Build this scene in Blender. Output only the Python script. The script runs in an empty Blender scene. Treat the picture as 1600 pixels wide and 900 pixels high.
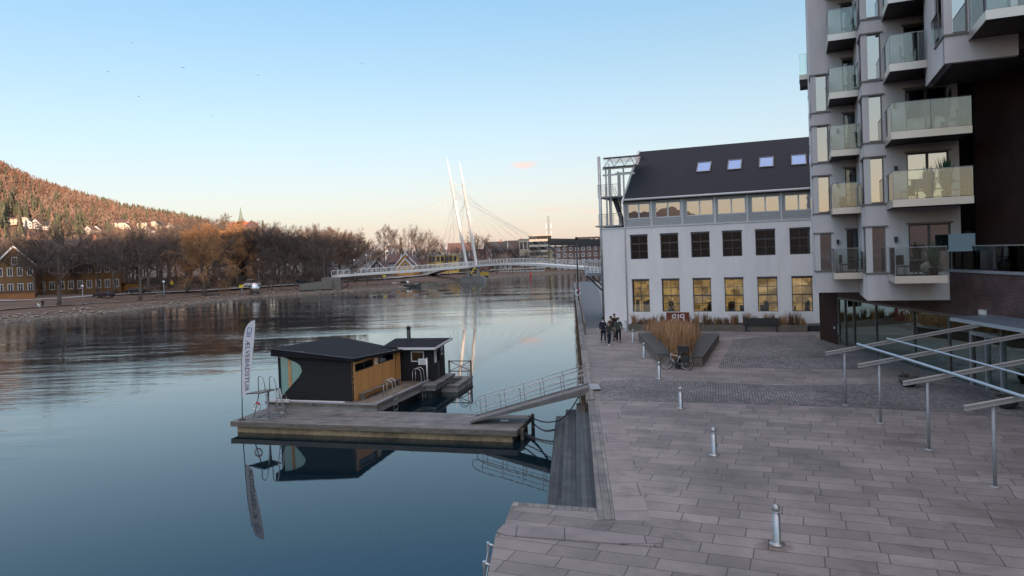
import bpy, math, random
import numpy as np
from mathutils import Vector, Matrix
random.seed(7); RNG = np.random.RandomState(11)
SC = bpy.context.scene; COL = SC.collection
# ------------------------------------------------------------------ camera
FPX = 1100.0; ROLL = .036; PITCH = math.radians(1.0); CZ = 8.7; PPY = 396 + FPX*math.tan(PITCH)
FW = Vector((0, math.cos(PITCH), -math.sin(PITCH))); R0 = Vector((1, 0, 0)); U0 = Vector((0, math.sin(PITCH), math.cos(PITCH)))
RT = R0*math.cos(ROLL) - U0*math.sin(ROLL); UP = U0*math.cos(ROLL) + R0*math.sin(ROLL)
cam = bpy.data.cameras.new('camera'); camo = bpy.data.objects.new('camera', cam); COL.objects.link(camo)
cam.sensor_width = 36; cam.lens = 36*FPX/1600; cam.clip_end = 8000; cam.clip_start = .1
cam.shift_y = -(450-PPY)/1600
camo.matrix_world = Matrix(((RT.x, UP.x, -FW.x, 0), (RT.y, UP.y, -FW.y, 0), (RT.z, UP.z, -FW.z, CZ), (0, 0, 0, 1)))
SC.camera = camo
# ------------------------------------------------------------------ sky, sun, exposure
SUN_EL, SUN_AZ = 4.2, 152.0          # azimuth clockwise from +Y: low behind the viewer's right shoulder
EXPO = 2.36
wd = bpy.data.worlds.new("World"); SC.world = wd; wd.use_nodes = True
def build_world():
    nt = wd.node_tree; N = nt.nodes; L = nt.links; bg = N['Background']
    sky = N.new('ShaderNodeTexSky'); sky.sky_type = 'NISHITA'; sky.sun_disc = False
    sky.sun_elevation = math.radians(SUN_EL); sky.sun_rotation = math.radians(SUN_AZ)
    sky.dust_density = 1.0; sky.ozone_density = 3.0
    tc = N.new('ShaderNodeTexCoord'); sp = N.new('ShaderNodeSeparateXYZ'); L.new(tc.outputs['Generated'], sp.inputs[0])
    ramp = N.new('ShaderNodeValToRGB'); L.new(sp.outputs['Z'], ramp.inputs[0])
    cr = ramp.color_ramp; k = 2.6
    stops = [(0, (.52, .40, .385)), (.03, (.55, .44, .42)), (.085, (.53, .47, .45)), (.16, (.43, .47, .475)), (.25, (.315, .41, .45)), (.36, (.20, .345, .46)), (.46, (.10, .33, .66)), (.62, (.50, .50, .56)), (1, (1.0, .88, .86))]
    while len(cr.elements) < len(stops): cr.elements.new(.5)
    for e, (p, c) in zip(cr.elements, stops): e.position = p; e.color = (c[0]*k/2.6, c[1]*k/2.6, c[2]*k/2.6, 1)
    sc1 = N.new('ShaderNodeVectorMath'); sc1.operation = 'SCALE'; L.new(ramp.outputs[0], sc1.inputs[0]); 
    # the sunset side of the sky is brighter and warmer than the side facing it
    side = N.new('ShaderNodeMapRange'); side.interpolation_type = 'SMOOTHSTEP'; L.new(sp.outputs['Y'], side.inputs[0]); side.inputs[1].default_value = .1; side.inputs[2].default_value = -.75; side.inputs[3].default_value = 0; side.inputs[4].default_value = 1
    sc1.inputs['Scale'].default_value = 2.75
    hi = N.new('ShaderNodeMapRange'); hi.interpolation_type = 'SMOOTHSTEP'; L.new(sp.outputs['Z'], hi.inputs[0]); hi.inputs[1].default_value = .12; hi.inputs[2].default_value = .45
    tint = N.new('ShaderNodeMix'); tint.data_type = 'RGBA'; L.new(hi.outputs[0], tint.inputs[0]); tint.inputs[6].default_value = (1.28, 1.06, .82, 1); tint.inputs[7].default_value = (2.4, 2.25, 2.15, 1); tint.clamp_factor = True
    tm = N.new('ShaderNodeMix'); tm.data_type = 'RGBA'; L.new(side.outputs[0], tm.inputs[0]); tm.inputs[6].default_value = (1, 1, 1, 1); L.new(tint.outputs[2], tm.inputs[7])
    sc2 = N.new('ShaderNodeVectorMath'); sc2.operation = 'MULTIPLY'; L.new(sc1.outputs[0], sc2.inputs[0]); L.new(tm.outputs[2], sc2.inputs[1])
    # hand-set gradient over the clear-sky model, brightened out of view as added fill light
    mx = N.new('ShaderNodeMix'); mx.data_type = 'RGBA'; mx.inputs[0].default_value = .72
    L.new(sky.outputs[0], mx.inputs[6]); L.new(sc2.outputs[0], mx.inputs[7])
    # small pink cloud wisps low over the river
    def wisp(px, py, w, h, col, amt, src):
        d = (FW + RT*((px-800)/FPX) - UP*((py-PPY)/FPX)).normalized()
        su = N.new('ShaderNodeVectorMath'); su.operation = 'SUBTRACT'; L.new(tc.outputs['Generated'], su.inputs[0]); su.inputs[1].default_value = d
        nz = N.new('ShaderNodeTexNoise'); nz.inputs['Scale'].default_value = 55; nz.inputs['Detail'].default_value = 4; L.new(tc.outputs['Generated'], nz.inputs['Vector'])
        ml = N.new('ShaderNodeVectorMath'); ml.operation = 'MULTIPLY'; L.new(su.outputs[0], ml.inputs[0]); ml.inputs[1].default_value = (1/w, .5, 1/h)
        ln = N.new('ShaderNodeVectorMath'); ln.operation = 'LENGTH'; L.new(ml.outputs[0], ln.inputs[0])
        ad = N.new('ShaderNodeMath'); ad.operation = 'MULTIPLY_ADD'; L.new(nz.outputs[0], ad.inputs[0]); ad.inputs[1].default_value = 1.6; L.new(ln.outputs['Value'], ad.inputs[2])
        mr = N.new('ShaderNodeMapRange'); mr.interpolation_type = 'SMOOTHSTEP'; L.new(ad.outputs[0], mr.inputs[0])
        mr.inputs[1].default_value = 1.85; mr.inputs[2].default_value = .9; mr.inputs[3].default_value = 0; mr.inputs[4].default_value = amt
        m = N.new('ShaderNodeMix'); m.data_type = 'RGBA'; L.new(mr.outputs[0], m.inputs[0]); L.new(src, m.inputs[6]); m.inputs[7].default_value = (*[c*2.75 for c in col], 1)
        return m.outputs[2]
    o = wisp(822, 258, .022, .0065, (.66, .46, .40), .75, mx.outputs[2])
    o = wisp(862, 328, .026, .004, (.60, .45, .40), .5, o)
    o = wisp(925, 330, .02, .003, (.60, .45, .40), .4, o)
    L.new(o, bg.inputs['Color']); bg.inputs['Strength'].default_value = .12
build_world()
sun = bpy.data.lights.new('sun', 'SUN'); sun.energy = 2.0; sun.angle = math.radians(.5); sun.color = (1, .68, .46)
suno = bpy.data.objects.new('sun', sun); COL.objects.link(suno)
_e, _a = math.radians(SUN_EL), math.radians(SUN_AZ)
suno.rotation_euler = Vector((-math.sin(_a)*math.cos(_e), -math.cos(_a)*math.cos(_e), -math.sin(_e))).to_track_quat('-Z', 'Y').to_euler()
SC.view_settings.view_transform = 'Standard'; SC.view_settings.look = 'None'; SC.view_settings.gamma = 1; SC.view_settings.exposure = EXPO
SC.render.engine = 'CYCLES'; SC.cycles.use_denoising = True; SC.cycles.max_bounces = 8; SC.cycles.transparent_max_bounces = 24
SC.cycles.glossy_bounces = 4; SC.cycles.diffuse_bounces = 3; SC.cycles.sample_clamp_indirect = 4
SC.cycles.caustics_reflective = False; SC.cycles.caustics_refractive = False
# ------------------------------------------------------------------ geometry helpers
def ray(px, py): return FW + RT*float((px-800)/FPX) - UP*float((py-PPY)/FPX)
CAM = Vector((0, 0, CZ))
def P(px, py, z):
    d = ray(px, py); return CAM + d*((z-CZ)/d.z)
def PD(px, py, Y):
    d = ray(px, py); return CAM + d*(Y/d.y)
def hitplane(px, py, p0, n):
    d = ray(px, py); return CAM + d*((Vector(p0)-CAM).dot(n)/d.dot(n))
class Fr:
    """vertical frame: t runs along the face, d into it, z up"""
    def __init__(s, o, ex): s.o = Vector((o[0], o[1], 0)); e = Vector((ex[0], ex[1], 0)).normalized(); s.ex = e; s.ey = Vector((-e.y, e.x, 0))
    def p(s, t, d, z): return s.o + s.ex*t + s.ey*d + Vector((0, 0, z))
    def px(s, x, y):
        q = hitplane(x, y, s.o, s.ey); return (q-s.o).dot(s.ex), q.z
    def sub(s, t, d=0): return Fr(s.p(t, d, 0), s.ex)
    def turn(s, t=0, d=0): return Fr(s.p(t, d, 0), -s.ey)      # frame of the left-hand side wall, t towards the viewer
class MB:
    def __init__(s): s.v = []; s.f = []; s.m = []; s.sm = []; s.mi = 0; s.smooth = False
    def add(s, vs, fs):
        b = len(s.v); s.v += [tuple(v) for v in vs]; s.f += [tuple(i+b for i in f) for f in fs]; s.m += [s.mi]*len(fs); s.sm += [s.smooth]*len(fs); return s
    def hexa(s, q): return s.add(q, [(0, 3, 2, 1), (4, 5, 6, 7), (0, 1, 5, 4), (1, 2, 6, 5), (2, 3, 7, 6), (3, 0, 4, 7)])
    def box(s, fr, t0, t1, d0, d1, z0, z1): return s.hexa([fr.p(t0, d0, z0), fr.p(t1, d0, z0), fr.p(t1, d1, z0), fr.p(t0, d1, z0), fr.p(t0, d0, z1), fr.p(t1, d0, z1), fr.p(t1, d1, z1), fr.p(t0, d1, z1)])
    def prism(s, poly, vec):
        n = len(poly); a = [Vector(p) for p in poly]; b = [p+Vector(vec) for p in a]
        return s.add(a+b, [tuple(range(n-1, -1, -1)), tuple(range(n, 2*n))]+[(i, (i+1) % n, n+(i+1) % n, n+i) for i in range(n)])
    def slab(s, poly, z0, z1): return s.prism([(p[0], p[1], z0) for p in poly], (0, 0, z1-z0))
    def bar(s, a, b, w, h, up=Vector((0, 0, 1))):
        a = Vector(a); b = Vector(b); d = (b-a).normalized(); x = d.cross(up)
        x = x.normalized() if x.length > 1e-4 else Vector((1, 0, 0)); y = x.cross(d)
        c = [-x*w/2-y*h/2, x*w/2-y*h/2, x*w/2+y*h/2, -x*w/2+y*h/2]
        return s.add([a+k for k in c]+[b+k for k in c], [(0, 1, 2, 3), (7, 6, 5, 4), (0, 4, 5, 1), (1, 5, 6, 2), (2, 6, 7, 3), (3, 7, 4, 0)])
    def tube(s, pts, r, n=6, cap=True):
        pts = [Vector(p) for p in pts]; rs = r if isinstance(r, (list, tuple)) else [r]*len(pts); vs = []; fs = []
        ref = None
        for i, p in enumerate(pts):
            d = (pts[min(i+1, len(pts)-1)]-pts[max(i-1, 0)]).normalized()
            if ref is None: ref = Vector((0, 0, 1)) if abs(d.z) < .9 else Vector((1, 0, 0))
            x = d.cross(ref)
            if x.length < 1e-4: x = d.cross(Vector((1, 0, 0)))
            x.normalize(); y = d.cross(x); ref = x.cross(d)
            for k in range(n):
                a = 2*math.pi*k/n; vs.append(p+(x*math.cos(a)+y*math.sin(a))*rs[i])
        for i in range(len(pts)-1):
            for k in range(n): fs.append((i*n+k, i*n+(k+1) % n, (i+1)*n+(k+1) % n, (i+1)*n+k))
        if cap: fs += [tuple(range(n-1, -1, -1)), tuple((len(pts)-1)*n+k for k in range(n))]
        sm = s.smooth; s.smooth = n > 5; s.add(vs, fs); s.smooth = sm
        if cap:
            s.sm[-1] = s.sm[-2] = False
        return s
    def lathe(s, c, prof, n=16, ax=(0, 0, 1)):
        c = Vector(c); az = Vector(ax).normalized(); q = az.to_track_quat('Z', 'Y'); vs = []; fs = []
        for (r, h) in prof:
            for k in range(n):
                a = 2*math.pi*k/n; vs.append(c+q @ Vector((r*math.cos(a), r*math.sin(a), h)))
        for i in range(len(prof)-1):
            for k in range(n): fs.append((i*n+k, i*n+(k+1) % n, (i+1)*n+(k+1) % n, (i+1)*n+k))
        fs += [tuple(range(n-1, -1, -1)), tuple((len(prof)-1)*n+k for k in range(n))]
        sm = s.smooth; s.smooth = True; s.add(vs, fs); s.smooth = sm; s.sm[-1] = s.sm[-2] = False
        return s
    def ball(s, c, r, n=12, sq=(1, 1, 1)):
        vs = []; fs = []; m = max(4, n//2)
        for i in range(m+1):
            for k in range(n):
                a = math.pi*i/m; b = 2*math.pi*k/n
                vs.append((c[0]+r*sq[0]*math.sin(a)*math.cos(b), c[1]+r*sq[1]*math.sin(a)*math.sin(b), c[2]+r*sq[2]*math.cos(a)))
        for i in range(m):
            for k in range(n): fs.append(((i+1)*n+k, (i+1)*n+(k+1) % n, i*n+(k+1) % n, i*n+k))
        sm = s.smooth; s.smooth = True; s.add(vs, fs); s.smooth = sm; return s
    def build(s, name, mat, parent=None):
        me = bpy.data.meshes.new(name)
        o0 = Vector((0, 0, 0))
        if parent is None and len(s.v):
            a = np.array(s.v); o0 = Vector(((a[:, 0].min()+a[:, 0].max())/2, (a[:, 1].min()+a[:, 1].max())/2, a[:, 2].min()))
        elif parent is not None: o0 = world_loc(parent)
        me.from_pydata([(v[0]-o0.x, v[1]-o0.y, v[2]-o0.z) for v in s.v], [], s.f)
        for m in (mat if isinstance(mat, (list, tuple)) else [mat]): me.materials.append(m)
        me.polygons.foreach_set('material_index', s.m); me.polygons.foreach_set('use_smooth', s.sm); me.update()
        o = bpy.data.objects.new(name, me); COL.objects.link(o)
        if parent is not None: o.parent = parent; o.location = (0, 0, 0)
        else: o.location = o0
        return o
def world_loc(o):
    v = Vector((0, 0, 0))
    while o is not None: v += Vector(o.location); o = o.parent
    return v
def tag(o, label=None, cat=None, group=None, kind=None):
    if label: o['label'] = label
    if cat: o['category'] = cat
    if group: o['group'] = group
    if kind: o['kind'] = kind
    return o
def thing(name, loc, label, cat, group=None):
    o = bpy.data.objects.new(name, None); COL.objects.link(o); o.location = Vector(loc); o.empty_display_size = .3
    return tag(o, label, cat, group)
def copy_tree(o, parent=None):
    c = o.copy(); COL.objects.link(c)
    if parent is not None: c.parent = parent
    for ch in [x for x in KIDS.get(o.name, [])]: copy_tree(ch, c)
    return c
KIDS = {}
def register(root):
    for o in bpy.data.objects:
        pass
def refresh_kids():
    KIDS.clear()
    for o in bpy.data.objects:
        if o.parent: KIDS.setdefault(o.parent.name, []).append(o)
def struct(o): o['kind'] = 'structure'; return o
def stuff(o, label, cat): return tag(o, label, cat, kind='stuff')
def wall_holes(mb, fr, t0, t1, z0, z1, holes, rev=.14, thick=.3, back=True):
    ts = sorted({t0, t1, *[h[0] for h in holes], *[h[1] for h in holes]}); zs = sorted({z0, z1, *[h[2] for h in holes], *[h[3] for h in holes]})
    ts = [t for t in ts if t0 <= t <= t1]; zs = [z for z in zs if z0 <= z <= z1]
    for a, b in zip(ts, ts[1:]):
        for c, d in zip(zs, zs[1:]):
            m = ((a+b)/2, (c+d)/2)
            if any(h[0] < m[0] < h[1] and h[2] < m[1] < h[3] for h in holes): continue
            mb.add([fr.p(a, 0, c), fr.p(b, 0, c), fr.p(b, 0, d), fr.p(a, 0, d)], [(0, 1, 2, 3)])
            if back: mb.add([fr.p(a, thick, c), fr.p(b, thick, c), fr.p(b, thick, d), fr.p(a, thick, d)], [(3, 2, 1, 0)])
    for h in holes:
        a, b, c, d = h[:4]; e = thick if back else rev
        mb.add([fr.p(a, 0, c), fr.p(b, 0, c), fr.p(b, 0, d), fr.p(a, 0, d), fr.p(a, e, c), fr.p(b, e, c), fr.p(b, e, d), fr.p(a, e, d)], [(0, 4, 5, 1), (1, 5, 6, 2), (2, 6, 7, 3), (3, 7, 4, 0)])
    if back:
        mb.add([fr.p(t0, 0, z1), fr.p(t1, 0, z1), fr.p(t1, thick, z1), fr.p(t0, thick, z1)], [(0, 1, 2, 3)])
        mb.add([fr.p(t0, 0, z0), fr.p(t0, 0, z1), fr.p(t0, thick, z1), fr.p(t0, thick, z0)], [(0, 1, 2, 3)])
        mb.add([fr.p(t1, 0, z0), fr.p(t1, 0, z1), fr.p(t1, thick, z1), fr.p(t1, thick, z0)], [(3, 2, 1, 0)])
def window(parent, fr, t0, t1, z0, z1, mf, mp, nx=1, nz=1, fw=.06, d=.1, sill=None, bar=.04, rail=None):
    f = MB(); dp = .06
    f.box(fr, t0, t0+fw, d, d+dp, z0, z1); f.box(fr, t1-fw, t1, d, d+dp, z0, z1)
    f.box(fr, t0+fw, t1-fw, d, d+dp, z0, z0+fw); f.box(fr, t0+fw, t1-fw, d, d+dp, z1-fw, z1)
    for i in range(1, nx):
        t = t0+(t1-t0)*i/nx; f.box(fr, t-bar/2, t+bar/2, d+.006, d+dp-.006, z0+fw, z1-fw)
    for i in range(1, nz):
        z = z0+(z1-z0)*i/nz; f.box(fr, t0+fw, t1-fw, d+.01, d+dp-.01, z-bar/2, z+bar/2)
    if rail is not None:
        z = z0+(z1-z0)*rail; f.box(fr, t0+fw, t1-fw, d-.01, d+dp, z-.05, z+.05)
    if sill is not None: f.box(fr, t0-.04, t1+.04, -.05, d, z0-.04, z0-.003)
    w = f.build('window', mf, parent)
    g = MB(); g.box(fr, t0+fw, t1-fw, d+.025, d+.035, z0+fw, z1-fw); g.build('pane', mp, w)
    return w
# ------------------------------------------------------------------ materials
def _nt(name):
    m = bpy.data.materials.new(name); m.use_nodes = True; nt = m.node_tree
    return m, nt, nt.nodes, nt.links, nt.nodes['Principled BSDF']
def mat(name, col, rough=.7, metal=0, var=.25, scale=1.5, bump=0, bscale=None, spec=.5, stretch=(1, 1, 1), col2=None, alpha=1, blotch=0):
    m, nt, N, L, b = _nt(name)
    g = N.new('ShaderNodeNewGeometry'); mp = N.new('ShaderNodeVectorMath'); mp.operation = 'MULTIPLY'; mp.inputs[1].default_value = stretch
    L.new(g.outputs['Position'], mp.inputs[0])
    nz = N.new('ShaderNodeTexNoise'); nz.inputs['Scale'].default_value = scale; nz.inputs['Detail'].default_value = 6; nz.inputs['Roughness'].default_value = .62
    L.new(mp.outputs[0], nz.inputs['Vector'])
    r = N.new('ShaderNodeMapRange'); L.new(nz.outputs[0], r.inputs[0]); r.inputs[1].default_value = .3; r.inputs[2].default_value = .7
    mx = N.new('ShaderNodeMix'); mx.data_type = 'RGBA'; L.new(r.outputs[0], mx.inputs[0])
    c2 = col2 or tuple(min(1, c*(1+var)) for c in col); c1 = tuple(c*(1-var) for c in col) if not col2 else col
    mx.inputs[6].default_value = (*c1, 1); mx.inputs[7].default_value = (*c2, 1)
    out = mx.outputs[2]
    if blotch:
        n2 = N.new('ShaderNodeTexNoise'); n2.inputs['Scale'].default_value = scale*.13; n2.inputs['Detail'].default_value = 3; L.new(mp.outputs[0], n2.inputs['Vector'])
        r2 = N.new('ShaderNodeMapRange'); L.new(n2.outputs[0], r2.inputs[0]); r2.inputs[1].default_value = .35; r2.inputs[2].default_value = .65; r2.inputs[3].default_value = 1-blotch; r2.inputs[4].default_value = 1+blotch*.5
        vm = N.new('ShaderNodeVectorMath'); vm.operation = 'SCALE'; L.new(out, vm.inputs[0]); L.new(r2.outputs[0], vm.inputs['Scale']); out = vm.outputs[0]
    L.new(out, b.inputs['Base Color'])
    b.inputs['Roughness'].default_value = rough; b.inputs['Metallic'].default_value = metal; b.inputs['Specular IOR Level'].default_value = spec
    if bump:
        n3 = N.new('ShaderNodeTexNoise'); n3.inputs['Scale'].default_value = bscale or scale*6; n3.inputs['Detail'].default_value = 4; L.new(mp.outputs[0], n3.inputs['Vector'])
        bp = N.new('ShaderNodeBump'); bp.inputs['Strength'].default_value = bump; bp.inputs['Distance'].default_value = .02; L.new(n3.outputs[0], bp.inputs['Height']); L.new(bp.outputs[0], b.inputs['Normal'])
    if alpha < 1: b.inputs['Alpha'].default_value = alpha
    return m
def glass(name, tint=(.75, .9, .85), refl=.3, rough=.0, opaque=None, haze=0, gcol=(.95, .97, 1)):
    """thin coated pane: part mirror, part clear tinted glass"""
    m, nt, N, L, b = _nt(name); N.remove(b); out = N['Material Output']
    gl = N.new('ShaderNodeBsdfGlossy'); gl.inputs['Roughness'].default_value = rough; gl.inputs['Color'].default_value = (*gcol, 1)
    if opaque: tr = N.new('ShaderNodeBsdfDiffuse'); tr.inputs['Color'].default_value = (*opaque, 1)
    else: tr = N.new('ShaderNodeBsdfTransparent'); tr.inputs['Color'].default_value = (*tint, 1)
    src = tr.outputs[0]
    if haze:
        df = N.new('ShaderNodeBsdfDiffuse'); df.inputs['Color'].default_value = (*tint, 1); ms0 = N.new('ShaderNodeMixShader'); ms0.inputs[0].default_value = haze
        L.new(src, ms0.inputs[1]); L.new(df.outputs[0], ms0.inputs[2]); src = ms0.outputs[0]
    lw = N.new('ShaderNodeFresnel'); lw.inputs[0].default_value = 1.5
    mr = N.new('ShaderNodeMapRange'); L.new(lw.outputs[0], mr.inputs[0]); mr.inputs[3].default_value = refl; mr.inputs[4].default_value = 1
    ms = N.new('ShaderNodeMixShader'); L.new(mr.outputs[0], ms.inputs[0]); L.new(src, ms.inputs[1]); L.new(gl.outputs[0], ms.inputs[2])
    nz = N.new('ShaderNodeTexNoise'); nz.inputs['Scale'].default_value = .9; g = N.new('ShaderNodeNewGeometry'); L.new(g.outputs['Position'], nz.inputs['Vector'])
    bp = N.new('ShaderNodeBump'); bp.inputs['Strength'].default_value = .05; bp.inputs['Distance'].default_value = .05; L.new(nz.outputs[0], bp.inputs['Height']); L.new(bp.outputs[0], gl.inputs['Normal'])
    L.new(ms.outputs[0], out.inputs['Surface']); return m
def paving(name, ang, org, w, h, colA, colB, joint=(.02, .02, .02), jw=.012, rough=.75, randw=.5, herring=False, bumpd=.004, dirt=.35, dirts=.5, jmix=.8):
    m, nt, N, L, b = _nt(name)
    g = N.new('ShaderNodeNewGeometry')
    su = N.new('ShaderNodeVectorMath'); su.operation = 'SUBTRACT'; L.new(g.outputs['Position'], su.inputs[0]); su.inputs[1].default_value = (org[0], org[1], 0)
    ro = N.new('ShaderNodeVectorRotate'); ro.rotation_type = 'Z_AXIS'; ro.inputs['Angle'].default_value = -ang; L.new(su.outputs[0], ro.inputs[0])
    sp = N.new('ShaderNodeSeparateXYZ'); L.new(ro.outputs[0], sp.inputs[0])
    def M(op, a, bb=None, c=None):
        n = N.new('ShaderNodeMath'); n.operation = op
        for i, v in enumerate((a, bb, c)):
            if v is None: continue
            if isinstance(v, (int, float)): n.inputs[i].default_value = v
            else: L.new(v, n.inputs[i])
        return n.outputs[0]
    X, Y = sp.outputs['X'], sp.outputs['Y']
    nw = N.new('ShaderNodeTexNoise'); nw.inputs['Scale'].default_value = .8; L.new(g.outputs['Position'], nw.inputs['Vector'])
    wob = M('MULTIPLY', M('SUBTRACT', nw.outputs[0], .5), .02 if w > .5 else .1)
    v = M('DIVIDE', M('ADD', Y, wob), h); row = M('FLOOR', v)
    wn = N.new('ShaderNodeTexWhiteNoise'); wn.noise_dimensions = '1D'; L.new(row, wn.inputs['W'])
    u = M('ADD', M('DIVIDE', X, w), M('MULTIPLY', wn.outputs['Value'], 7.3)); 
    # uneven slab lengths: warp u inside its row
    cell0 = M('FLOOR', u); par = M('MODULO', cell0, 2)
    wn2 = N.new('ShaderNodeTexWhiteNoise'); wn2.noise_dimensions = '2D'; cmb = N.new('ShaderNodeCombineXYZ'); L.new(M('FLOOR', M('MULTIPLY', u, .5)), cmb.inputs[0]); L.new(row, cmb.inputs[1]); L.new(cmb.outputs[0], wn2.inputs['Vector'])
    split = M('ADD', .5, M('MULTIPLY', M('SUBTRACT', wn2.outputs['Value'], .5), randw*.6))      # where the pair is cut
    f2 = M('FRACT', M('MULTIPLY', u, .5)); side = M('GREATER_THAN', f2, split)
    cell = M('ADD', M('MULTIPLY', M('FLOOR', M('MULTIPLY', u, .5)), 2), side)
    du = M('MULTIPLY', M('MINIMUM', M('MINIMUM', f2, M('SUBTRACT', 1, f2)), M('ABSOLUTE', M('SUBTRACT', f2, split))), 2*w)
    fv = M('FRACT', v); dv = M('MULTIPLY', M('MINIMUM', fv, M('SUBTRACT', 1, fv)), h)
    dist = M('MINIMUM', du, dv)
    jm = N.new('ShaderNodeMapRange'); jm.interpolation_type = 'SMOOTHSTEP'; L.new(dist, jm.inputs[0]); jm.inputs[1].default_value = jw*.4; jm.inputs[2].default_value = jw*1.1
    cc = N.new('ShaderNodeCombineXYZ'); L.new(cell, cc.inputs[0]); L.new(row, cc.inputs[1])
    wc = N.new('ShaderNodeTexWhiteNoise'); wc.noise_dimensions = '2D'; L.new(cc.outputs[0], wc.inputs['Vector'])
    mx = N.new('ShaderNodeMix'); mx.data_type = 'RGBA'; L.new(wc.outputs['Value'], mx.inputs[0]); mx.inputs[6].default_value = (*colA, 1); mx.inputs[7].default_value = (*colB, 1)
    n1 = N.new('ShaderNodeTexNoise'); n1.inputs['Scale'].default_value = dirts; n1.inputs['Detail'].default_value = 8; n1.inputs['Roughness'].default_value = .65; L.new(g.outputs['Position'], n1.inputs['Vector'])
    n2 = N.new('ShaderNodeTexNoise'); n2.inputs['Scale'].default_value = 30; n2.inputs['Detail'].default_value = 3; L.new(g.outputs['Position'], n2.inputs['Vector'])
    r1 = N.new('ShaderNodeMapRange'); L.new(n1.outputs[0], r1.inputs[0]); r1.inputs[1].default_value = .32; r1.inputs[2].default_value = .68; r1.inputs[3].default_value = 1-dirt; r1.inputs[4].default_value = 1+dirt
    r2 = N.new('ShaderNodeMapRange'); L.new(n2.outputs[0], r2.inputs[0]); r2.inputs[1].default_value = .3; r2.inputs[2].default_value = .7; r2.inputs[3].default_value = .86; r2.inputs[4].default_value = 1.14
    s1 = N.new('ShaderNodeVectorMath'); s1.operation = 'SCALE'; L.new(mx.outputs[2], s1.inputs[0]); L.new(M('MULTIPLY', r1.outputs[0], r2.outputs[0]), s1.inputs['Scale'])
    n5 = N.new('ShaderNodeTexNoise'); n5.inputs['Scale'].default_value = .9; n5.inputs['Detail'].default_value = 9; n5.inputs['Roughness'].default_value = .72; n5.inputs['Distortion'].default_value = .6; L.new(g.outputs['Position'], n5.inputs['Vector'])
    r5 = N.new('ShaderNodeMapRange'); r5.interpolation_type = 'SMOOTHSTEP'; L.new(n5.outputs[0], r5.inputs[0]); r5.inputs[1].default_value = .53; r5.inputs[2].default_value = .64; r5.inputs[3].default_value = 1; r5.inputs[4].default_value = .80
    s5 = N.new('ShaderNodeVectorMath'); s5.operation = 'SCALE'; L.new(s1.outputs[0], s5.inputs[0]); L.new(r5.outputs[0], s5.inputs['Scale'])
    vg = N.new('ShaderNodeTexVoronoi'); vg.inputs['Scale'].default_value = 1.7; L.new(g.outputs['Position'], vg.inputs['Vector']); r6 = N.new('ShaderNodeMapRange'); L.new(vg.outputs['Distance'], r6.inputs[0]); r6.inputs[1].default_value = .022; r6.inputs[2].default_value = .034; r6.inputs[3].default_value = .6; r6.inputs[4].default_value = 1
    s6 = N.new('ShaderNodeVectorMath'); s6.operation = 'SCALE'; L.new(s5.outputs[0], s6.inputs[0]); L.new(r6.outputs[0], s6.inputs['Scale']); s1 = s6
    mj = N.new('ShaderNodeMix'); mj.data_type = 'RGBA'; L.new(M('MULTIPLY', M('SUBTRACT', 1, jm.outputs[0]), jmix), mj.inputs[0]); L.new(s1.outputs[0], mj.inputs[6]); mj.inputs[7].default_value = (*joint, 1)
    L.new(mj.outputs[2], b.inputs['Base Color'])
    rr = N.new('ShaderNodeMapRange'); L.new(n1.outputs[0], rr.inputs[0]); rr.inputs[3].default_value = rough-.15; rr.inputs[4].default_value = rough+.15; L.new(rr.outputs[0], b.inputs['Roughness'])
    hh = M('ADD', M('MULTIPLY', jm.outputs[0], 1), M('ADD', M('MULTIPLY', wc.outputs['Value'], .5), M('MULTIPLY', n2.outputs[0], .35)))
    bp = N.new('ShaderNodeBump'); bp.inputs['Strength'].default_value = .7; bp.inputs['Distance'].default_value = bumpd; L.new(hh, bp.inputs['Height']); L.new(bp.outputs[0], b.inputs['Normal'])
    return m
def boards(name, ang, w, col, col2, gap=.008, rough=.75, vertical=False, length=3.0, gapcol=(.01, .01, .01)):
    return paving(name, ang, (0, 0), length, w, col, col2, joint=gapcol, jw=gap, rough=rough, bumpd=.006, dirt=.4, dirts=1.4)
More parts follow.
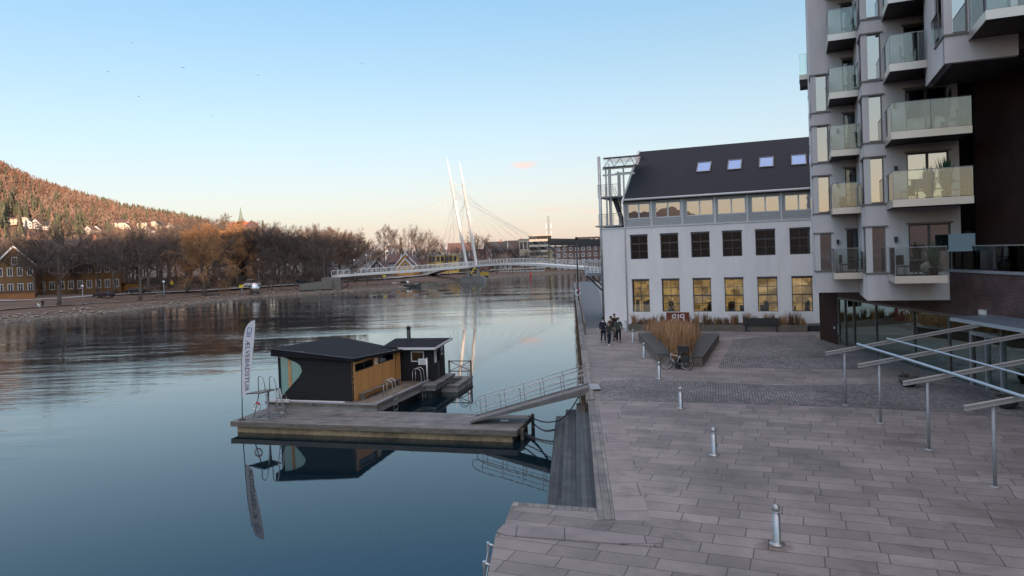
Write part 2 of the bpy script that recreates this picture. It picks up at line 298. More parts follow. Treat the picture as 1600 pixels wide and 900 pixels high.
def clad(name, axis_ang, pitch, col, col2, rough=.6, horizontal=False, gap=.12, var=.25, bump=.5, metal=0):
    """vertical boards or horizontal courses on a wall"""
    m, nt, N, L, b = _nt(name)
    g = N.new('ShaderNodeNewGeometry'); ro = N.new('ShaderNodeVectorRotate'); ro.rotation_type = 'Z_AXIS'; ro.inputs['Angle'].default_value = -axis_ang; L.new(g.outputs['Position'], ro.inputs[0])
    sp = N.new('ShaderNodeSeparateXYZ'); L.new(ro.outputs[0], sp.inputs[0])
    def M(op, a, bb=None):
        n = N.new('ShaderNodeMath'); n.operation = op
        for i, v in enumerate((a, bb)):
            if v is None: continue
            if isinstance(v, (int, float)): n.inputs[i].default_value = v
            else: L.new(v, n.inputs[i])
        return n.outputs[0]
    u = M('DIVIDE', sp.outputs['Z' if horizontal else 'X'], pitch); c = M('FLOOR', u); f = M('FRACT', u)
    wn = N.new('ShaderNodeTexWhiteNoise'); wn.noise_dimensions = '1D'; L.new(c, wn.inputs['W'])
    st = N.new('ShaderNodeVectorMath'); st.operation = 'MULTIPLY'; L.new(ro.outputs[0], st.inputs[0]); st.inputs[1].default_value = (1, 1, 9) if horizontal else (9, 9, .7)
    nz = N.new('ShaderNodeTexNoise'); nz.inputs['Scale'].default_value = 1.6; nz.inputs['Detail'].default_value = 5; L.new(st.outputs[0], nz.inputs['Vector'])
    k = M('ADD', M('MULTIPLY', wn.outputs['Value'], .5), M('MULTIPLY', nz.outputs[0], .6))
    mx = N.new('ShaderNodeMix'); mx.data_type = 'RGBA'; L.new(k, mx.inputs[0]); mx.inputs[6].default_value = (*col, 1); mx.inputs[7].default_value = (*col2, 1)
    e = N.new('ShaderNodeMapRange'); L.new(M('MINIMUM', f, M('SUBTRACT', 1, f)), e.inputs[0]); e.inputs[1].default_value = gap*.3; e.inputs[2].default_value = gap
    s1 = N.new('ShaderNodeVectorMath'); s1.operation = 'SCALE'; L.new(mx.outputs[2], s1.inputs[0]); L.new(M('ADD', .45, M('MULTIPLY', e.outputs[0], .55)), s1.inputs['Scale'])
    L.new(s1.outputs[0], b.inputs['Base Color']); b.inputs['Roughness'].default_value = rough; b.inputs['Metallic'].default_value = metal
    bp = N.new('ShaderNodeBump'); bp.inputs['Strength'].default_value = bump; bp.inputs['Distance'].default_value = .015; L.new(e.outputs[0], bp.inputs['Height']); L.new(bp.outputs[0], b.inputs['Normal'])
    return m
def brick(name, col, col2, mortar, ang, bw=.24, bh=.075):
    m, nt, N, L, b = _nt(name)
    g = N.new('ShaderNodeNewGeometry'); ro = N.new('ShaderNodeVectorRotate'); ro.rotation_type = 'Z_AXIS'; ro.inputs['Angle'].default_value = -ang; L.new(g.outputs['Position'], ro.inputs[0])
    sp = N.new('ShaderNodeSeparateXYZ'); L.new(ro.outputs[0], sp.inputs[0]); cb = N.new('ShaderNodeCombineXYZ'); L.new(sp.outputs['X'], cb.inputs[0]); L.new(sp.outputs['Z'], cb.inputs[1])
    br = N.new('ShaderNodeTexBrick'); L.new(cb.outputs[0], br.inputs['Vector']); br.inputs['Scale'].default_value = 1; br.inputs['Brick Width'].default_value = bw; br.inputs['Row Height'].default_value = bh
    br.inputs['Mortar Size'].default_value = .006; br.inputs['Color1'].default_value = (*col, 1); br.inputs['Color2'].default_value = (*col2, 1); br.inputs['Mortar'].default_value = (*mortar, 1)
    nz = N.new('ShaderNodeTexNoise'); nz.inputs['Scale'].default_value = 1.2; nz.inputs['Detail'].default_value = 5; L.new(g.outputs['Position'], nz.inputs['Vector'])
    r = N.new('ShaderNodeMapRange'); L.new(nz.outputs[0], r.inputs[0]); r.inputs[1].default_value = .3; r.inputs[2].default_value = .7; r.inputs[3].default_value = .7; r.inputs[4].default_value = 1.3
    s = N.new('ShaderNodeVectorMath'); s.operation = 'SCALE'; L.new(br.outputs[0], s.inputs[0]); L.new(r.outputs[0], s.inputs['Scale']); L.new(s.outputs[0], b.inputs['Base Color'])
    b.inputs['Roughness'].default_value = .7
    bp = N.new('ShaderNodeBump'); bp.inputs['Strength'].default_value = .8; bp.inputs['Distance'].default_value = .01; bp.invert = True; L.new(br.outputs['Fac'], bp.inputs['Height']); L.new(bp.outputs[0], b.inputs['Normal'])
    return m
def litwin(name, strength=1.0):
    """a warmly lit room seen through the pane: uneven pools of lamp light, shelves and people as darker shapes"""
    m, nt, N, L, b = _nt(name); g = N.new('ShaderNodeNewGeometry')
    nz = N.new('ShaderNodeTexNoise'); nz.inputs['Scale'].default_value = 1.3; nz.inputs['Detail'].default_value = 5; L.new(g.outputs['Position'], nz.inputs['Vector'])
    vo = N.new('ShaderNodeTexVoronoi'); vo.distance = 'CHEBYCHEV'; vo.inputs['Scale'].default_value = 2.2; L.new(g.outputs['Position'], vo.inputs['Vector'])
    mx = N.new('ShaderNodeMix'); mx.data_type = 'RGBA'; L.new(nz.outputs[0], mx.inputs[0]); mx.inputs[6].default_value = (.16, .075, .02, 1); mx.inputs[7].default_value = (1.1, .74, .3, 1)
    sp = N.new('ShaderNodeSeparateColor'); L.new(vo.outputs['Color'], sp.inputs[0])
    r = N.new('ShaderNodeMapRange'); L.new(sp.outputs[0], r.inputs[0]); r.inputs[3].default_value = .35; r.inputs[4].default_value = 1.25
    s = N.new('ShaderNodeVectorMath'); s.operation = 'SCALE'; L.new(mx.outputs[2], s.inputs[0]); L.new(r.outputs[0], s.inputs['Scale'])
    L.new(s.outputs[0], b.inputs['Emission Color']); b.inputs['Emission Strength'].default_value = strength*.16; b.inputs['Base Color'].default_value = (.3, .2, .1, 1); b.inputs['Roughness'].default_value = .8
    return m
A1 = math.radians(-22.2); E1 = Vector((math.cos(A1), math.sin(A1), 0)); E2 = Vector((-E1.y, E1.x, 0))
M = {}
M['white'] = mat('white_render', (.78, .755, .74), .85, var=.07, scale=1.1, bump=.12, bscale=30, blotch=.07, stretch=(1, 1, .22))
M['greyrender'] = mat('pale_grey_render', (.62, .59, .575), .85, var=.08, scale=1.0, bump=.1, bscale=40, blotch=.06, stretch=(1, 1, .25))
M['offwhite'] = mat('offwhite_paint', (.6, .6, .59), .6, var=.08)
M['roof'] = clad('dark_standing_roof', A1, .6, (.010, .011, .018), (.0125, .014, .022), rough=.85, gap=.015, bump=.15)
M['steel'] = mat('galvanised_steel', (.42, .43, .43), .42, .75, var=.2, scale=4)
M['steelmat'] = mat('dull_grey_steel', (.30, .31, .33), .55, .3, var=.15, scale=3)
M['steeldark'] = mat('dark_grey_frame', (.075, .072, .075), .45, .3, var=.15)
M['framegrey'] = mat('window_frame_grey', (.16, .145, .14), .45, .2, var=.1)
M['black'] = mat('black_steel', (.02, .02, .022), .5, var=.2)
M['whitepaint'] = mat('white_bridge_paint', (.62, .60, .57), .45, var=.06, scale=.4)
M['bronze'] = mat('brown_panel', (.036, .018, .015), .8, var=.25, scale=1.2, spec=.2)
M['glassgold'] = glass('mirror_coated_glass', refl=.42, tint=(.22, .25, .25))
M['glassdark'] = glass('dark_window_glass', refl=.07, tint=(.3, .36, .4))
M['glasslit'] = glass('clear_shop_glass', refl=.07, tint=(.9, .9, .85))
M['glassrail'] = glass('balustrade_glass', refl=.055, tint=(.88, .94, .91))
M['glassgreen'] = glass('green_tinted_glass', refl=.42, tint=(.5, .68, .62), gcol=(.72, .92, .86))
M['glasscanopy'] = glass('canopy_glass', refl=.25, tint=(.5, .72, .7))
M['sauna_glass'] = glass('sauna_glass', refl=.18, tint=(.22, .52, .46), haze=.5)
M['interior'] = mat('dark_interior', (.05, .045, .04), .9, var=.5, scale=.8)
M['lit'] = litwin('lit_room', .62)
M['brick'] = brick('brown_brick', (.062, .034, .032), (.10, .058, .053), (.10, .08, .075), math.radians(87))
M['fascia'] = mat('balcony_edge_metal', (.62, .56, .50), .38, .75, var=.06, scale=.5)
M['soffit'] = clad('dark_soffit_boards', A1+math.pi/2, .1, (.016, .011, .011), (.03, .02, .02), gap=.2)
M['roofblack'] = mat('black_roof_felt', (.014, .014, .018), .9, spec=.15, var=.2, scale=2, bump=.2)
M['blackwood'] = clad('black_stained_boards', math.radians(-15), .14, (.005, .005, .006), (.010, .010, .011), horizontal=True, gap=.1, rough=.85)
M['pine'] = clad('oiled_pine_boards', math.radians(73), .13, (.50, .235, .07), (.74, .38, .135), rough=.55, gap=.1)
M['pineplain'] = mat('pine_trim', (.5, .26, .10), .6, var=.3, scale=3, stretch=(1, 1, 6))
M['deckgrey'] = boards('weathered_deck', math.radians(-15), .145, (.12, .115, .11), (.18, .17, .165))
M['concrete'] = mat('float_concrete', (.30, .215, .125), .9, var=.4, scale=3, bump=.5, blotch=.35)
M['concgrey'] = mat('grey_concrete', (.26, .25, .235), .9, var=.2, scale=1.5, bump=.4, blotch=.2)
M['timberdark'] = boards('dark_wet_timber', math.radians(85), .16, (.035, .042, .048), (.07, .08, .085), length=6)
M['timbertop'] = boards('grey_timber_edge', math.radians(85.2), .2, (.13, .125, .12), (.21, .2, .19), length=4)
M['timbermat'] = mat('weathered_timber', (.14, .12, .1), .85, var=.35, scale=2.5, stretch=(1, 1, 4), bump=.4)
M['graphite'] = mat('dark_bench_slats', (.045, .05, .052), .6, var=.3, scale=3, bump=.2)
M['rust'] = mat('weathering_steel', (.16, .035, .02), .8, var=.35, scale=3, bump=.3)
M['reed'] = mat('dry_golden_grass', (.20, .10, .045), .8, col2=(.54, .32, .165), scale=1, stretch=(11, 11, .6))
M['reeddark'] = mat('dry_brown_grass', (.17, .10, .055), .85, var=.4, scale=3)
M['soil'] = mat('soil', (.05, .038, .03), .95, var=.4, scale=5)
M['paver'] = paving('stone_slabs', A1, (1, 2), 1.2, .56, (.160, .142, .139), (.225, .202, .196), joint=(.045, .04, .04), jw=.016, dirt=.3, dirts=.4, jmix=.85)
M['paverlong'] = paving('edge_slabs', math.radians(86.2)-math.pi/2, (3.5, 30), 3.4, 1.1, (.19, .167, .166), (.24, .213, .208), joint=(.045, .04, .04), jw=.018, dirt=.2, jmix=.9)
M['sett'] = paving('granite_setts', A1+math.pi/2+.1, (0, 0), .22, .12, (.11, .108, .112), (.21, .20, .205), joint=(.03, .03, .03), jw=.02, bumpd=.012, dirt=.4, dirts=.35, jmix=.8)
M['asphalt'] = mat('asphalt', (.055, .057, .062), .85, var=.25, scale=2, bump=.3, bscale=60)
M['quayrust'] = mat('mossy_sheet_piling', (.05, .032, .022), .9, var=.6, scale=3, bump=.5, blotch=.4)
M['chrome'] = mat('mirror_steel', (.55, .55, .56), .04, 1, var=.01)
M['bollard'] = mat('bollard_steel', (.36, .37, .38), .4, .8, var=.12, scale=5)
M['yellow'] = mat('yellow_sign', (.75, .55, .04), .5, var=.1)
M['red'] = mat('red_plastic', (.5, .03, .03), .5, var=.1)
M['blue'] = mat('blue_print', (.03, .07, .28), .6, var=.1)
M['navy'] = mat('navy_print', (.03, .035, .07), .6, var=.1)
M['cloth'] = mat('flag_cloth', (.62, .61, .64), .8, var=.06, scale=3)
M['rubber'] = mat('tyre_rubber', (.012, .012, .012), .8, var=.2)
M['skin'] = mat('skin', (.45, .26, .18), .6, var=.1)
M['bark'] = mat('grey_brown_bark', (.115, .088, .07), .9, var=.35, scale=1.5, bump=.3)
M['twig'] = mat('bare_twigs', (.095, .07, .058), .9, var=.3, scale=.25)
M['cable'] = mat('cable_grey', (.38, .37, .36), .5, var=.05)
M['twigwarm'] = mat('reddish_twigs', (.15, .10, .07), .9, var=.3, scale=.25)
M['willow'] = mat('orange_willow_twigs', (.34, .18, .08), .85, var=.3, scale=.3)
M['conifer'] = mat('conifer_needles', (.055, .058, .032), .9, var=.4, scale=.08)
M['foresta'] = mat('bare_birch_forest', (.15, .085, .06), .95, var=.35, scale=.03)
M['forestb'] = mat('pale_bare_forest', (.18, .125, .095), .95, var=.3, scale=.03)
M['green'] = mat('leafy_green', (.03, .09, .03), .6, var=.5, scale=6)
M['sign'] = mat('white_sign', (.7, .7, .7), .5, var=.03)
M['water_marker'] = M['red']
# ------------------------------------------------------------------ water
def water_mat():
    m, nt, N, L, b = _nt('river_water')
    b.inputs['Base Color'].default_value = (.004, .012, .018, 1); b.inputs['Roughness'].default_value = .025; b.inputs['IOR'].default_value = 1.5
    g = N.new('ShaderNodeNewGeometry'); sp = N.new('ShaderNodeSeparateXYZ'); L.new(g.outputs['Position'], sp.inputs[0])
    def noise(sc, st, det=3):
        v = N.new('ShaderNodeVectorMath'); v.operation = 'MULTIPLY'; v.inputs[1].default_value = st; L.new(g.outputs['Position'], v.inputs[0])
        n = N.new('ShaderNodeTexNoise'); n.inputs['Scale'].default_value = sc; n.inputs['Detail'].default_value = det; L.new(v.outputs[0], n.inputs['Vector']); return n.outputs[0]
    def M_(op, a, bb):
        n = N.new('ShaderNodeMath'); n.operation = op
        for i, v in enumerate((a, bb)):
            if isinstance(v, (int, float)): n.inputs[i].default_value = v
            else: L.new(v, n.inputs[i])
        return n.outputs[0]
    def mr(x, a, bb, c=0, d=1):
        n = N.new('ShaderNodeMapRange'); n.interpolation_type = 'SMOOTHSTEP'; L.new(x, n.inputs[0]); n.inputs[1].default_value = a; n.inputs[2].default_value = bb; n.inputs[3].default_value = c; n.inputs[4].default_value = d; return n.outputs[0]
    # still water in the lee of the quay, current ripples out in the river
    ax = M_('ADD', M_('MULTIPLY', sp.outputs['X'], -1.1), M_('MULTIPLY', sp.outputs['Y'], .52))
    big = noise(.05, (1, .6, 1), 3)
    mask = mr(M_('ADD', ax, M_('MULTIPLY', M_('SUBTRACT', big, .5), 60)), 34, 62, .05, 1)
    streak = noise(.05, (.45, 2.2, 1), 5)
    mask2 = M_('MULTIPLY', mask, mr(streak, .36, .60, .12, 1.9))
    rip = noise(1.5, (.7, 1.7, 1), 4); swell = noise(.42, (.4, 1.5, 1), 4)
    h = M_('ADD', M_('MULTIPLY', rip, .035), M_('MULTIPLY', swell, .095))
    h2 = M_('ADD', M_('MULTIPLY', h, mask2), M_('MULTIPLY', noise(.5, (1, 1, 1), 2), .006))
    bp = N.new('ShaderNodeBump'); bp.inputs['Strength'].default_value = 1; bp.inputs['Distance'].default_value = .3; L.new(h2, bp.inputs['Height']); L.new(bp.outputs[0], b.inputs['Normal'])
    return m
M['water'] = water_mat()
w = MB(); w.add([(-3000, -1500, 0), (3000, -1500, 0), (3000, 4000, 0), (-3000, 4000, 0)], [(0, 1, 2, 3)])
struct(w.build('river_water', M['water']))
# ------------------------------------------------------------------ terrain
SL = np.array([(-900, -1200), (-200, -200), (-118, 40), (-87, 119), (-78.6, 136), (-64, 175), (-41.7, 190), (-31, 197), (-24, 212), (-16, 232), (-1, 263), (26, 285), (80, 320), (250, 380), (1200, 420)], float)
def shore_d(x, y):
    x = np.asarray(x, float); y = np.asarray(y, float); best = np.full(x.shape, 1e9); sg = np.ones(x.shape)
    for (ax, ay), (bx, by) in zip(SL, SL[1:]):
        dx, dy = bx-ax, by-ay; t = np.clip(((x-ax)*dx+(y-ay)*dy)/(dx*dx+dy*dy), 0, 1); d = np.hypot(x-ax-t*dx, y-ay-t*dy)
        c = dx*(y-ay)-dy*(x-ax); u = d < best; best = np.where(u, d, best); sg = np.where(u, np.sign(c), sg)
    return best*sg
def sst(a, b, x): t = np.clip((x-a)/(b-a), 0, 1); return t*t*(3-2*t)
_h = np.random.RandomState(3); _wv = [(_h.uniform(-1, 1), _h.uniform(-1, 1), _h.uniform(0, 6)) for _ in range(40)]
def nz2(x, y, s):
    o = 0
    for i, (a, b, c) in enumerate(_wv[:18]): k = 1+i*.35; o = o+np.sin((a*x+b*y)*s*k+c)/k
    return o/4
RPX = [-1500, -400, 0, 60, 100, 150, 200, 250, 290, 340, 400, 500, 600, 760, 860, 1000, 1300]
RSY = [130, 150, 270, 297, 311, 325, 339, 348, 355, 366, 379, 388, 391, 389, 385, 384, 380]
def quayx(y): return 3.3+(y-30)*.0838
def H(x, y):
    x = np.asarray(x, float); y = np.asarray(y, float); d = shore_d(x, y)
    h = np.where(d < 0, np.maximum(-3, d*.25), 0)+sst(0, 5, d)*1.0+sst(5, 35, d)*1.1+sst(38, 60, d)*.7+sst(0, 8, d)*nz2(x, y, .5)*.12
    yy = np.maximum(y, 1); px = 800+FPX*x/yy; Hr = 8.7+(396-.036*(px-800)-np.interp(px, RPX, RSY))*950/FPX; Hr = np.clip(Hr, 3, 400)
    hill = np.where((d > 0) & (y > 0), (Hr-3)*sst(360, 950, y)*(1+.0*x), 0)
    h = h+hill+sst(400, 700, y)*nz2(x, y, .012)*3*(d > 0)
    left = np.where((x < -250) & (d > 0), sst(250, 900, -x)*150*sst(-400, 300, y)*(1-sst(200, 500, y)), -3)
    h = np.maximum(h, left)
    # right bank land under the promenade
    r = (x > quayx(y)+1.5) & (y < 152); rr = np.where(r, np.minimum(1.6, (x-quayx(y)-1.5)*2-2), -3); h = np.where(r, np.maximum(h, rr), h)
    # wooded ridge behind the viewer, its sun side raised to shade the foreground
    rad = np.hypot(x, y); az = np.degrees(np.arctan2(x, -y)); Hb = 35+37*sst(2, 14, az)*(1-sst(62, 80, az))+(6*np.sin(az*.13+1)+6*np.sin(az*.31)+4*np.sin(az*.9))*(1-sst(2, 14, az)*(1-sst(62, 80, az)))
    bk = sst(360, 540, rad)*sst(60, 220, -y); back = np.where(bk > 0, bk*Hb-3*(1-bk), -3); h = np.maximum(h, back)
    return h
def axis(fine0, fine1, fs, lo, hi):
    a = list(np.arange(fine0, fine1, fs)); s = fs; v = fine1
    while v < hi: a.append(v); s *= 1.12; s = min(s, 60); v += s
    s = fs; v = fine0-fs
    while v > lo: a.insert(0, v); s *= 1.12; s = min(s, 60); v -= s
    return np.array([lo]+a+[hi])
ax_, ay_ = axis(-150, 60, 1.6, -2900, 2900), axis(100, 330, 1.6, -1400, 3900)
X, Y = np.meshgrid(ax_, ay_); Z = H(X, Y); nx, ny = len(ax_), len(ay_)
me = bpy.data.meshes.new('ground'); idx = np.arange(nx*ny).reshape(ny, nx)
f = np.stack([idx[:-1, :-1], idx[:-1, 1:], idx[1:, 1:], idx[1:, :-1]], -1).reshape(-1, 4)
me.from_pydata(np.stack([X.ravel(), Y.ravel(), Z.ravel()], 1).tolist(), [], f.tolist()); me.polygons.foreach_set('use_smooth', [True]*len(f))
def ground_mat():
    m, nt, N, L, b = _nt('riverbank_ground'); g = N.new('ShaderNodeNewGeometry'); sp = N.new('ShaderNodeSeparateXYZ'); L.new(g.outputs['Position'], sp.inputs[0])
    n1 = N.new('ShaderNodeTexNoise'); n1.inputs['Scale'].default_value = .25; n1.inputs['Detail'].default_value = 8; L.new(g.outputs['Position'], n1.inputs['Vector'])
    n2 = N.new('ShaderNodeTexNoise'); n2.inputs['Scale'].default_value = 2.0; n2.inputs['Detail'].default_value = 6; n2.inputs['Roughness'].default_value = .7; L.new(g.outputs['Position'], n2.inputs['Vector'])
    def mix(f, a, bb):
        x = N.new('ShaderNodeMix'); x.data_type = 'RGBA'
        L.new(f, x.inputs[0])
        for i, v in ((6, a), (7, bb)):
            if isinstance(v, tuple): x.inputs[i].default_value = (*v, 1)
            else: L.new(v, x.inputs[i])
        return x.outputs[2]
    def mr(x, a, bb):
        n = N.new('ShaderNodeMapRange'); L.new(x, n.inputs[0]); n.inputs[1].default_value = a; n.inputs[2].default_value = bb; return n.outputs[0]
    grass = mix(mr(n1.outputs[0], .35, .65), (.095, .054, .038), (.125, .08, .052))
    stone = mix(mr(n2.outputs[0], .4, .6), (.06, .047, .038), (.19, .16, .125))
    ad = N.new('ShaderNodeMath'); ad.operation = 'MULTIPLY_ADD'; L.new(n2.outputs[0], ad.inputs[0]); ad.inputs[1].default_value = .8; L.new(sp.outputs['Z'], ad.inputs[2])
    c = mix(mr(ad.outputs[0], .85, 1.15), stone, grass)
    hill = mix(mr(n2.outputs[0], .35, .65), (.10, .055, .035), (.15, .085, .05))
    c = mix(mr(sp.outputs['Z'], 6, 14), c, hill)
    L.new(c, b.inputs['Base Color']); b.inputs['Roughness'].default_value = .95
    bp = N.new('ShaderNodeBump'); bp.inputs['Strength'].default_value = 1; bp.inputs['Distance'].default_value = .15; L.new(n2.outputs[0], bp.inputs['Height']); L.new(bp.outputs[0], b.inputs['Normal'])
    return m
M['ground'] = ground_mat(); me.materials.append(M['ground']); go = bpy.data.objects.new('ground', me); COL.objects.link(go); struct(go)
def gz(x, y): return float(H(np.array([x]), np.array([y]))[0])
def at(px, Y):                   # a point on the land straight behind image column px at distance Y
    p = PD(px, 400, Y); return Vector((p.x, Y, gz(p.x, Y)))
def Pg(px, py):                  # where the line of sight through (px, py) meets the bank
    z = 1.5
    for _ in range(25): q = P(px, py, z); z += .35*(gz(q.x, q.y)-z)
    return Vector((q.x, q.y, gz(q.x, q.y)))
# stones along the waterline
mb = MB(); rr = random.Random(4); ico = [(0, 0, 1), (.9, 0, .3), (.3, .85, .3), (-.7, .5, .3), (-.7, -.5, .3), (.3, -.85, .3), (0, 0, -.6)]
icf = [(0, 1, 2), (0, 2, 3), (0, 3, 4), (0, 4, 5), (0, 5, 1), (6, 2, 1), (6, 3, 2), (6, 4, 3), (6, 5, 4), (6, 1, 5)]
for k in range(2600):
    i = rr.choice([3, 3, 4, 4, 5, 5, 6, 7, 8, 9, 10]); t = rr.random(); a, b_ = SL[i], SL[i+1]; q = a+(b_-a)*t; n = np.array([-(b_-a)[1], (b_-a)[0]]); n = n/np.hypot(*n)
    dd = rr.gauss(2.2, 1.5); q = q+n*dd; s = rr.uniform(.08, .35)*(1.6 if rr.random() < .08 else 1); z = gz(q[0], q[1]); an = rr.random()*6
    if z < -.4: continue
    mb.add([(q[0]+s*(v[0]*math.cos(an)-v[1]*math.sin(an))*rr.uniform(.7, 1.3), q[1]+s*(v[0]*math.sin(an)+v[1]*math.cos(an)), z+s*v[2]*.7) for v in ico], icf)
stuff(mb.build('shore_stones', mat('shore_stone', (.2, .17, .14), .9, var=.45, scale=.9)), 'grey boulders and cobbles strewn along the far waterline', 'stones')
# bank road and path
def strip(name, pts, w, m, lift=.05, n=30):
    mb = MB(); L_ = []
    for i in range(len(pts)-1):
        for k in range(n): t = k/n; L_.append((pts[i][0]+(pts[i+1][0]-pts[i][0])*t, pts[i][1]+(pts[i+1][1]-pts[i][1])*t))
    L_.append(pts[-1]); v = []
    for i, p in enumerate(L_):
        a = L_[max(0, i-1)]; b_ = L_[min(len(L_)-1, i+1)]; dx, dy = b_[0]-a[0], b_[1]-a[1]; l = math.hypot(dx, dy); nx_, ny_ = -dy/l, dx/l
        zc = max(gz(p[0]+nx_*s_*w, p[1]+ny_*s_*w) for s_ in (-.5, 0, .5))
        for s_ in (-.5, .5): v.append((p[0]+nx_*w*s_, p[1]+ny_*w*s_, zc+lift))
    mb.add(v, [(2*i+1, 2*i, 2*i+2, 2*i+3) for i in range(len(L_)-1)]); return struct(mb.build(name, m))
strip('road', [(-190, 128), (-110, 160), (-84, 186), (-62, 207), (-45, 228), (-30, 262), (0, 300)], 8, mat('pale_road', (.24, .23, .22), .9, var=.15))
strip('footpath', [(-120, 100), (-96, 138), (-84, 158), (-69, 184), (-47, 203)], 2.2, mat('gravel_path', (.22, .18, .14), .95, var=.2))
# ------------------------------------------------------------------ promenade
QP = [P(772, 900, 2), P(775, 836, 2), P(786, 822, 2), P(801, 786, 2), P(934.5, 813, 2)]
def v2(p): return (p[0], p[1])
E0 = P(934.5, 813, 2)            # inner end of the timber edge
TR = [P(961, 815, 2), P(935.5, 633, 2), P(920, 560, 2), P(913, 512, 2), P(906, 460, 2)]
E_top = P(917, 625, 2)
q0 = (-.75, 14.4); q1 = (-.62, 16.72); q2 = (-.42, 17.3); q3 = tuple(P(801, 784, 2))[:2]; qa = tuple(P(931, 794, 2))[:2]; q4 = (P(934.5, 813, 2).x, P(934.5, 813, 2).y)
tx = lambda y: q4[0]+(y-q4[1])*.0905            # left edge of the timber strip
TRo = lambda y: P(961, 815, 2).x+(y-P(961, 815, 2).y)*.0925
far_y = 150
mb = MB(); poly = [q0, q1, q2, q3, qa, (q4[0], q4[1]), (TRo(q4[1]), q4[1]-.05), (TRo(31.2), 31.2), (quayx(31.2), 31.2), (quayx(60), 60), (quayx(far_y), far_y), (120, far_y), (120, -40), (-3.2, -40)]
mb.slab(poly, -3, 2.0); struct(mb.build('promenade', M['paver']))
tm = MB(); a0, a1 = q4[1]+.02, 31.2
tm.slab([(tx(a0), a0), (TRo(a0)-.004, a0), (TRo(a1)-.004, a1), (tx(a1), a1)], -3, 2.004); struct(tm.build('timber_edge', M['timbertop']))
# long slab strip beside the edge
lx = [P(1020, 820, 2), P(966.7, 633, 2), P(953, 591, 2)]
st = MB(); st.add([(TRo(17.35)+.02, 17.35, 2.004), (lx[0].x, 17.2, 2.004), (lx[1].x, lx[1].y, 2.004), (TRo(30.4)+.02, 30.4, 2.004)], [(0, 1, 2, 3)]); struct(st.build('pavement', M['paverlong']))
def sheet(name, pix, m, lift=.004, pts=None):
    mb = MB(); v = pts or [P(a, b, 2) for a, b in pix]; mb.add([(p[0], p[1], 2+lift) for p in v], [tuple(range(len(v)))]) ; return struct(mb.build(name, m))
sheet('cobbled_strip', [(938, 626), (937, 596), (1000, 592), (1100, 597), (1215, 602), (1322, 602), (1420, 594), (1560, 612), (1900, 650), (2100, 720), (1600, 652), (1400, 640), (1250, 634), (1100, 629)][::1], M['sett'], .008)
sheet('cobbled_yard', [(1122, 575), (1146, 530), (1225, 524), (1272, 524), (1312, 552), (1345, 577)], M['sett'], .008)
sheet('far_ramp', [(913, 512), (945, 513), (941, 487), (938, 462), (930, 440), (906, 440), (907, 470)], mat('dark_walkway', (.085, .09, .10), .7, var=.2, scale=1.5), .01)
# step row across the near block
kb = MB(); kp = [P(776, 833, 2), P(786, 822, 2), P(880, 826, 2), P(1036, 843, 2), P(1034, 856, 2), P(880, 845, 2), P(792, 838, 2)]
kb.slab([(p.x, p.y) for p in kp], 1.9, 2.035); struct(kb.build('kerb', paving('kerb_stone', math.radians(-4), (.2, 16), 1.5, 5, (.16, .143, .144), (.205, .183, .182), joint=(.045, .04, .04), jw=.02, dirt=.2)))
cf = MB(); a = P(802, 787, 2.01); b_ = P(930, 797, 2.01); cf.bar((a.x, a.y, 1.905), (b_.x, b_.y, 1.905), .26, .21); struct(cf.build('timber_kerb', M['timbertop']))
# big timber steps down to the water
def stepx(px, py, z): q = P(px, py, z); return q.x, q.y
zs = [.35, .95, 1.5]; L0 = [(855, 785), (876, 789), (900.5, 791)]; L1 = [(868.7, 650), (884, 640), (900.5, 630)]
ends = []
for i in range(3):
    a = P(*L0[i], zs[i]); b_ = P(*L1[i], zs[i]); ends.append((a, b_))
stp = MB()
for i in range(3):
    a, b_ = ends[i]; y0 = 18.0
    xa = a.x+(y0-a.y)*(b_.x-a.x)/(b_.y-a.y)
    nx_ = (TRo(20)-.4) if i == 2 else None
    if i < 2: c, d = ends[i+1]; xr0 = c.x+.3; xr1 = d.x+.3
    else: xr0 = tx(18.0); xr1 = tx(b_.y)
    stp.slab([(xa, y0), (xr0, y0), (xr1, b_.y), (b_.x, b_.y)], -1.5, zs[i])
struct(stp.build('timber_steps', M['timberdark']))
# sheet piling below the promenade edge
sp_ = MB(); y = 31.0; k = 0
while y < 150:
    o = .12 if k % 2 else 0; sp_.slab([(quayx(y)-.25-o, y), (quayx(y)+.12, y), (quayx(y+.6)+.12, y+.6), (quayx(y+.6)-.25-o, y+.6)], -1.5, 1.9); y += .6; k += 1
struct(sp_.build('quay_wall', M['quayrust']))
cp = MB(); cp.slab([(quayx(31.4)-.32, 31.4), (quayx(31.4)+.1, 31.4), (quayx(150)+.1, 150), (quayx(150)-.32, 150)], 1.86, 2.06); struct(cp.build('timber_kerb', M['timbertop']))
# ------------------------------------------------------------------ white building
_c = P(982, 516.5, 2); WB0 = Fr((_c.x, _c.y), (E1.x, E1.y)).sub(0, 2.0)
t_corner, _ = WB0.px(945.5, 505); WB = WB0.sub(t_corner, 0); WBo = WB.o
W_LEN = 26.0; W_DEEP = 13.0
bld = thing('office_building', (WBo.x, WBo.y, 2), 'long white rendered waterfront office building with dark pitched roof and roof windows', 'building')
zb = WB.px(1120, 350)[1]         # band between the white wall and the cladding
holes = []; wins = []
rowpx = [(999, 985, 1012), (1045.5, 1032, 1060), (1094, 1080, 1109), (1143.5, 1129, 1159.5), (1196, 1180.5, 1211.5), (1250, 1234, 1266)]
ztop_g = WB.px(1120, 436)[1]; zbot_g = WB.px(1120, 487)[1]; ztop_1 = WB.px(1094, 364.5)[1]; zbot_1 = WB.px(1094, 402)[1]
gx = [988, 1034.5, 1083, 1132.5, 1184, 1237.5]; gx2 = [1015, 1062, 1111.5, 1162, 1215, 1270]
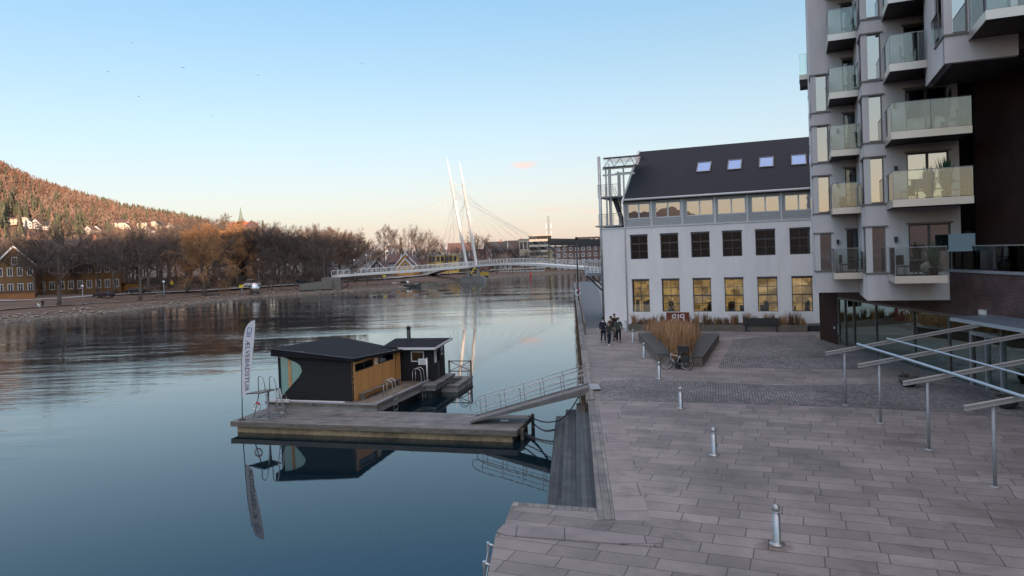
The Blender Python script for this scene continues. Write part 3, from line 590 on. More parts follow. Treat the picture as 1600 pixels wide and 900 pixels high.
for k in range(6):
    a = WB.px(rowpx[k][1], 385)[0]; b_ = WB.px(rowpx[k][2], 385)[0]; holes.append((a, b_, zbot_1, ztop_1, 0))
    a = WB.px(gx[k], 462)[0]; b_ = WB.px(gx2[k], 462)[0]; holes.append((a, b_, zbot_g, ztop_g, 1))
wm = MB(); wall_holes(wm, WB, 0, W_LEN, 2, zb, holes, thick=.35)
side = WB.turn(0, 0)             # left side wall: t=0 at the corner, negative t goes away
sh = []
for k in range(4):
    for (za, zt) in ((zbot_g, ztop_g), (zbot_1, ztop_1)): sh.append((-3.6-k*3-1.2, -3.6-k*3, za, zt))
wall_holes(wm, side, -W_DEEP, -.002, 2, zb, sh, thick=.35)
wm.box(WB, .36, W_LEN, W_DEEP-.3, W_DEEP, 2, zb); wm.box(WB, W_LEN-.3, W_LEN-.01, .36, W_DEEP-.31, 2, zb)
wm.build('wall', M['white'], bld)
for h in holes: window(bld, WB, *h[:4], M['steeldark'], M['glasslit'] if h[4] else M['glassdark'], 2, 4 if h[4] else 3, d=.12, rail=.5 if h[4] else .66)
for h in sh: window(bld, side, *h[:4], M['steeldark'], M['glassdark'], 2, 3, d=.12)
lit = MB()
for h in holes:
    if h[4]: lit.box(WB, h[0]-.1, h[1]+.1, 1.3, 1.36, h[2]-.1, h[3]+.1)
lit.build('lit_room_wall', M['lit'], bld)
dk = MB(); dk.box(WB, .5, W_LEN-.5, 1.5, 1.6, 2.1, zb-.1); dk.box(WB, .5, W_LEN-.5, .45, 1.5, zbot_1-.6, zbot_1-.5); dk.build('room', M['interior'], bld)
# desks and heads dimly seen in the lit rooms
ins = MB(); r0 = random.Random(5)
for h in holes:
    if h[4]:
        for q in range(4):
            t = r0.uniform(h[0]+.1, h[1]-.35); ins.box(WB, t, t+r0.uniform(.12, .4), .8, 1.0, h[2]-.1, h[2]+r0.uniform(.2, 1.0))
ins.build('furniture', M['interior'], bld)
ins = MB()
for h in holes:
    if not h[4]:
        for q in range(5): t = r0.uniform(h[0]+.1, h[1]-.3); z = h[2]+r0.choice([0, .1, .35, .7]); ins.box(WB, t, t+r0.uniform(.06, .35), .6, .7, z, z+r0.uniform(.05, .35))
ins.build('shelf_clutter', mat('pale_clutter', (.22, .22, .21), .8, var=.5, scale=4), bld)
# shutters boxes over windows
for h in holes: sb = MB(); sb.box(WB, h[0]-.02, h[1]+.02, -.04, .1, h[3]+.002, h[3]+.13); sb.build('blind_box', M['steeldark'], bld)
# clad third storey
z_e = WB.px(1120, 303)[1]; t_r = WB.px(976, 340)[0]
up = [(978, 1015), (1022.5, 1063), (1071, 1114), (1120, 1165), (1173, 1218), (1225, 1270)]
zt3 = WB.px(1141, 309.5)[1]; zb3 = WB.px(1141, 334)[1]
h3 = [(WB.px(a, 322)[0]+.03, WB.px(b_, 322)[0], zb3, zt3) for a, b_ in up]; h3[0] = (t_r+.25, h3[0][1], zb3, zt3)
cm = MB(); wall_holes(cm, WB.sub(0, .06), t_r, W_LEN, zb+.1, z_e, h3, thick=.25); cm.box(WB, t_r, t_r+.25, .32, W_DEEP, zb+.1, z_e)
cm.build('cladding', clad('grey_horizontal_cladding', A1, .13, (.36, .38, .38), (.42, .43, .43), horizontal=True, gap=.15), bld)
for h in h3: window(bld, WB.sub(0, .06), *h, M['offwhite'], M['glassgold'], 2, 1, d=.05, fw=.07, bar=.12)
fl = MB(); fl.box(WB, t_r+.3, W_LEN, .4, W_DEEP-.4, zb-.1, zb+.05); fl.box(WB, t_r+.3, W_LEN-.3, .9, 1.0, zb+.05, z_e-.1); fl.build('floor', M['interior'], bld)
bd = MB(); bd.box(WB, -.03, W_LEN, -.05, .3, zb+.002, zb+.1); bd.box(WB, -.03, .3, .302, W_DEEP, zb+.002, zb+.1)
for h in h3: bd.box(WB, h[1]+.06, h[1]+.2, .0, .055, zb+.1, z_e)
bd.build('cornice', M['offwhite'], bld)
# roof
V0 = WB.p(t_r, 0, 0); d = ray(1000, 237); n = WB.ex; q = CAM+d*((V0-CAM).dot(n)/d.dot(n)); r_d = (q-V0).dot(WB.ey); r_z = q.z
rf = MB(); ov = -.25; sl = (r_z-z_e)/(r_d)
rf.prism([WB.p(t_r, ov, z_e-.02), WB.p(t_r, r_d, r_z), WB.p(t_r, r_d, r_z-.3), WB.p(t_r, ov, z_e-.2)], WB.ex*(W_LEN-t_r))
rf.prism([WB.p(t_r, r_d+.001, r_z), WB.p(t_r, 2*r_d-ov, z_e-.02), WB.p(t_r, 2*r_d-ov, z_e-.2), WB.p(t_r, r_d+.001, r_z-.3)], WB.ex*(W_LEN-t_r))
rf.build('roof', M['roof'], bld)
gw = MB(); gw.prism([WB.p(t_r+.02, .2, z_e-.21), WB.p(t_r+.02, r_d, r_z-.35), WB.p(t_r+.02, 2*r_d-.2, z_e-.21)], WB.ex*.2); gw.build('gable_wall', M['offwhite'], bld)
vg = MB(); vg.prism([WB.p(t_r-.22, ov-.03, z_e-.25), WB.p(t_r-.22, r_d, r_z+.12), WB.p(t_r-.22, r_d, r_z-.35), WB.p(t_r-.22, ov+.3, z_e-.3)], WB.ex*.215)
vg.prism([WB.p(t_r-.22, r_d+.001, r_z+.12), WB.p(t_r-.22, 2*r_d-ov, z_e-.2), WB.p(t_r-.22, 2*r_d-ov, z_e-.5), WB.p(t_r-.22, r_d+.001, r_z-.35)], WB.ex*.215); vg.build('verge_board', M['offwhite'], bld)
gt = MB(); gt.tube([WB.p(t_r, ov-.07, z_e-.05), WB.p(W_LEN, ov-.07, z_e-.05)], .09, 8); gt.build('gutter', M['offwhite'], bld)
dp = MB(); dp.tube([WB.p(t_r-.08, -.08, z_e-.1), WB.p(t_r-.02, -.08, zb), WB.p(t_r-.02, -.08, 2)], .05, 6); dp.build('downpipe', M['offwhite'], bld)
rn = (WB.p(0, 1, sl)-WB.p(0, 0, 0)).normalized(); nrm = Vector((-WB.ey.x*sl, -WB.ey.y*sl, 1)).normalized()
for (x0, x1, yc) in ((1089, 1111, 260), (1137, 1159, 256.5), (1186, 1209, 252.5), (1236, 1260, 249)):
    p0 = WB.p(0, 0, z_e-.02-ov*0+(-ov)*0)
    base = WB.p(0, ov, z_e-.02); A_ = hitplane(x0, yc+1, base, nrm); B_ = hitplane(x1, yc-1, base, nrm); ta = (A_-WB.o).dot(WB.ex); tb = (B_-WB.o).dot(WB.ex); dd = (A_-WB.o).dot(WB.ey)
    def rp(t, u, lift): return WB.p(t, dd+u, z_e-.02+(dd+u-ov)*((r_z-z_e+.02)/(r_d-ov)))+nrm*lift
    s = MB()
    for (a, b_, c, e) in ((ta, tb, -.75, -.67), (ta, tb, .67, .75), (ta, ta+.08, -.67, .67), (tb-.08, tb, -.67, .67)):
        s.add([rp(a, c, 0), rp(b_, c, 0), rp(b_, e, 0), rp(a, e, 0), rp(a, c, .1), rp(b_, c, .1), rp(b_, e, .1), rp(a, e, .1)], [(0, 3, 2, 1), (4, 5, 6, 7), (0, 1, 5, 4), (1, 2, 6, 5), (2, 3, 7, 6), (3, 0, 4, 7)])
    so = s.build('roof_window', M['framegrey'], bld)
    g_ = MB(); g_.add([rp(ta+.08, -.67, .05), rp(tb-.08, -.67, .05), rp(tb-.08, .67, .05), rp(ta+.08, .67, .05), rp(ta+.08, -.67, .07), rp(tb-.08, -.67, .07), rp(tb-.08, .67, .07), rp(ta+.08, .67, .07)], [(0, 3, 2, 1), (4, 5, 6, 7), (0, 1, 5, 4), (1, 2, 6, 5), (2, 3, 7, 6), (3, 0, 4, 7)]); g_.build('pane', glass('sky_blue_roof_glass', refl=.2, opaque=(.08, .25, .6)) if 'rwg' not in M else M['rwg'], so)  # blue of the reflected sky is painted into the pane colour
# ------------------------------------------------------------------ steel stair gallery on the left end
gal = thing('steel_stair_gallery', WB.p(.4, 1, zb), 'steel framed roof terrace with glass canopy and fire stair at the white gable end', 'steel gallery')
fr = MB(); zt = WB.px(955, 262)[1]; zr = WB.px(955, 247)[1]; z_land = WB.px(955, 352)[1]; z_mid = WB.px(955, 306)[1]
fr.tube([WB.p(-.15, .3, 2.2), WB.p(-.15, .3, WB.px(937, 244)[1])], .13, 8)
for t in (.75, 1.9): 
    fr.box(WB, t-.06, t+.06, .5, .62, zb+.1, zt)
    fr.box(WB, t-.06, t+.06, 4, 4.12, zb+.1, zt)
fr.box(WB, .3, .42, .5, .62, zb+.1, zt+.2); fr.box(WB, .3, .42, 5, 5.12, zb+.1, zt+.2); fr.box(WB, -.12, .02, 3.2, 3.34, zb-4, zt+.8)
for zz in (zt, zt-.55): fr.box(WB, .1, 2.9, .44, .5, zz-.09, zz+.06)
fr.box(WB, .1, t_r+.2, 5.0, 5.1, zt-.08, zt+.08)
fr.build('frame', M['steel'], gal)
cn = MB(); a_, b2 = WB.p(.25, .3, zt+.1), WB.p(t_r+1.2, .3, zt+.1); cn.add([a_, b2, WB.p(t_r+1.4, .9, zr+.1), WB.p(.1, .9, zr+.1)], [(0, 1, 2, 3)]); cn.add([WB.p(.1, .9, zr+.1), WB.p(t_r+1.4, .9, zr+.1), WB.p(t_r+1.4, 4.5, zr+.1), WB.p(.1, 4.5, zr+.1)], [(0, 1, 2, 3)])
cn.build('canopy_glass', M['glasscanopy'], gal)
ct = MB(); u = .25; i = 0
while u < 3.1:
    a_ = WB.p(u, .3 if i % 2 == 0 else .9, (zt if i % 2 == 0 else zr)+.1); u2 = u+.45; b2 = WB.p(u2, .9 if i % 2 == 0 else .3, (zr if i % 2 == 0 else zt)+.1); ct.tube([a_, b2], .03, 4); u = u2; i += 1
ct.box(WB, .1, 3.4, .86, .98, zr+.06, zr+.2); ct.box(WB, .2, 3.2, .24, .33, zt+.04, zt+.13)
ct.build('truss', M['steeldark'], gal)
dk_ = MB(); dk_.box(WB, -.3, t_r-.3, .2, 5, z_mid-.12, z_mid); dk_.box(WB, -.6, t_r-.3, .1, 5, z_land-.12+.02, z_land+.02); dk_.build('deck', M['steelmat'], gal)
rl = MB()
for zz in (z_mid, z_land):
    for k in range(5): rl.tube([WB.p(-.3, .18, zz+.2+k*.2), WB.p(t_r-.35, .18, zz+.2+k*.2)], .014 if k < 4 else .025, 4)
    for t in np.linspace(-.3, t_r-.35, 4): rl.tube([WB.p(t, .18, zz), WB.p(t, .18, zz+1)], .02, 4)
    for k in range(5): rl.tube([WB.p(-.3, .18, zz+.2+k*.2), WB.p(-.3, 5, zz+.2+k*.2)], .014, 4)
rl.build('railing', M['steel'], gal)
sr = MB(); s0, s1 = WB.p(.75, 1.2, z_mid), WB.p(1.55, 1.2, z_land)
for dd in (0, .8):
    sr.bar(s0+WB.ey*dd, s1+WB.ey*dd, .05, .22); sr.tube([s0+WB.ey*dd+Vector((0, 0, .9)), s1+WB.ey*dd+Vector((0, 0, .9))], .02, 4)
for k in range(13):
    q = s0.lerp(s1, (k+.5)/13); sr.add([q+WB.ex*-.14, q+WB.ex*.14, q+WB.ex*.14+WB.ey*.8, q+WB.ex*-.14+WB.ey*.8, q+WB.ex*-.14-Vector((0, 0, .04)), q+WB.ex*.14-Vector((0, 0, .04)), q+WB.ex*.14+WB.ey*.8-Vector((0, 0, .04)), q+WB.ex*-.14+WB.ey*.8-Vector((0, 0, .04))], [(0, 1, 2, 3), (7, 6, 5, 4), (0, 4, 5, 1), (1, 5, 6, 2), (2, 6, 7, 3), (3, 7, 4, 0)])
sr.build('stair', M['steeldark'], gal)
# bridge landing platform on the building's river side
pl = thing('landing_platform', (7.5, 72, 2), 'grey steel landing platform with barred railing bracketed off the white building above the promenade', 'platform')
Yp = 66; pa, pb = PD(914, 427, Yp), PD(943, 427, Yp-2); zt_ = PD(914, 407, Yp).z
mb = MB(); mb.slab([(pa.x, Yp), (pb.x+1.5, Yp-2), (pb.x+3.0, Yp+6), (pa.x+1.2, Yp+12)], pa.z-.25, pa.z); mb.build('deck', M['steelmat'], pl)
mb = MB(); c_ = [Vector((pa.x, Yp, 0)), Vector((pb.x, Yp-2, 0))]
for k in range(8): z = pa.z+(zt_-pa.z)*(k+1)/8; mb.tube([c_[0]+Vector((0, 0, z)), c_[1]+Vector((0, 0, z))], .025 if k < 7 else .04, 4)
for k in range(8): z = pa.z+(zt_-pa.z)*(k+1)/8; mb.tube([c_[0]+Vector((0, 0, z)), Vector((pa.x+1.2, Yp+12, z))], .025, 4)
for k in range(6): q = c_[0].lerp(c_[1], k/5); mb.tube([q+Vector((0, 0, pa.z)), q+Vector((0, 0, zt_))], .035, 4)
mb.build('railing', M['steel'], pl)
mb = MB(); mb.tube([(pa.x+.2, Yp+1, pa.z-.2), (pb.x+.6, Yp, pa.z-2.2)], .08, 6); mb.tube([(pa.x+1.0, Yp+6, pa.z-.2), (pb.x+1.6, Yp+6, pa.z-2.2)], .08, 6); mb.build('bracket', M['steeldark'], pl)
# ------------------------------------------------------------------ planting along the facade
fp = thing('facade_planter', WB.p(8, -1.5, 2), 'long low dark timber planter of dry brown tufts below the lit windows', 'planter')
F0 = WB.p(.0, 0, 0); tA = Fr(WB.p(0, -2, 0), WB.ex).px(982, 516)[0]; tB = Fr(WB.p(0, -2, 0), WB.ex).px(1262, 516)[0]
mb = MB(); mb.box(WB, tA, tB, -2, -1.9, 2, 2.5); mb.box(WB, tA, tA+.1, -1.9, -.1, 2, 2.5); mb.box(WB, tB-.1, tB, -1.9, -.1, 2, 2.5); mb.box(WB, tA+.1, tB-.1, -.2, -.1, 2, 2.5); mb.build('box', M['timbermat'], fp)
mb = MB(); mb.box(WB, tA+.1, tB-.1, -1.9, -.2, 2.3, 2.42); mb.build('soil', M['soil'], fp)
pd_ = MB(); pd_.box(WB, tB+.05, W_LEN-3, -1.6, -.01, 2.004, 2.45); struct(pd_.build('shade_plinth', M['black']))  # black block standing in for the dark shade along the wall foot
def blades(mb, pts, hmin, hmax, lean, w, rr, n=1, tuft=.12):
    for (x, y, z) in pts:
        for k in range(n):
            a = rr.random()*6.283; h = rr.uniform(hmin, hmax); l = abs(rr.gauss(0, lean))*h; bx, by = x+rr.gauss(0, tuft), y+rr.gauss(0, tuft); wa = rr.random()*3.14; wx, wy = math.cos(wa)*w, math.sin(wa)*w
            m1 = (bx+math.cos(a)*l*.35, by+math.sin(a)*l*.35, z+h*.55); e = (bx+math.cos(a)*l, by+math.sin(a)*l, z+h)
            mb.add([(bx-wx, by-wy, z), (bx+wx, by+wy, z), (m1[0]+wx*1.1, m1[1]+wy*1.1, m1[2]), (m1[0]-wx*1.1, m1[1]-wy*1.1, m1[2]), (e[0], e[1], e[2])], [(0, 1, 2, 3), (3, 2, 4)])
rg = random.Random(3); tu = [WB.p(tA+.4+k*(tB-tA-.8)/30+rg.uniform(-.15, .15), rg.uniform(-1.6, -.8), 2.4) for k in range(31)]
for k, q in enumerate(tu):
    mb = MB(); h = rg.uniform(.6, 1.25); blades(mb, [tuple(q)], h*.5, h, .28, .012, rg, 90, .1)
    o = mb.build('grass_tuft', M['reeddark'] if k % 3 else M['reed']); tag(o, 'dry brown tuft of tall grass in the long planter along the white facade', 'grass tuft', 'grass tufts in the facade planter')
bn = thing('backed_bench', WB.p(12, -1.2, 2), 'dark bench with solid back set in the planter in front of the white building', 'bench')
ta, tb = Fr(WB.p(0, -2.1, 0), WB.ex).px(1162, 503)[0], Fr(WB.p(0, -2.1, 0), WB.ex).px(1216, 503)[0]
zt2 = Fr(WB.p(0, -2.1, 0), WB.ex).px(1190, 497)[1]
mb = MB(); mb.box(WB, ta, tb, -2.16, -2.06, 2.52, zt2); mb.build('backrest', M['black'], bn)
mb = MB(); mb.box(WB, ta, tb, -2.055, -1.6, 2.51, 2.6); mb.build('seat', M['black'], bn)
for t in (ta+.1, tb-.2): mb = MB(); mb.box(WB, t, t+.1, -2.14, -1.62, 2.004, 2.508); mb.build('leg', M['black'], bn)
# ------------------------------------------------------------------ V planter with benches
VL = [P(998, 532, 2), P(1029, 569, 2), P(1097, 574.4, 2), P(1124, 533, 2)]
vp = thing('v_shaped_planter', ((VL[0]+VL[2])/2).to_tuple()[:2]+(2,), 'V-shaped dark bench planter full of tall golden grass on the plaza', 'planter')
a, b_, c_, d_ = [Vector((p.x, p.y, 0)) for p in VL]
def inset(p, q, w):             # inner parallel edge
    n = (q-p).normalized(); n = Vector((-n.y, n.x, 0)); return p+n*w, q+n*w
ctr = (a+b_+c_+d_)/4
def band(p, q, w0, w1, z0, z1, mb):
    n = (q-p).normalized(); n = Vector((-n.y, n.x, 0)); n = n if (ctr-p).dot(n) > 0 else -n
    pts = [p+n*w0, q+n*w0, q+n*w1, p+n*w1]
    if (pts[1]-pts[0]).cross(pts[2]-pts[1]).z < 0: pts = pts[::-1]
    mb.slab([(v.x, v.y) for v in pts], z0, z1)
b1 = a+(b_-a)*.985; c1 = c_+(d_-c_)*.015
for nm, p, q in (('left', a, b1), ('right', c1, d_)):
    mb = MB(); band(p, q, 0, 1.15, 2, 2.5, mb); mb.build('bench_base', M['timbermat'], vp)
    mb = MB()
    for k in range(7): band(p, q, -.03+k*.17, .115+k*.17, 2.505, 2.56, mb)
    mb.build('seat_slats', M['graphite'], vp)
n_ = (b_-a).normalized(); fe = MB(); band(b_+Vector((.9, 0, 0)), c_-Vector((.95, -.2, 0)), 0, .18, 2, 2.5, fe); fe.build('front_board', M['timbermat'], vp)
so_ = MB(); so_.slab([(p.x, p.y) for p in (a+Vector((1.2, .3, 0)), b_+Vector((1.15, .9, 0)), c_+Vector((-1.0, .9, 0)), d_+Vector((-1.2, .3, 0)), ctr+Vector((.8, 7.5, 0)))], 2.004, 2.42); so_.build('soil', M['soil'], vp)
br_ = MB(); nn = Vector((-(b_-a).normalized().y, (b_-a).normalized().x, 0))
for k in range(4):
    q0_ = a+(b_-a)*.12+nn*1.25; q1_ = a+(b_-a)*.62+nn*1.25; br_.bar(q0_+Vector((0, 0, 2.68+k*.13)), q1_+Vector((0, 0, 2.68+k*.13)), .04, .09)
for f_ in (.14, .37, .6): q0_ = a+(b_-a)*f_+nn*1.3; br_.bar(q0_+Vector((0, 0, 2.4)), q0_+Vector((0, 0, 3.15)), .05, .05)
br_.build('backrest', M['graphite'], vp)
rg = random.Random(8); mb = MB(); pts = []
L_in, R_in = (a+nn*1.35, b_+nn*1.35), (d_-Vector((1.3, 0, 0)), c_-Vector((1.2, 0, 0)))
for k in range(1500):
    v = rg.random()**.85; l = L_in[0].lerp(L_in[1], v); r_ = R_in[0].lerp(R_in[1], v); q = l.lerp(r_, rg.random())
    q = q+Vector((0, (1-v)*rg.uniform(0, 5.5), 0)); pts.append((q.x, q.y, 2.38))
for p_ in pts:
    k_ = max(0, min(1, (p_[1]-40.5)/9)); blades(mb, [p_], .7-.2*k_, rg.uniform(1.4, 2.25)-.85*k_, rg.choice([.1, .18, .34]), .017, rg, 7, .22)
gr = mb.build('golden_grass', M['reed'], vp); gr['kind'] = 'stuff'
# rusty sign with letters cut out, seen from behind
sg_fr = Fr(WB.p(0, -3.4, 0), WB.ex); ta = sg_fr.px(1041, 490)[0]; tb = sg_fr.px(1077, 490)[0]; zt5 = sg_fr.px(1059, 488)[1]
sgt = thing('rust_sign', sg_fr.p((ta+tb)/2, 0, 2), 'square weathering-steel sign with pale letters seen from behind above the golden grass', 'sign')
mb = MB(); mb.box(sg_fr, ta, tb, 0, .05, 2.4, zt5); mb.build('panel', M['rust'], sgt)
def text_mesh(body, size, mw, m, parent, name='lettering', ext=.004, mirror=False):
    cu = bpy.data.curves.new('t', 'FONT'); cu.body = body; cu.size = size; cu.extrude = ext; cu.align_x = 'CENTER'; cu.align_y = 'CENTER'; cu.resolution_u = 3
    to = bpy.data.objects.new('t', cu); COL.objects.link(to); bpy.context.view_layer.update(); dg = bpy.context.evaluated_depsgraph_get(); me = bpy.data.meshes.new_from_object(to.evaluated_get(dg)); bpy.data.objects.remove(to)
    me.transform(mw); me.transform(Matrix.Translation(-world_loc(parent)))
    if mirror: me.flip_normals()
    me.materials.clear(); me.materials.append(m); o = bpy.data.objects.new(name, me); COL.objects.link(o); o.parent = parent; return o
def face_mw(fr, t, d, z, mx=1):
    c = fr.p(t, d, z); x = fr.ex*mx; y = Vector((0, 0, 1)); zz = -fr.ey
    return Matrix(((x.x, y.x, zz.x, c.x), (x.y, y.y, zz.y, c.y), (x.z, y.z, zz.z, c.z), (0, 0, 0, 1)))
text_mesh('PIR', .82, face_mw(sg_fr, (ta+tb)/2, -.01, zt5-.45, -1), M['sign'], sgt, mirror=True)
# ------------------------------------------------------------------ apartment tower
TW = thing('apartment_building', (21, 40, 2), 'tall pale rendered apartment block with stepped corner bays, glass balconies and a dark brick base', 'building')
FL = 3.0; ZL = [6.74+.35, 10.14+.33, 13.15+.33, 16.15+.33, 19.15+.33, 22.15+.33, 25.15+.33, 28.15+.33, 31.15+.33]    # balcony floor levels
ZB = [6.74, 10.14, 13.15, 16.15, 19.15, 22.15, 25.15, 28.15, 31.15]   # bottoms of balcony fascias
def ground_corner(px, y380, Y): q = PD(px, 380, Y); return (q.x, q.y)
cA, cB, cC = (PD(1273, 380, 39.6)), PD(1353, 376, 34.2), PD(1483, 373, 27.2)
FA, FB, FC = [Fr((c.x, c.y), (E1.x, E1.y)) for c in (cA, cB, cC)]
ZT = 33.5
def zpx(fr, px, py): return fr.px(px, py)[1]
def tpx(fr, px, py): return fr.px(px, py)[0]
def volume(fr, w, depth, zbot, holes_f, holes_s, nm='wall', wall_len=None):
    mb = MB(); L_ = wall_len or w
    wall_holes(mb, fr, 0, L_, zbot, ZT, holes_f, thick=.28)
    sd = fr.turn(0, 0); wall_holes(mb, sd, -depth, -.002, zbot, ZT, holes_s, thick=.28)
    mb.build(nm, M['greyrender'], TW)
    so = MB(); so.box(fr, .29, w, .29, depth, zbot+.02, zbot+.2); so.build('soffit', M['soffit'], TW)
    return sd
def corner_windows(fr, sd, rows, tF, tS, mp, rail=True):
    for (z0, z1) in rows:
        window(TW, fr, tF[0], tF[1], z0, z1, M['framegrey'], mp, 1, 1, fw=.07, d=.05)
        window(TW, sd, tS[0], tS[1], z0, z1, M['framegrey'], M['glassdark'], 1, 1, fw=.07, d=.05)
        hd = MB(); hd.box(fr, tF[0]-.12, tF[1]+.1, -.05, .05, z1+.002, z1+.07); hd.box(sd, tS[0]-.05, .06, -.05, .05, z1+.002, z1+.07); hd.build('window_surround', M['framegrey'], TW); hd = MB()
        hd.box(fr, tF[0]-.12, tF[1]+.1, -.05, .05, z0-.07, z0-.002); hd.box(sd, tS[0]-.05, .06, -.05, .05, z0-.07, z0-.002); hd.build('window_surround', M['framegrey'], TW)
        if rail:
            g = MB(); g.box(sd, tS[0], tS[1], -.13, -.11, z0+.05, z0+1.0); g.box(sd, tS[0]-.02, tS[1]+.02, -.14, -.10, z0+1.0, z0+1.04); g.build('window_guard', M['glassrail'], TW)
zA0 = zpx(FA, 1300, 457); zB0 = zpx(FB, 1390, 469.5); zC0 = zpx(FC, 1530, 93)
# bay A
rowsA = [(zpx(FA, 1283, b_), zpx(FA, 1283, a)) for a, b_ in ((365.5, 423), (275.5, 333), (197, 254), (117.5, 175))]
gapA = rowsA[2][0]-rowsA[1][0]
tA0, tA1 = .1, tpx(FA, 1297, 300)
hA = [(tA0, tA1, z0, z1) for z0, z1 in rowsA]; hAs = [(-1.5, -.35, z0, z1) for z0, z1 in rowsA]
drA = [(tpx(FA, 1321, 300), 3.4, ZL[k]+.03, ZL[k]+2.25) for k in range(8)]
sdA = volume(FA, 5.5, 9.0, zA0, hA+[tuple(d) for d in drA], hAs, wall_len=5.3)
corner_windows(FA, sdA, rowsA, (tA0, tA1), (-1.5, -.35), M['glassgold'])
# bay B
rowsB = [(zpx(FB, 1370, b_), zpx(FB, 1370, a)) for a, b_ in ((355, 426), (246, 318), (149, 221.5), (52, 124.5), (-44, 27))]
tB0, tB1 = .1, tpx(FB, 1382, 300)
hB = [(tB0, tB1, z0, z1) for z0, z1 in rowsB]; hBs = [(-1.6, -.35, z0, z1) for z0, z1 in rowsB]
drB = [(tpx(FB, 1420, 380), tpx(FB, 1486, 380), ZL[k]+.03, ZL[k]+2.3) for k in range(8)]
wB = tpx(FB, 1500, 300)
sdB = volume(FB, wB, 4.9, zB0, hB+drB, hBs)
corner_windows(FB, sdB, rowsB, (tB0, tB1), (-1.6, -.35), M['glassgold'])
# bay C (nearest, high up)
rowsC = [(zpx(FC, 1495, 52), zpx(FC, 1495, -40))]
hC = [(tpx(FC, 1478, 20), tpx(FC, 1512, 20), *rowsC[0])]; hCs = [(-1.9, -.4, rowsC[0][0]-.1, rowsC[0][1])]
wC = tpx(FC, 1592, 90)
hC2 = hC+[(wC-1.6+.6, wC-.2, ZL[3]+.03, ZL[3]+2.3)]
sdC = volume(FC, wC, 4.4, zC0, hC2, hCs)
corner_windows(FC, sdC, rowsC, (hC[0][0], hC[0][1]), (-1.9, -.4), M['glassgold'])
# balcony doors (frames) in A, B, C
for fr, ds in ((FA, drA), (FB, drB), (FC, [hC2[-1]])):
    for i, d in enumerate(ds):
        window(TW, fr, *d, M['steeldark'], M['glassgold'] if (fr is FB and i in (0, 1)) else M['glassdark'], 2 if d[1]-d[0] > 1.2 else 1, 1, fw=.07, d=.15, bar=.12)
        hd = MB(); hd.box(fr, d[0]-.1, d[1]+.1, -.06, -.002, d[3], d[3]+.08); hd.build('window_surround', M['framegrey'], TW)
# dark rooms behind
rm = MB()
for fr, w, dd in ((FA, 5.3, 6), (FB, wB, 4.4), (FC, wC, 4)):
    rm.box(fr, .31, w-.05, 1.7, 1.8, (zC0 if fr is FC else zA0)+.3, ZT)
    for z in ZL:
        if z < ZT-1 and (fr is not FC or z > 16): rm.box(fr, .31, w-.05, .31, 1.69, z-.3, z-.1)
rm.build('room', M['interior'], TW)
# wall lamps
for fr, px, ys in ((FB, 1399.5, (264, 374)), (FA, 1309, (289, 378, 205)), (FB, 1397, (165,))):
    for y in ys:
        t, z = fr.px(px, y); mb = MB(); mb.box(fr, t-.06, t+.06, -.12, -.002, z-.13, z+.13); mb.build('wall_lamp', M['black'], TW)
# balconies
def balcony(fr, t0, t1, out, zb, h=.33, glass_h=1.25, step=None, left=True, first=False):
    b = MB(); b.box(fr, t0, t1, -out, -.01, zb+.04, zb+h-.04); bo = b.build('balcony', M['soffit'], TW)
    f = MB(); f.box(fr, t0-.03, t1, -out-.03, -out-.002, zb, zb+h); f.box(fr, t0-.03, t0-.002, -out-.002, -.01, zb, zb+h); f.build('edge_band', M['fascia'], bo)
    g = MB(); n = max(1, round((t1-t0)/1.6))
    for k in range(n):
        a = t0+(t1-t0)*k/n+.012; c = t0+(t1-t0)*(k+1)/n-.012; g.box(fr, a, c, -out-.01, -out+.006, zb+h+.02, zb+h+glass_h)
    g.box(fr, t0-.01, t0+.006, -out+.02, -.1, zb+h+.02, zb+h+glass_h); g.build('balustrade', M['glassrail'], bo)
    r = MB(); z = zb+h+glass_h; r.box(fr, t0-.02, t1, -out-.02, -out+.02, z+.002, z+.035); r.box(fr, t0-.02, t0+.02, -out+.021, -.05, z+.002, z+.035)
    for k in range(n+1):
        t = min(t1-.02, t0+(t1-t0)*k/n); r.box(fr, t-.012, t+.012, -out+.008, -out+.03, zb+h, z)
    r.build('handrail', M['steelmat'], bo)
    return bo
outA = 2.6
tA_l = Fr(FA.p(0, -outA, 0), FA.ex).px(1301, 300)[0]
for k in range(8): balcony(FA, tA_l, 4.2, outA, ZB[k])
outB = 2.7; FBo = Fr(FB.p(0, -outB, 0), FB.ex); tB_l = FBo.px(1396, 300)[0]; tB_r = FBo.px(1521.5, 300)[0]; tB_r0 = FBo.px(1481, 430)[0]
for k in range(8): balcony(FB, tB_l, tB_r0 if k == 0 else tB_r, outB, ZB[k])
outC = 2.7; FCo = Fr(FC.p(0, -outC, 0), FC.ex); tC_l = FCo.px(1542, 40)[0]
balcony(FC, tC_l, tC_l+3.4, outC, ZB[3])
# small balcony on the river side of bay A
sb_ = Fr(PD(1250, 135, 47), (E1.x, E1.y)); z0 = zpx(sb_, 1256, 117); 
b = MB(); b.box(sb_, 0, 1.6, 0, 1.3, z0-.75, z0-.0); bo = b.build('balcony', M['soffit'], TW)
f = MB(); f.box(sb_, -.02, 1.6, -.03, -.002, z0-.3, z0+.02); f.box(sb_, -.03, -.005, .0, 1.3, z0-.3, z0+.02); f.build('edge_band', M['fascia'], bo)
g = MB(); g.box(sb_, 0, 1.6, 0, .015, z0+.03, z0+1.35); g.box(sb_, 0, .015, .03, 1.3, z0+.03, z0+1.35); g.box(sb_, 0, 1.6, -.01, .03, z0+1.352, z0+1.39); g.build('balustrade', M['glassrail'], bo)
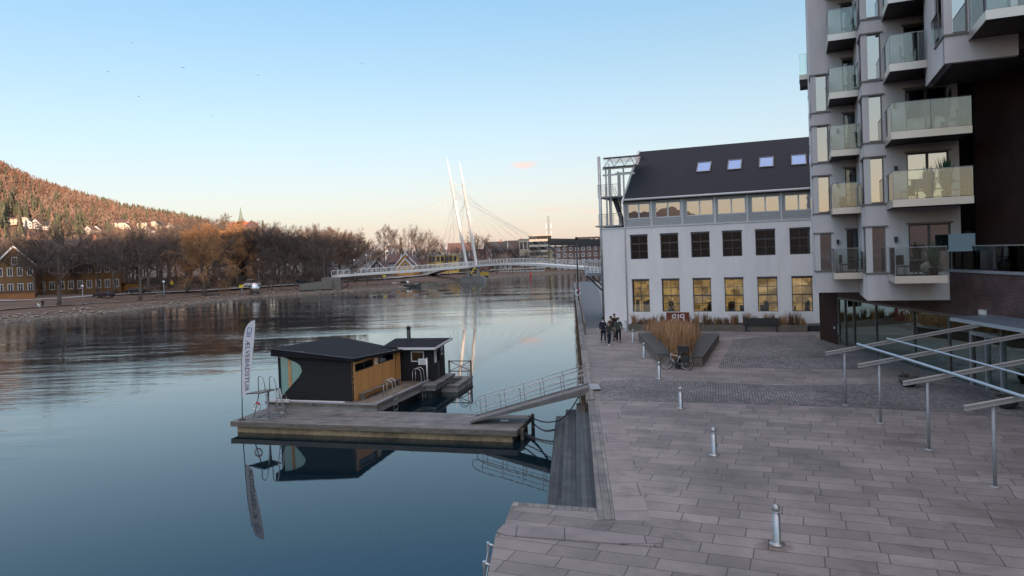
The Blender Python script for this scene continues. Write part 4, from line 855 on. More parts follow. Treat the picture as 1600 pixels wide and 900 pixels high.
# brick base, glass hall, brown upper wall
G0 = P(1281.5, 530, 2); G1 = P(1565, 619, 2); gd = (G1-G0); gd.z = 0; gl = gd.length
GF = Fr((G0.x, G0.y), (gd.x, gd.y)); GF.ey = Vector((-GF.ex.y, GF.ex.x, 0))
if GF.ey.x < 0: GF.ey = -GF.ey
def gt_(px, py):
    q = hitplane(px, py, GF.o, GF.ey); return (q-GF.o).dot(GF.ex), q.z
t_g0 = gt_(1310, 500)[0]; z_gt = 5.05; z_cop = gt_(1540, 423)[1]; t_end = 46
mb = MB(); mb.box(GF, 0, t_g0, 0, .25, 2, zA0+.3); 
mb.box(GF, -.0, .25, .26, 8, 2, zA0+.3); mb.build('wall_panel', M['bronze'], TW)
t_ter = gt_(1479, 430)[0]
mb = MB(); mb.box(GF, t_g0, t_end, 0, .3, z_gt+.08, 5.9); mb.box(GF, t_ter, t_end, .0, .3, 5.902, z_cop-.12); mb.box(GF, t_g0, t_ter-.003, .9, 1.2, 5.902, 9); mb.build('brick_wall', M['brick'], TW)
cp = MB(); cp.box(GF, t_ter-.02, t_end, -.06, 1.3, z_cop-.118, z_cop); cp.build('coping', M['steelmat'], TW)
uw = MB(); uo = FB.p(wB+.35, 0, 0); ut = (uo-GF.o).dot(GF.ex); ud = (uo-GF.o).dot(GF.ey)
t_u0 = None
ud = 1.0; q = hitplane(1522, 250, GF.p(0, ud, 0), GF.ey); t_u0 = (q-GF.o).dot(GF.ex)
uw.box(GF, t_u0, t_end, ud, ud+.3, z_cop-.3, ZT); uw.build('upper_wall', M['bronze'], TW)
uw = MB(); uw.box(GF, t_u0-3.6, t_u0-.01, ud+.9, ud+1.2, z_cop-.3, ZT); uw.build('recess_wall', M['interior'], TW)
# C soffit toward the brown wall
cs = MB(); cs.box(FC, .3, 6.5, -.2+.21, 4.3, zC0+.21, zC0+.4); cs.box(FC, wC, wC+.3, .0, .3, zC0+.4, ZT); cs.build('soffit', M['soffit'], TW)
cw = MB(); cw.box(FC, wC+.0, 7, .35, .6, zC0+.41, ZT); cw.build('upper_wall', M['bronze'], TW)
# wall lamp and terrace bits
t, z = gt_(1538.5, 488); mb = MB(); mb.box(GF, t-.2, t+.15, -.14, -.002, z-.1, z+.1); mb.build('wall_lamp', M['sign'], TW)
# terrace glass rail
tr_ = MB(); n = 7; ta = gt_(1481, 400)[0]
for k in range(n): tr_.box(GF, ta+k*1.9, ta+(k+1)*1.9-.03, .1, .115, z_cop+.01, z_cop+1.05)
tro = tr_.build('terrace_balustrade', glass('terrace_glass', refl=.1, tint=(.45, .55, .52)), TW)
hr = MB(); hr.box(GF, ta, ta+n*1.9, .08, .13, z_cop+1.055, z_cop+1.1); hr.build('handrail', M['steel'], tro)
q = hitplane(1503, 392, GF.p(0, .55, 0), GF.ey); fpt = (q-GF.o).dot(GF.ex)
mb = MB(); pf = Fr((PD(1482, 380, 31.6)), (E1.x, E1.y)); w_ = pf.px(1524, 380)[0]; z1_, z2_ = pf.px(1503, 389)[1], pf.px(1503, 365)[1]
mb.box(pf, 0, w_, 0, .03, z1_, z2_); mb.box(pf, -.05, w_+.05, -.03, .06, z1_-.1, z1_-.002); mb.build('frosted_screen', mat('frosted_glass', (.22, .30, .33), .4, var=.05), TW)
# glass hall: panels with posts
hall = MB(); mul = MB(); xs = [(1310, 500), (1320.5, 510), (1334, 510), (1368.5, 520), (1427.5, 520), (1482, 530), (1518.5, 540), (1565, 560)]
ts = [gt_(*a)[0] for a in xs]; ts += [ts[-1]+2.2*k for k in range(1, 9)]
for a, b_ in zip(ts, ts[1:]): hall.box(GF, a+.04, b_-.04, .06, .08, 2.12, z_gt-.05)
hall_o = hall.build('glass_facade', M['glassgreen'], TW)
for t in ts: mul.box(GF, t-.035, t+.035, -.012, .055, 2.1, z_gt-.05)
mul.box(GF, ts[0], t_end, -.03, .16, z_gt-.05, z_gt+.08); mul.box(GF, ts[0], t_end, -.03, .16, 2.004, 2.1); mul.build('frame', M['framegrey'], hall_o)
t8 = ts[6]; mb = MB(); mb.box(GF, t8-.1, t8+2.1, -.05, .17, 4.35, 4.5); mb.box(GF, t8-.1, t8, -.05, .17, 2.1, 4.35); mb.box(GF, t8+1.0, t8+1.08, -.05, .17, 2.1, 4.35); mb.box(GF, t8+2.0, t8+2.1, -.05, .17, 2.1, 4.35)
dr = mb.build('door', M['steelmat'], TW); mb = MB(); mb.box(GF, t8+.9, t8+.94, -.12, -.08, 2.8, 3.4); mb.box(GF, t8+1.14, t8+1.18, -.12, -.08, 2.8, 3.4); mb.build('handle', M['steel'], dr)
mb = MB(); t1_ = ts[0]; mb.box(GF, t1_+.12, t1_+.16, -.12, -.04, 2.7, 3.4); mb.build('handle', M['steel'], hall_o)
hi = MB(); hi.box(GF, .3, t_end, 6, 6.2, 2, 5.5); hi.box(GF, .3, t_end, .3, 6, 1.95, 2.02); hi.box(GF, .3, t_end, .31, 6, 5.3, 5.5)
hi.build('hall_room', mat('hall_interior', (.16, .18, .155), .8, var=.6, scale=.6), TW)
ls = MB()
for k in range(9): ls.box(GF, ts[2]+k*2.1, ts[2]+k*2.1+1.3, .9, 1.4, 2.35, 2.5); 
ls.build('hall_bench', mat('pale_green_seat', (.3, .5, .45), .7), TW)
mb = MB(); t, z = gt_(1304, 512)[0], gt_(1304, 512)[1]; mb.box(GF, t-.06, t+.06, -.03, -.002, z-.07, z+.07); mb.build('bell_panel', M['sign'], TW)
# brown wall block closing the base up to the bays (dark core behind)
co_ = MB(); co_.box(GF, .3, t_end, 7, 9, 2, ZT); co_.build('core', M['bronze'], TW)
# balcony furniture and plants
def pot_plant(pos, h, label, name='potted_plant', spread=.35, m='green', pr=.2, n=160, cat='plant'):
    t = thing(name, pos, label, cat); x, y, z = pos
    mb = MB(); mb.lathe(pos, [(pr*.7, 0), (pr, .35*pr/.2), (pr*1.05, .36*pr/.2), (pr*.9, .36*pr/.2)], 12); mb.build('pot', M['black'], t)
    mb = MB(); rr = random.Random(int(x*100)); z0 = z+.34*pr/.2
    for k in range(n):
        a = rr.random()*6.28; hh = rr.uniform(.25, 1)*h; l = rr.uniform(.1, 1)*spread; w = .018+.02*rr.random(); px_, py_ = x+math.cos(a)*l*.25, y+math.sin(a)*l*.25; ex, ey = x+math.cos(a)*l, y+math.sin(a)*l; wx, wy = -math.sin(a)*w, math.cos(a)*w
        mb.add([(px_, py_, z0), (px_+(ex-px_)*.5-wx, py_+(ey-py_)*.5-wy, z0+hh*.65), (ex, ey, z0+hh), (px_+(ex-px_)*.5+wx, py_+(ey-py_)*.5+wy, z0+hh*.65)], [(0, 1, 2, 3)])
    mb.build('foliage', M[m], t); return t
def chair(pos, rz, label, group=None):
    t = thing('balcony_chair', pos, label, 'chair', group); f = Fr(pos, (math.cos(rz), math.sin(rz))); z = pos[2]
    mb = MB(); mb.box(f, -.25, .25, -.25, .25, z+.42, z+.47); mb.build('seat', M['graphite'], t)
    mb = MB(); mb.box(f, -.25, .25, .25, .29, z+.5, z+.95); mb.build('backrest', M['graphite'], t)
    for a, b_ in ((-.23, -.23), (.23, -.23), (-.23, .23), (.23, .23)):
        mb = MB(); mb.tube([f.p(a, b_, z+.42), f.p(a*1.1, b_*1.1, z+.003)], .018, 5); mb.build('leg', M['black'], t)
    return t
def table(pos, label, r=.35):
    t = thing('balcony_table', pos, label, 'table'); mb = MB(); mb.lathe((pos[0], pos[1], pos[2]+.68), [(r, 0), (r, .04)], 20); mb.build('tabletop', M['graphite'], t)
    mb = MB(); mb.lathe(pos, [(.22, 0), (.22, .02), (.03, .04), (.03, .68)], 12); mb.build('leg', M['black'], t)
zb = lambda k: ZB[k]+.292
bp = lambda fr, t, d, k: tuple(fr.p(t, d, zb(k)))
pot_plant(bp(FB, tB_r0-.45, -2.2, 0), 1.3, 'tall spiky green plant in the right corner of the lowest near balcony', spread=.45)
chair(bp(FB, tB_l+.5, -1.7, 0), .4, 'dark chair at the left end of the lowest near balcony'); table(bp(FB, tB_l+1.05, -1.5, 0), 'small round dark table on the lowest near balcony'); 
mb = MB(); c = FB.p(tB_l+1.5, -1.9, zb(0)); mb.ball((c.x, c.y, c.z+.35), .42, 12, (1.2, .7, .75)); tag(mb.build('beanbag', mat('pale_cushion', (.3, .27, .24), .9)), 'rounded pale beanbag on the lowest near balcony', 'beanbag')
pot_plant(bp(FB, tB_r-.9, -2.0, 1), 1.6, 'big leafy dark plant near the right end of the second near balcony', spread=.55, n=220)
chair(bp(FB, tB_l+1.3, -1.6, 1), 2.6, 'dark chair left of centre on the second near balcony', None); chair(bp(FB, tB_l+.8, -1.3, 1), 3.6, 'dark chair nearest the left end of the second near balcony')
sh_ = thing('shelf_unit', bp(FB, tB_r-.5, -2.2, 1), 'low open black shelf at the right end of the second near balcony', 'shelf'); f = Fr(FB.p(tB_r-.75, -2.3, 0), FB.ex); z = zb(1)
for nm, bx_ in (('shelf', (0, .7, 0, .35, z+.35, z+.38)), ('shelf', (0, .7, 0, .35, z+.72, z+.75)), ('side_panel', (-.03, 0, 0, .35, z, z+.75)), ('side_panel', (.7, .73, 0, .35, z, z+.75))): mb = MB(); mb.box(f, *bx_); mb.build(nm, M['black'], sh_)
def parasol(pos, label):
    t = thing('folded_parasol', pos, label, 'parasol'); x, y, z = pos; mb = MB(); mb.tube([(x, y, z), (x+.25, y, z+1.9)], .02, 6); mb.build('pole', M['steel'], t); mb = MB(); mb.tube([(x+.05, y, z+.6), (x+.2, y, z+1.5), (x+.25, y, z+1.85)], [.13, .09, .03], 8); mb.build('canopy', M['navy'], t)
parasol(bp(FB, tB_l+2.2, -1.9, 2), 'folded dark parasol leaning on the third near balcony'); chair(bp(FB, tB_l+2.6, -2.0, 2), 5.0, 'dark chair beside the folded parasol on the third near balcony')
chair(bp(FB, tB_l+.8, -1.8, 3), 1.0, 'chair behind the glass of the fourth near balcony up, below the overhanging bay')
pot_plant(bp(FA, tA_l+.5, -2.2, 1), .35, 'short bushy plant in a pot at the left of the second far balcony', n=90, spread=.25); pot_plant(bp(FA, tA_l+1.05, -2.2, 1), .25, 'small potted plant right of the bushy one on the second far balcony', n=60, spread=.2, pr=.15)
chair(bp(FA, tA_l+.6, -1.6, 0), .9, 'rounded chair at the left of the lowest far balcony'); table(bp(FA, tA_l+1.1, -1.6, 0), 'round table on the lowest far balcony')
for k in (3, 4, 2): chair(bp(FA, tA_l+1.0, -1.8, k), .9+k, {2: 'chair on the third balcony from the bottom of the far column', 3: 'chair on the fourth balcony from the bottom of the far column', 4: 'chair on the fifth balcony from the bottom of the far column'}[k])
# lamp on the terrace
q = GF.p(gt_(1594, 380)[0], .5, z_cop); t = thing('terrace_lamp', q, 'grey box-headed lamp on a thin post behind the terrace glass', 'lamp')
mb = MB(); mb.tube([q, q+Vector((0, 0, 1.6))], .035, 6); mb.build('post', M['steelmat'], t); mb = MB(); mb.box(Fr(q, (1, 0)), -.2, .35, -.15, .15, q.z+1.6, q.z+1.78); mb.build('lamp_head', M['steelmat'], t)
# ------------------------------------------------------------------ entrance canopy on posts
cano = thing('entrance_canopy', (14, 24, 2), 'steel canopy of sloping beams on slim posts with pale tubes along the glass entrance', 'canopy')
PB = [P(1321.7, 633, 2), P(1376, 661.7, 2), P(1451.7, 703, 2), P(1555, 761, 2)]; PB.append(PB[3]+(PB[3]-PB[2])); ZP = 4.14
perp = GF.ey.copy()
bend = []
for i, p in enumerate(PB):
    mb = MB(); mb.tube([(p.x, p.y, 2.01), (p.x, p.y, ZP)], .045, 8); mb.lathe((p.x, p.y, 2.003), [(.13, 0), (.13, .015), (.05, .03)], 12); mb.build('post', M['steelmat'], cano)
    s = Vector((p.x, p.y, 0)); dw = (GF.o-s).dot(perp); tp = .16
    e0 = s-perp*.75+Vector((0, 0, ZP+.06-.75*tp)); e1 = s+perp*(dw-1.3)+Vector((0, 0, ZP+.06+tp*(dw-1.3))); bend.append((e0, e1, s, dw, tp))
    mb = MB(); dv = (e1-e0); L_ = .55*dv.normalized()
    up_ = Vector((0, 0, 1)); sdv = dv.cross(up_).normalized()
    hgt = .17; wd_ = .07
    for w_, zo, th in ((.12, .11, .022), (.12, 0, .022), (.03, .055, .11)):
        mb.bar(e0+Vector((0, 0, zo)), e1+Vector((0, 0, zo)), w_, th)
    mb.build('beam', M['steelmat'] if 0 else mat('beam_grey', (.36, .34, .33), .5, .2, var=.08) if 'beamg' not in M else M['beamg'], cano)
    M.setdefault('beamg', bpy.data.materials['beam_grey'])
for k, off in enumerate((.55, 1.75, 3.6)):
    pts = []
    for (e0, e1, s, dw, tp) in bend: pts.append(s+perp*off+Vector((0, 0, ZP+.06+tp*off+.2)))
    pts.append(pts[-1]+(pts[-1]-pts[-2])); pts[0:0] = [pts[0]-(pts[1]-pts[0])*.02]
    mb = MB(); mb.tube(pts, .05 if k == 0 else .035, 8)
    if k < 2: mb.build('purlin', mat('pale_blue_tube', (.42, .5, .56), .3, .4, var=.05) if 'tubeb' not in M else M['tubeb'], cano); M.setdefault('tubeb', bpy.data.materials['pale_blue_tube'])
# roof strip against the brick wall
mb = MB(); t_s = gt_(1549, 500)[0]
q0_, q1_ = GF.p(t_s, -.02, 5.28), GF.p(t_end, -.02, 5.28); q2_, q3_ = GF.p(t_end, -1.35, 5.15), GF.p(t_s-.5, -1.35, 5.15)
mb.prism([q0_, q1_, q2_, q3_], (0, 0, .1)); mb.build('roof_strip', M['glasscanopy'] if 0 else mat('bluish_roof_sheet', (.16, .20, .25), .35, .3, var=.1), cano)
mb = MB(); mb.bar(GF.p(t_s-.5, -1.4, 5.18), GF.p(t_end, -1.4, 5.18), .08, .14); mb.build('edge_tube', M['tubeb'], cano)
# bowls
def bowl(px, py, r, label):
    q = P(px, py, 2); t = thing('plant_bowl', q, label, 'planter', 'black plant bowls by the entrance'); mb = MB(); mb.lathe(q, [(r*.5, 0), (r*.85, r*.5), (r, r*1.1), (r*.9, r*1.1), (r*.85, r*.9)], 18); mb.build('bowl', M['graphite'], t)
    mb = MB(); rr = random.Random(int(px))
    for k in range(26):
        a = rr.random()*6.28; p0 = Vector((q.x+math.cos(a)*r*.3, q.y+math.sin(a)*r*.3, q.z+r*.95)); mb.tube([p0, p0+Vector((math.cos(a)*.15, math.sin(a)*.15, .25)), p0+Vector((math.cos(a)*.4, math.sin(a)*.4, rr.uniform(.1, .4)))], [.014, .01, .004], 3)
    mb.build('stems', M['twig'], t)
bowl(1419, 604, .42, 'round black plant bowl with bare drooping stems under the second canopy beam'); bowl(1574, 638, .42, 'round black plant bowl with bare stems under the nearest canopy beam')
# bollards
def bollard(p, label):
    t = thing('bollard', p, label, 'bollard', 'steel bollards in a row along the promenade'); h = .9; r = .085
    mb = MB(); mb.lathe(p, [(.17, .002), (.17, .02), (r+.012, .03), (r, .05), (r, h-.24), (r-.02, h-.235), (r-.02, h-.2)], 20); mb.build('post', M['bollard'], t)
    mb = MB(); mb.lathe((p[0], p[1], p[2]+h-.2), [(r-.03, 0), (r-.03, .06)], 16); mb.build('light_ring', M['sign'], t)
    mb = MB(); mb.lathe((p[0], p[1], p[2]+h-.14), [(r, 0), (r+.004, .03), (r, .06), (r*.85, .1), (r*.55, .13), (r*.15, .143)], 20); mb.build('cap', M['bollard'], t)
    return t
for (px, py), lb in zip([(1214, 850), (1116, 711), (1064, 638), (1030.4, 592), (1006.4, 558), (989, 534), (978, 517.5)], ['nearest steel bollard, by the rust stain on the slabs', 'second nearest steel bollard, out on the large slabs', 'steel bollard beside the cobbled strip, third from the viewer', 'steel bollard just left of the parked bicycle', 'steel bollard beside the left bench of the V planter', 'steel bollard at the far left corner of the V planter', 'farthest steel bollard, at the end of the facade planter']):
    bollard(P(px, py, 2), lb)
# rust stain round the near bollard
m, nt, N, L, b = _nt('rust_stain'); g = N.new('ShaderNodeNewGeometry'); nz = N.new('ShaderNodeTexNoise'); nz.inputs['Scale'].default_value = 6; nz.inputs['Detail'].default_value = 6; L.new(g.outputs['Position'], nz.inputs['Vector'])
q = P(1211, 850, 2); su = N.new('ShaderNodeVectorMath'); su.operation = 'DISTANCE'; L.new(g.outputs['Position'], su.inputs[0]); su.inputs[1].default_value = (q.x-.08, q.y-.08, 2)
mm = N.new('ShaderNodeMath'); mm.operation = 'MULTIPLY_ADD'; L.new(nz.outputs[0], mm.inputs[0]); mm.inputs[1].default_value = .6; L.new(su.outputs['Value'], mm.inputs[2]); r = N.new('ShaderNodeMapRange'); L.new(mm.outputs[0], r.inputs[0]); r.inputs[1].default_value = .32; r.inputs[2].default_value = .75; r.inputs[3].default_value = .5; r.inputs[4].default_value = 0
L.new(r.outputs[0], b.inputs['Alpha']); b.inputs['Base Color'].default_value = (.10, .045, .03, 1); b.inputs['Roughness'].default_value = .9
mb = MB(); mb.add([(q.x-.7, q.y-.7, 2.006), (q.x+.7, q.y-.7, 2.006), (q.x+.7, q.y+.7, 2.006), (q.x-.7, q.y+.7, 2.006)], [(0, 1, 2, 3)]); struct(mb.build('pavement_stain', m))
# bicycle leaning at the planter tip
def bicycle():
    g0, g1 = P(1052-13, 578, 2), P(1070, 578, 2); c0, c1 = P(1041.5, 577, 2), P(1073, 578.5, 2)
    bt = thing('parked_bicycle', ((c0.x+c1.x)/2, (c0.y+c1.y)/2, 2), 'silver bicycle with black panniers and crate parked at the tip of the V planter', 'bicycle')
    ex = (c1-c0).normalized(); L_ = 1.12; mid = (c0+c1)/2; f = Fr((mid.x, mid.y), (ex.x, ex.y)); ln = .12
    def q(t, z, d=0): return f.p(t, d+(z)*ln, 2+z)
    R = .35
    for t in (-L_/2, L_/2):
        pts = [q(t+R*math.cos(a), R+.005+R*math.sin(a)) for a in np.linspace(0, 2*math.pi, 29)]
        mb = MB(); mb.tube(pts, .026, 6, cap=False); w = mb.build('wheel', M['rubber'], bt)
        mb = MB(); pts = [q(t+.315*math.cos(a), R+.005+.315*math.sin(a)) for a in np.linspace(0, 2*math.pi, 25)]; mb.tube(pts, .012, 5, cap=False)
        for a in np.linspace(0, math.pi*2, 15)[:-1]: mb.tube([q(t, R), q(t+.31*math.cos(a), R+.31*math.sin(a))], .003, 3, cap=False)
        mb.tube([q(t, R, -.05), q(t, R, .05)], .03, 6); mb.build('rim', M['steel'], w)
    mb = MB(); hd, bb, st = q(-.33, .82), q(-.02, .3), q(.17, .72); hl = q(-.36, .66)
    mb.tube([hd, st], .018, 6); mb.tube([hl, bb], .021, 6); mb.tube([bb, q(.22, .86)], .018, 6); mb.tube([bb, q(L_/2, R)], .012, 6); mb.tube([st, q(L_/2, R)], .01, 6); mb.tube([q(-.3, .9), hl], .022, 6)
    mb.build('frame', mat('silver_paint', (.6, .6, .6), .3, .6, var=.05), bt)
    mb = MB(); mb.tube([hl, q(-L_/2+.03, R, .05)], .015, 5); mb.tube([hl, q(-L_/2+.03, R, -.05)], .015, 5); mb.build('fork', M['steel'], bt)
    mb = MB(); mb.tube([q(-.3, .9), q(-.28, .98)], .015, 5); mb.tube([q(-.25, .98, -.3), q(-.33, 1.0, -.1), q(-.33, 1.0, .1), q(-.25, .98, .3)], .014, 6); mb.build('handlebar', M['black'], bt)
    mb = MB(); mb.tube([q(.1, .9), q(.2, .9), q(.36, .92)], [.02, .05, .08], 6); mb.build('saddle', M['black'], bt)
    mb = MB(); mb.lathe(q(-.02, .3, -.03), [(.09, 0), (.09, .01)], 14, ax=-f.ey); mb.bar(q(-.02, .3, -.06), q(.08, .16, -.06), .02, .02); mb.bar(q(.04, .16, -.16), q(.12, .16, -.05), .06, .02); mb.build('crank', M['black'], bt)
    fr2 = Fr(f.p(0, .06, 0), f.ex); mb = MB(); mb.box(fr2, .05, .62, .08, .45, 2.95, 3.22); mb.box(fr2, .02, .65, .05, .48, 3.222, 3.27); mb.build('crate', M['black'], bt)
    mb = MB(); mb.box(fr2, .3, .68, -.16, -.02, 2.42, 2.8); mb.box(fr2, -.12, .12, .1, .3, 2.06, 2.6); mb.build('pannier', M['black'], bt)
    mb = MB(); mb.box(fr2, .1, .7, -.02, .2, 2.8, 2.83); mb.build('rack', M['black'], bt)
bicycle()
JZ = .56
# ------------------------------------------------------------------ floating jetty with the sauna
pa, pb, pc, pd = P(362, 658.7, JZ), P(796, 673, JZ), P(829, 650, JZ), P(400, 645, JZ)
d1 = (pb-pa).normalized(); JF = Fr((pa.x, pa.y), (d1.x, d1.y)); JL = (pb-pa).length; JW = 3.1
jet = thing('floating_jetty', JF.p(JL/2, JW/2, 0), 'long weathered timber-decked floating jetty moored off the quay steps', 'jetty')
mb = MB(); mb.box(JF, 0, JL+.3, 0, JW, JZ-.12, JZ); mb.build('deck', M['deckgrey'], jet)
mb = MB(); mb.box(JF, -.02, JL+.32, -.05, -.002, JZ-.24, JZ+.005); mb.box(JF, -.05, -.002, -.05, JW, JZ-.24, JZ+.005); mb.box(JF, JL+.302, JL+.35, -.05, JW, JZ-.24, JZ+.005); mb.build('fender_boards', M['timbermat'], jet)
mb = MB(); mb.box(JF, .25, JL+.1, .1, JW-.1, -.35, JZ-.122); mb.build('float', M['concrete'], jet)
mb = MB(); mb.box(JF, JL+.36, JL+.5, .6, .75, -.3, JZ-.06); mb.box(JF, JL+.36, JL+.5, JW-.4, JW-.25, -.3, JZ+.15); mb.build('mooring_pile', M['timbermat'], jet)
mb = MB(); mb.box(JF, JL-.9, JL-.5, 1.6, 1.75, JZ+.003, JZ+.06); mb.build('cleat', M['steel'], jet)
# sauna raft
ca, cb, cc = P(434, 625, .9), P(554, 626.7, .9), P(639, 597, .9)
RF = Fr((cb.x, cb.y), (math.cos(math.radians(-17)), math.sin(math.radians(-17))))
raft = thing('sauna_raft', RF.p(-1.5, 3, 0), 'weathered raft deck carrying the sauna hut behind the long jetty', 'raft')
rx0, rx1, ry0, ry1 = -5.2, 1.75, -.75, 7.6
mb = MB(); mb.box(RF, rx0, rx1, ry0, ry1, .74, .88); mb.build('deck', boards('raft_deck', math.radians(73), .13, (.13, .105, .085), (.19, .16, .13)), raft)
mb = MB(); mb.box(RF, rx0+.4, rx1-.45, ry0+.5, ry1-.4, -.3, .5); mb.build('float', M['graphite'], raft); mb = MB(); mb.box(RF, rx0+.05, rx1-.03, ry0+.05, ry1-.05, .45, .738); mb.build('beam', M['concgrey'], raft)  # float inset and coloured dark to read as a shadow gap
mb = MB(); mb.box(RF, rx1-.14, rx1+.02, ry0, ry1, .883, .98); mb.box(RF, rx0, rx1-.15, ry0-.03, ry0+.05, .883, .95); mb.build('edge_beam', M['steelmat'], raft)
mb = MB(); mb.box(RF, -4.9, -3.6, -.85, -.72, .9, 1.06); mb.box(RF, -4.6, -.4, -.55, -.3, .884, .93); mb.build('step', M['offwhite'], raft)
# sauna cabin
sa = thing('sauna_cabin', RF.p(-2.4, 2.8, .88), 'black floating sauna cabin with angular roof, cut-away glass corner and oiled pine side', 'sauna')
W_ = (cb-ca).length+.1; D_ = 5.75; zf = .885
CT = 3.75; CR = 3.2   # roof edge heights left and right
def rz(t, d): return CT+(CR-CT)*(t+W_)/W_ - .012*d
PF = Fr(RF.p(-W_, 0, 0), RF.ex)     # front frame, t from the left
def fp_(px, py): return PF.px(px, py)
poly = [fp_(432, 556), fp_(462, 566), fp_(469, 571), fp_(472, 580), fp_(467, 589), fp_(437, 622), fp_(434, 626)]
pts2 = [(0, rz(-W_, 0)-.5)]+[(max(.02, t), z) for t, z in poly[1:]]+[(0.02, zf), (W_, zf), (W_, rz(0, 0)-.03), (0, rz(-W_, 0)-.03)]
pts2 = [(0.0, poly[1][1]+.42), (poly[1][0], poly[1][1]), (poly[2][0], poly[2][1]), (poly[3][0], poly[3][1]), (poly[4][0], poly[4][1]), (.12, zf+.12), (.0, zf), (W_, zf), (W_, rz(0, 0)-.03), (0, rz(-W_, 0)-.03)]
mb = MB(); mb.prism([PF.p(t, 0, z) for t, z in pts2], PF.ey*.12)
mb.build('front_wall', M['blackwood'], sa)
mb = MB(); mb.box(PF, .03, poly[3][0]+.1, .05, .07, zf+.02, rz(-W_, 0)-.15); gp = mb.build('glass_wall', M['sauna_glass'], sa)
mb = MB(); tm_ = PF.px(453, 600)[0]; mb.box(PF, tm_-.09, tm_+.09, .03, .049, zf+.3, rz(-W_, 0)-.2); mb.box(PF, -.0, .05, .02, .1, zf, rz(-W_, 0)-.3); mb.build('post', M['pineplain'], gp)
lf = PF.turn(); mb = MB(); wall_holes(mb, lf, -D_, -.002, zf, CT-.5, [(-3.2, -.1, zf+.1, CT-.62)], thick=.12); mb.build('side_wall', M['blackwood'], sa)
mb = MB(); mb.box(lf, -3.2, -.1, .04, .06, zf+.1, CT-.62); mb.build('glass_wall', M['sauna_glass'], sa)
mb = MB(); mb.box(PF, .2, W_-.2, .3, .4, zf, CT-.7) if 0 else mb.box(PF, 1.9, 2.0, .13, D_-.2, zf, CR-.2); mb.box(PF, .13, 1.8, 2.8, 3.0, zf, zf+.9); mb.build('inner_wall', M['pineplain'], sa)
mb = MB(); mb.box(PF, 0.0, W_-.13, D_-.12, D_, zf, CR-.1); mb.build('back_wall', M['blackwood'], sa)
# pine side facing right
SFr = Fr(RF.p(0, 0, 0), RF.ey); SFr.ey = -RF.ex
def sp_(px, py): q = hitplane(px, py, SFr.o, RF.ex); return (q-SFr.o).dot(SFr.ex), q.z
mb = MB(); t1, z1 = sp_(556.5, 578); t2, z2 = sp_(583, 568); t3, z3 = sp_(590, 563); t4, z4 = sp_(615, 556)
zt_ = lambda d: rz(0, d)-.06
wl = sp_(584, 568)[0]; hole = [(.2, wl, 2.45, 2.9), (wl+.55, sp_(615, 556)[0], 2.45, 2.9)]
t_d = sp_(619, 600)[0]
wall_holes(mb, SFr, .12, t_d, zf, 3.0, hole, thick=.1); mb.build('pine_wall', M['pine'], sa)
for h in hole: window(sa, SFr, *h, M['black'], M['glassdark'], 2, 1, fw=.04, d=.02)
mb = MB(); mb.box(SFr, t_d+.25, D_, -.02, .1, zf, 2.9); mb.build('pine_wall', M['pine'], sa)
mb = MB(); mb.box(SFr, t_d+.01, t_d+.24, .25, .3, zf, 2.9); mb.build('door', mat('dark_brown_door', (.06, .03, .02), .8), sa)  # dark brown door panel set back between the pine walls
mb = MB(); mb.box(SFr, .0, .115, -.03, .12, zf, 3.06); mb.build('corner_board', M['pineplain'], sa)
mb = MB(); mb.box(SFr, .3, t_d-.1, -.42, -.12, zf+.32, zf+.38); mb.box(SFr, .4, .5, -.4, -.14, zf, zf+.32); mb.box(SFr, t_d-.4, t_d-.3, -.4, -.14, zf, zf+.32); tag(mb.build('wooden_bench', M['timbermat']), 'long low wooden bench against the pine side of the sauna', 'bench')
mb = MB(); mb.box(SFr, wl+.16, wl+.4, -.02, -.004, 2.5, 2.85); nt_ = mb.build('notice', M['sign'], sa)
mb = MB()
for k in range(3): mb.box(SFr, wl+.2, wl+.36, -.026, -.021, 2.58+k*.08, 2.61+k*.08)
mb.build('notice_print', M['navy'], nt_)
# roof
def zr_(px, py, t, d): pass
ro = MB(); o_ = .18
c = [(-.32, -o_), (W_+.12, -o_), (W_+.16, D_+.15), (-.1, D_+.3)]
z_ = [fp_(423, 545)[1]+.02, fp_(551, 560.5)[1]+.02, None, None]
z_[2] = sp_(639, 541.5)[1]; z_[3] = z_[0]
tops = [PF.p(a, b_, z) for (a, b_), z in zip(c, z_)]; _n = (tops[1]-tops[0]).cross(tops[2]-tops[0]).normalized(); tops[3] = hitplane(527, 525.5, tops[0], _n)
bots = [p-Vector((0, 0, h_)) for p, h_ in zip(tops, (.42, .13, .16, .4))]
ro.hexa(bots+tops); rfo = ro.build('roof', M['roofblack'], sa)
mb = MB(); mb.bar(tops[0]+Vector((0, 0, .012)), tops[1]+Vector((0, 0, .012)), .05, .03); mb.bar(tops[1]+Vector((0, 0, .012)), tops[2]+Vector((0, 0, .012)), .05, .03); mb.build('roof_edge_trim', M['steeldark'], rfo)
fl = MB(); fl.lathe((PD(639, 532, 46.5).x, 46.5, 2.2), [(.13, 0), (.13, 1.75)], 12); fl.lathe((PD(639, 532, 46.5).x, 46.5, 3.97), [(.15, 0), (.15, .12), (.05, .2)], 12)
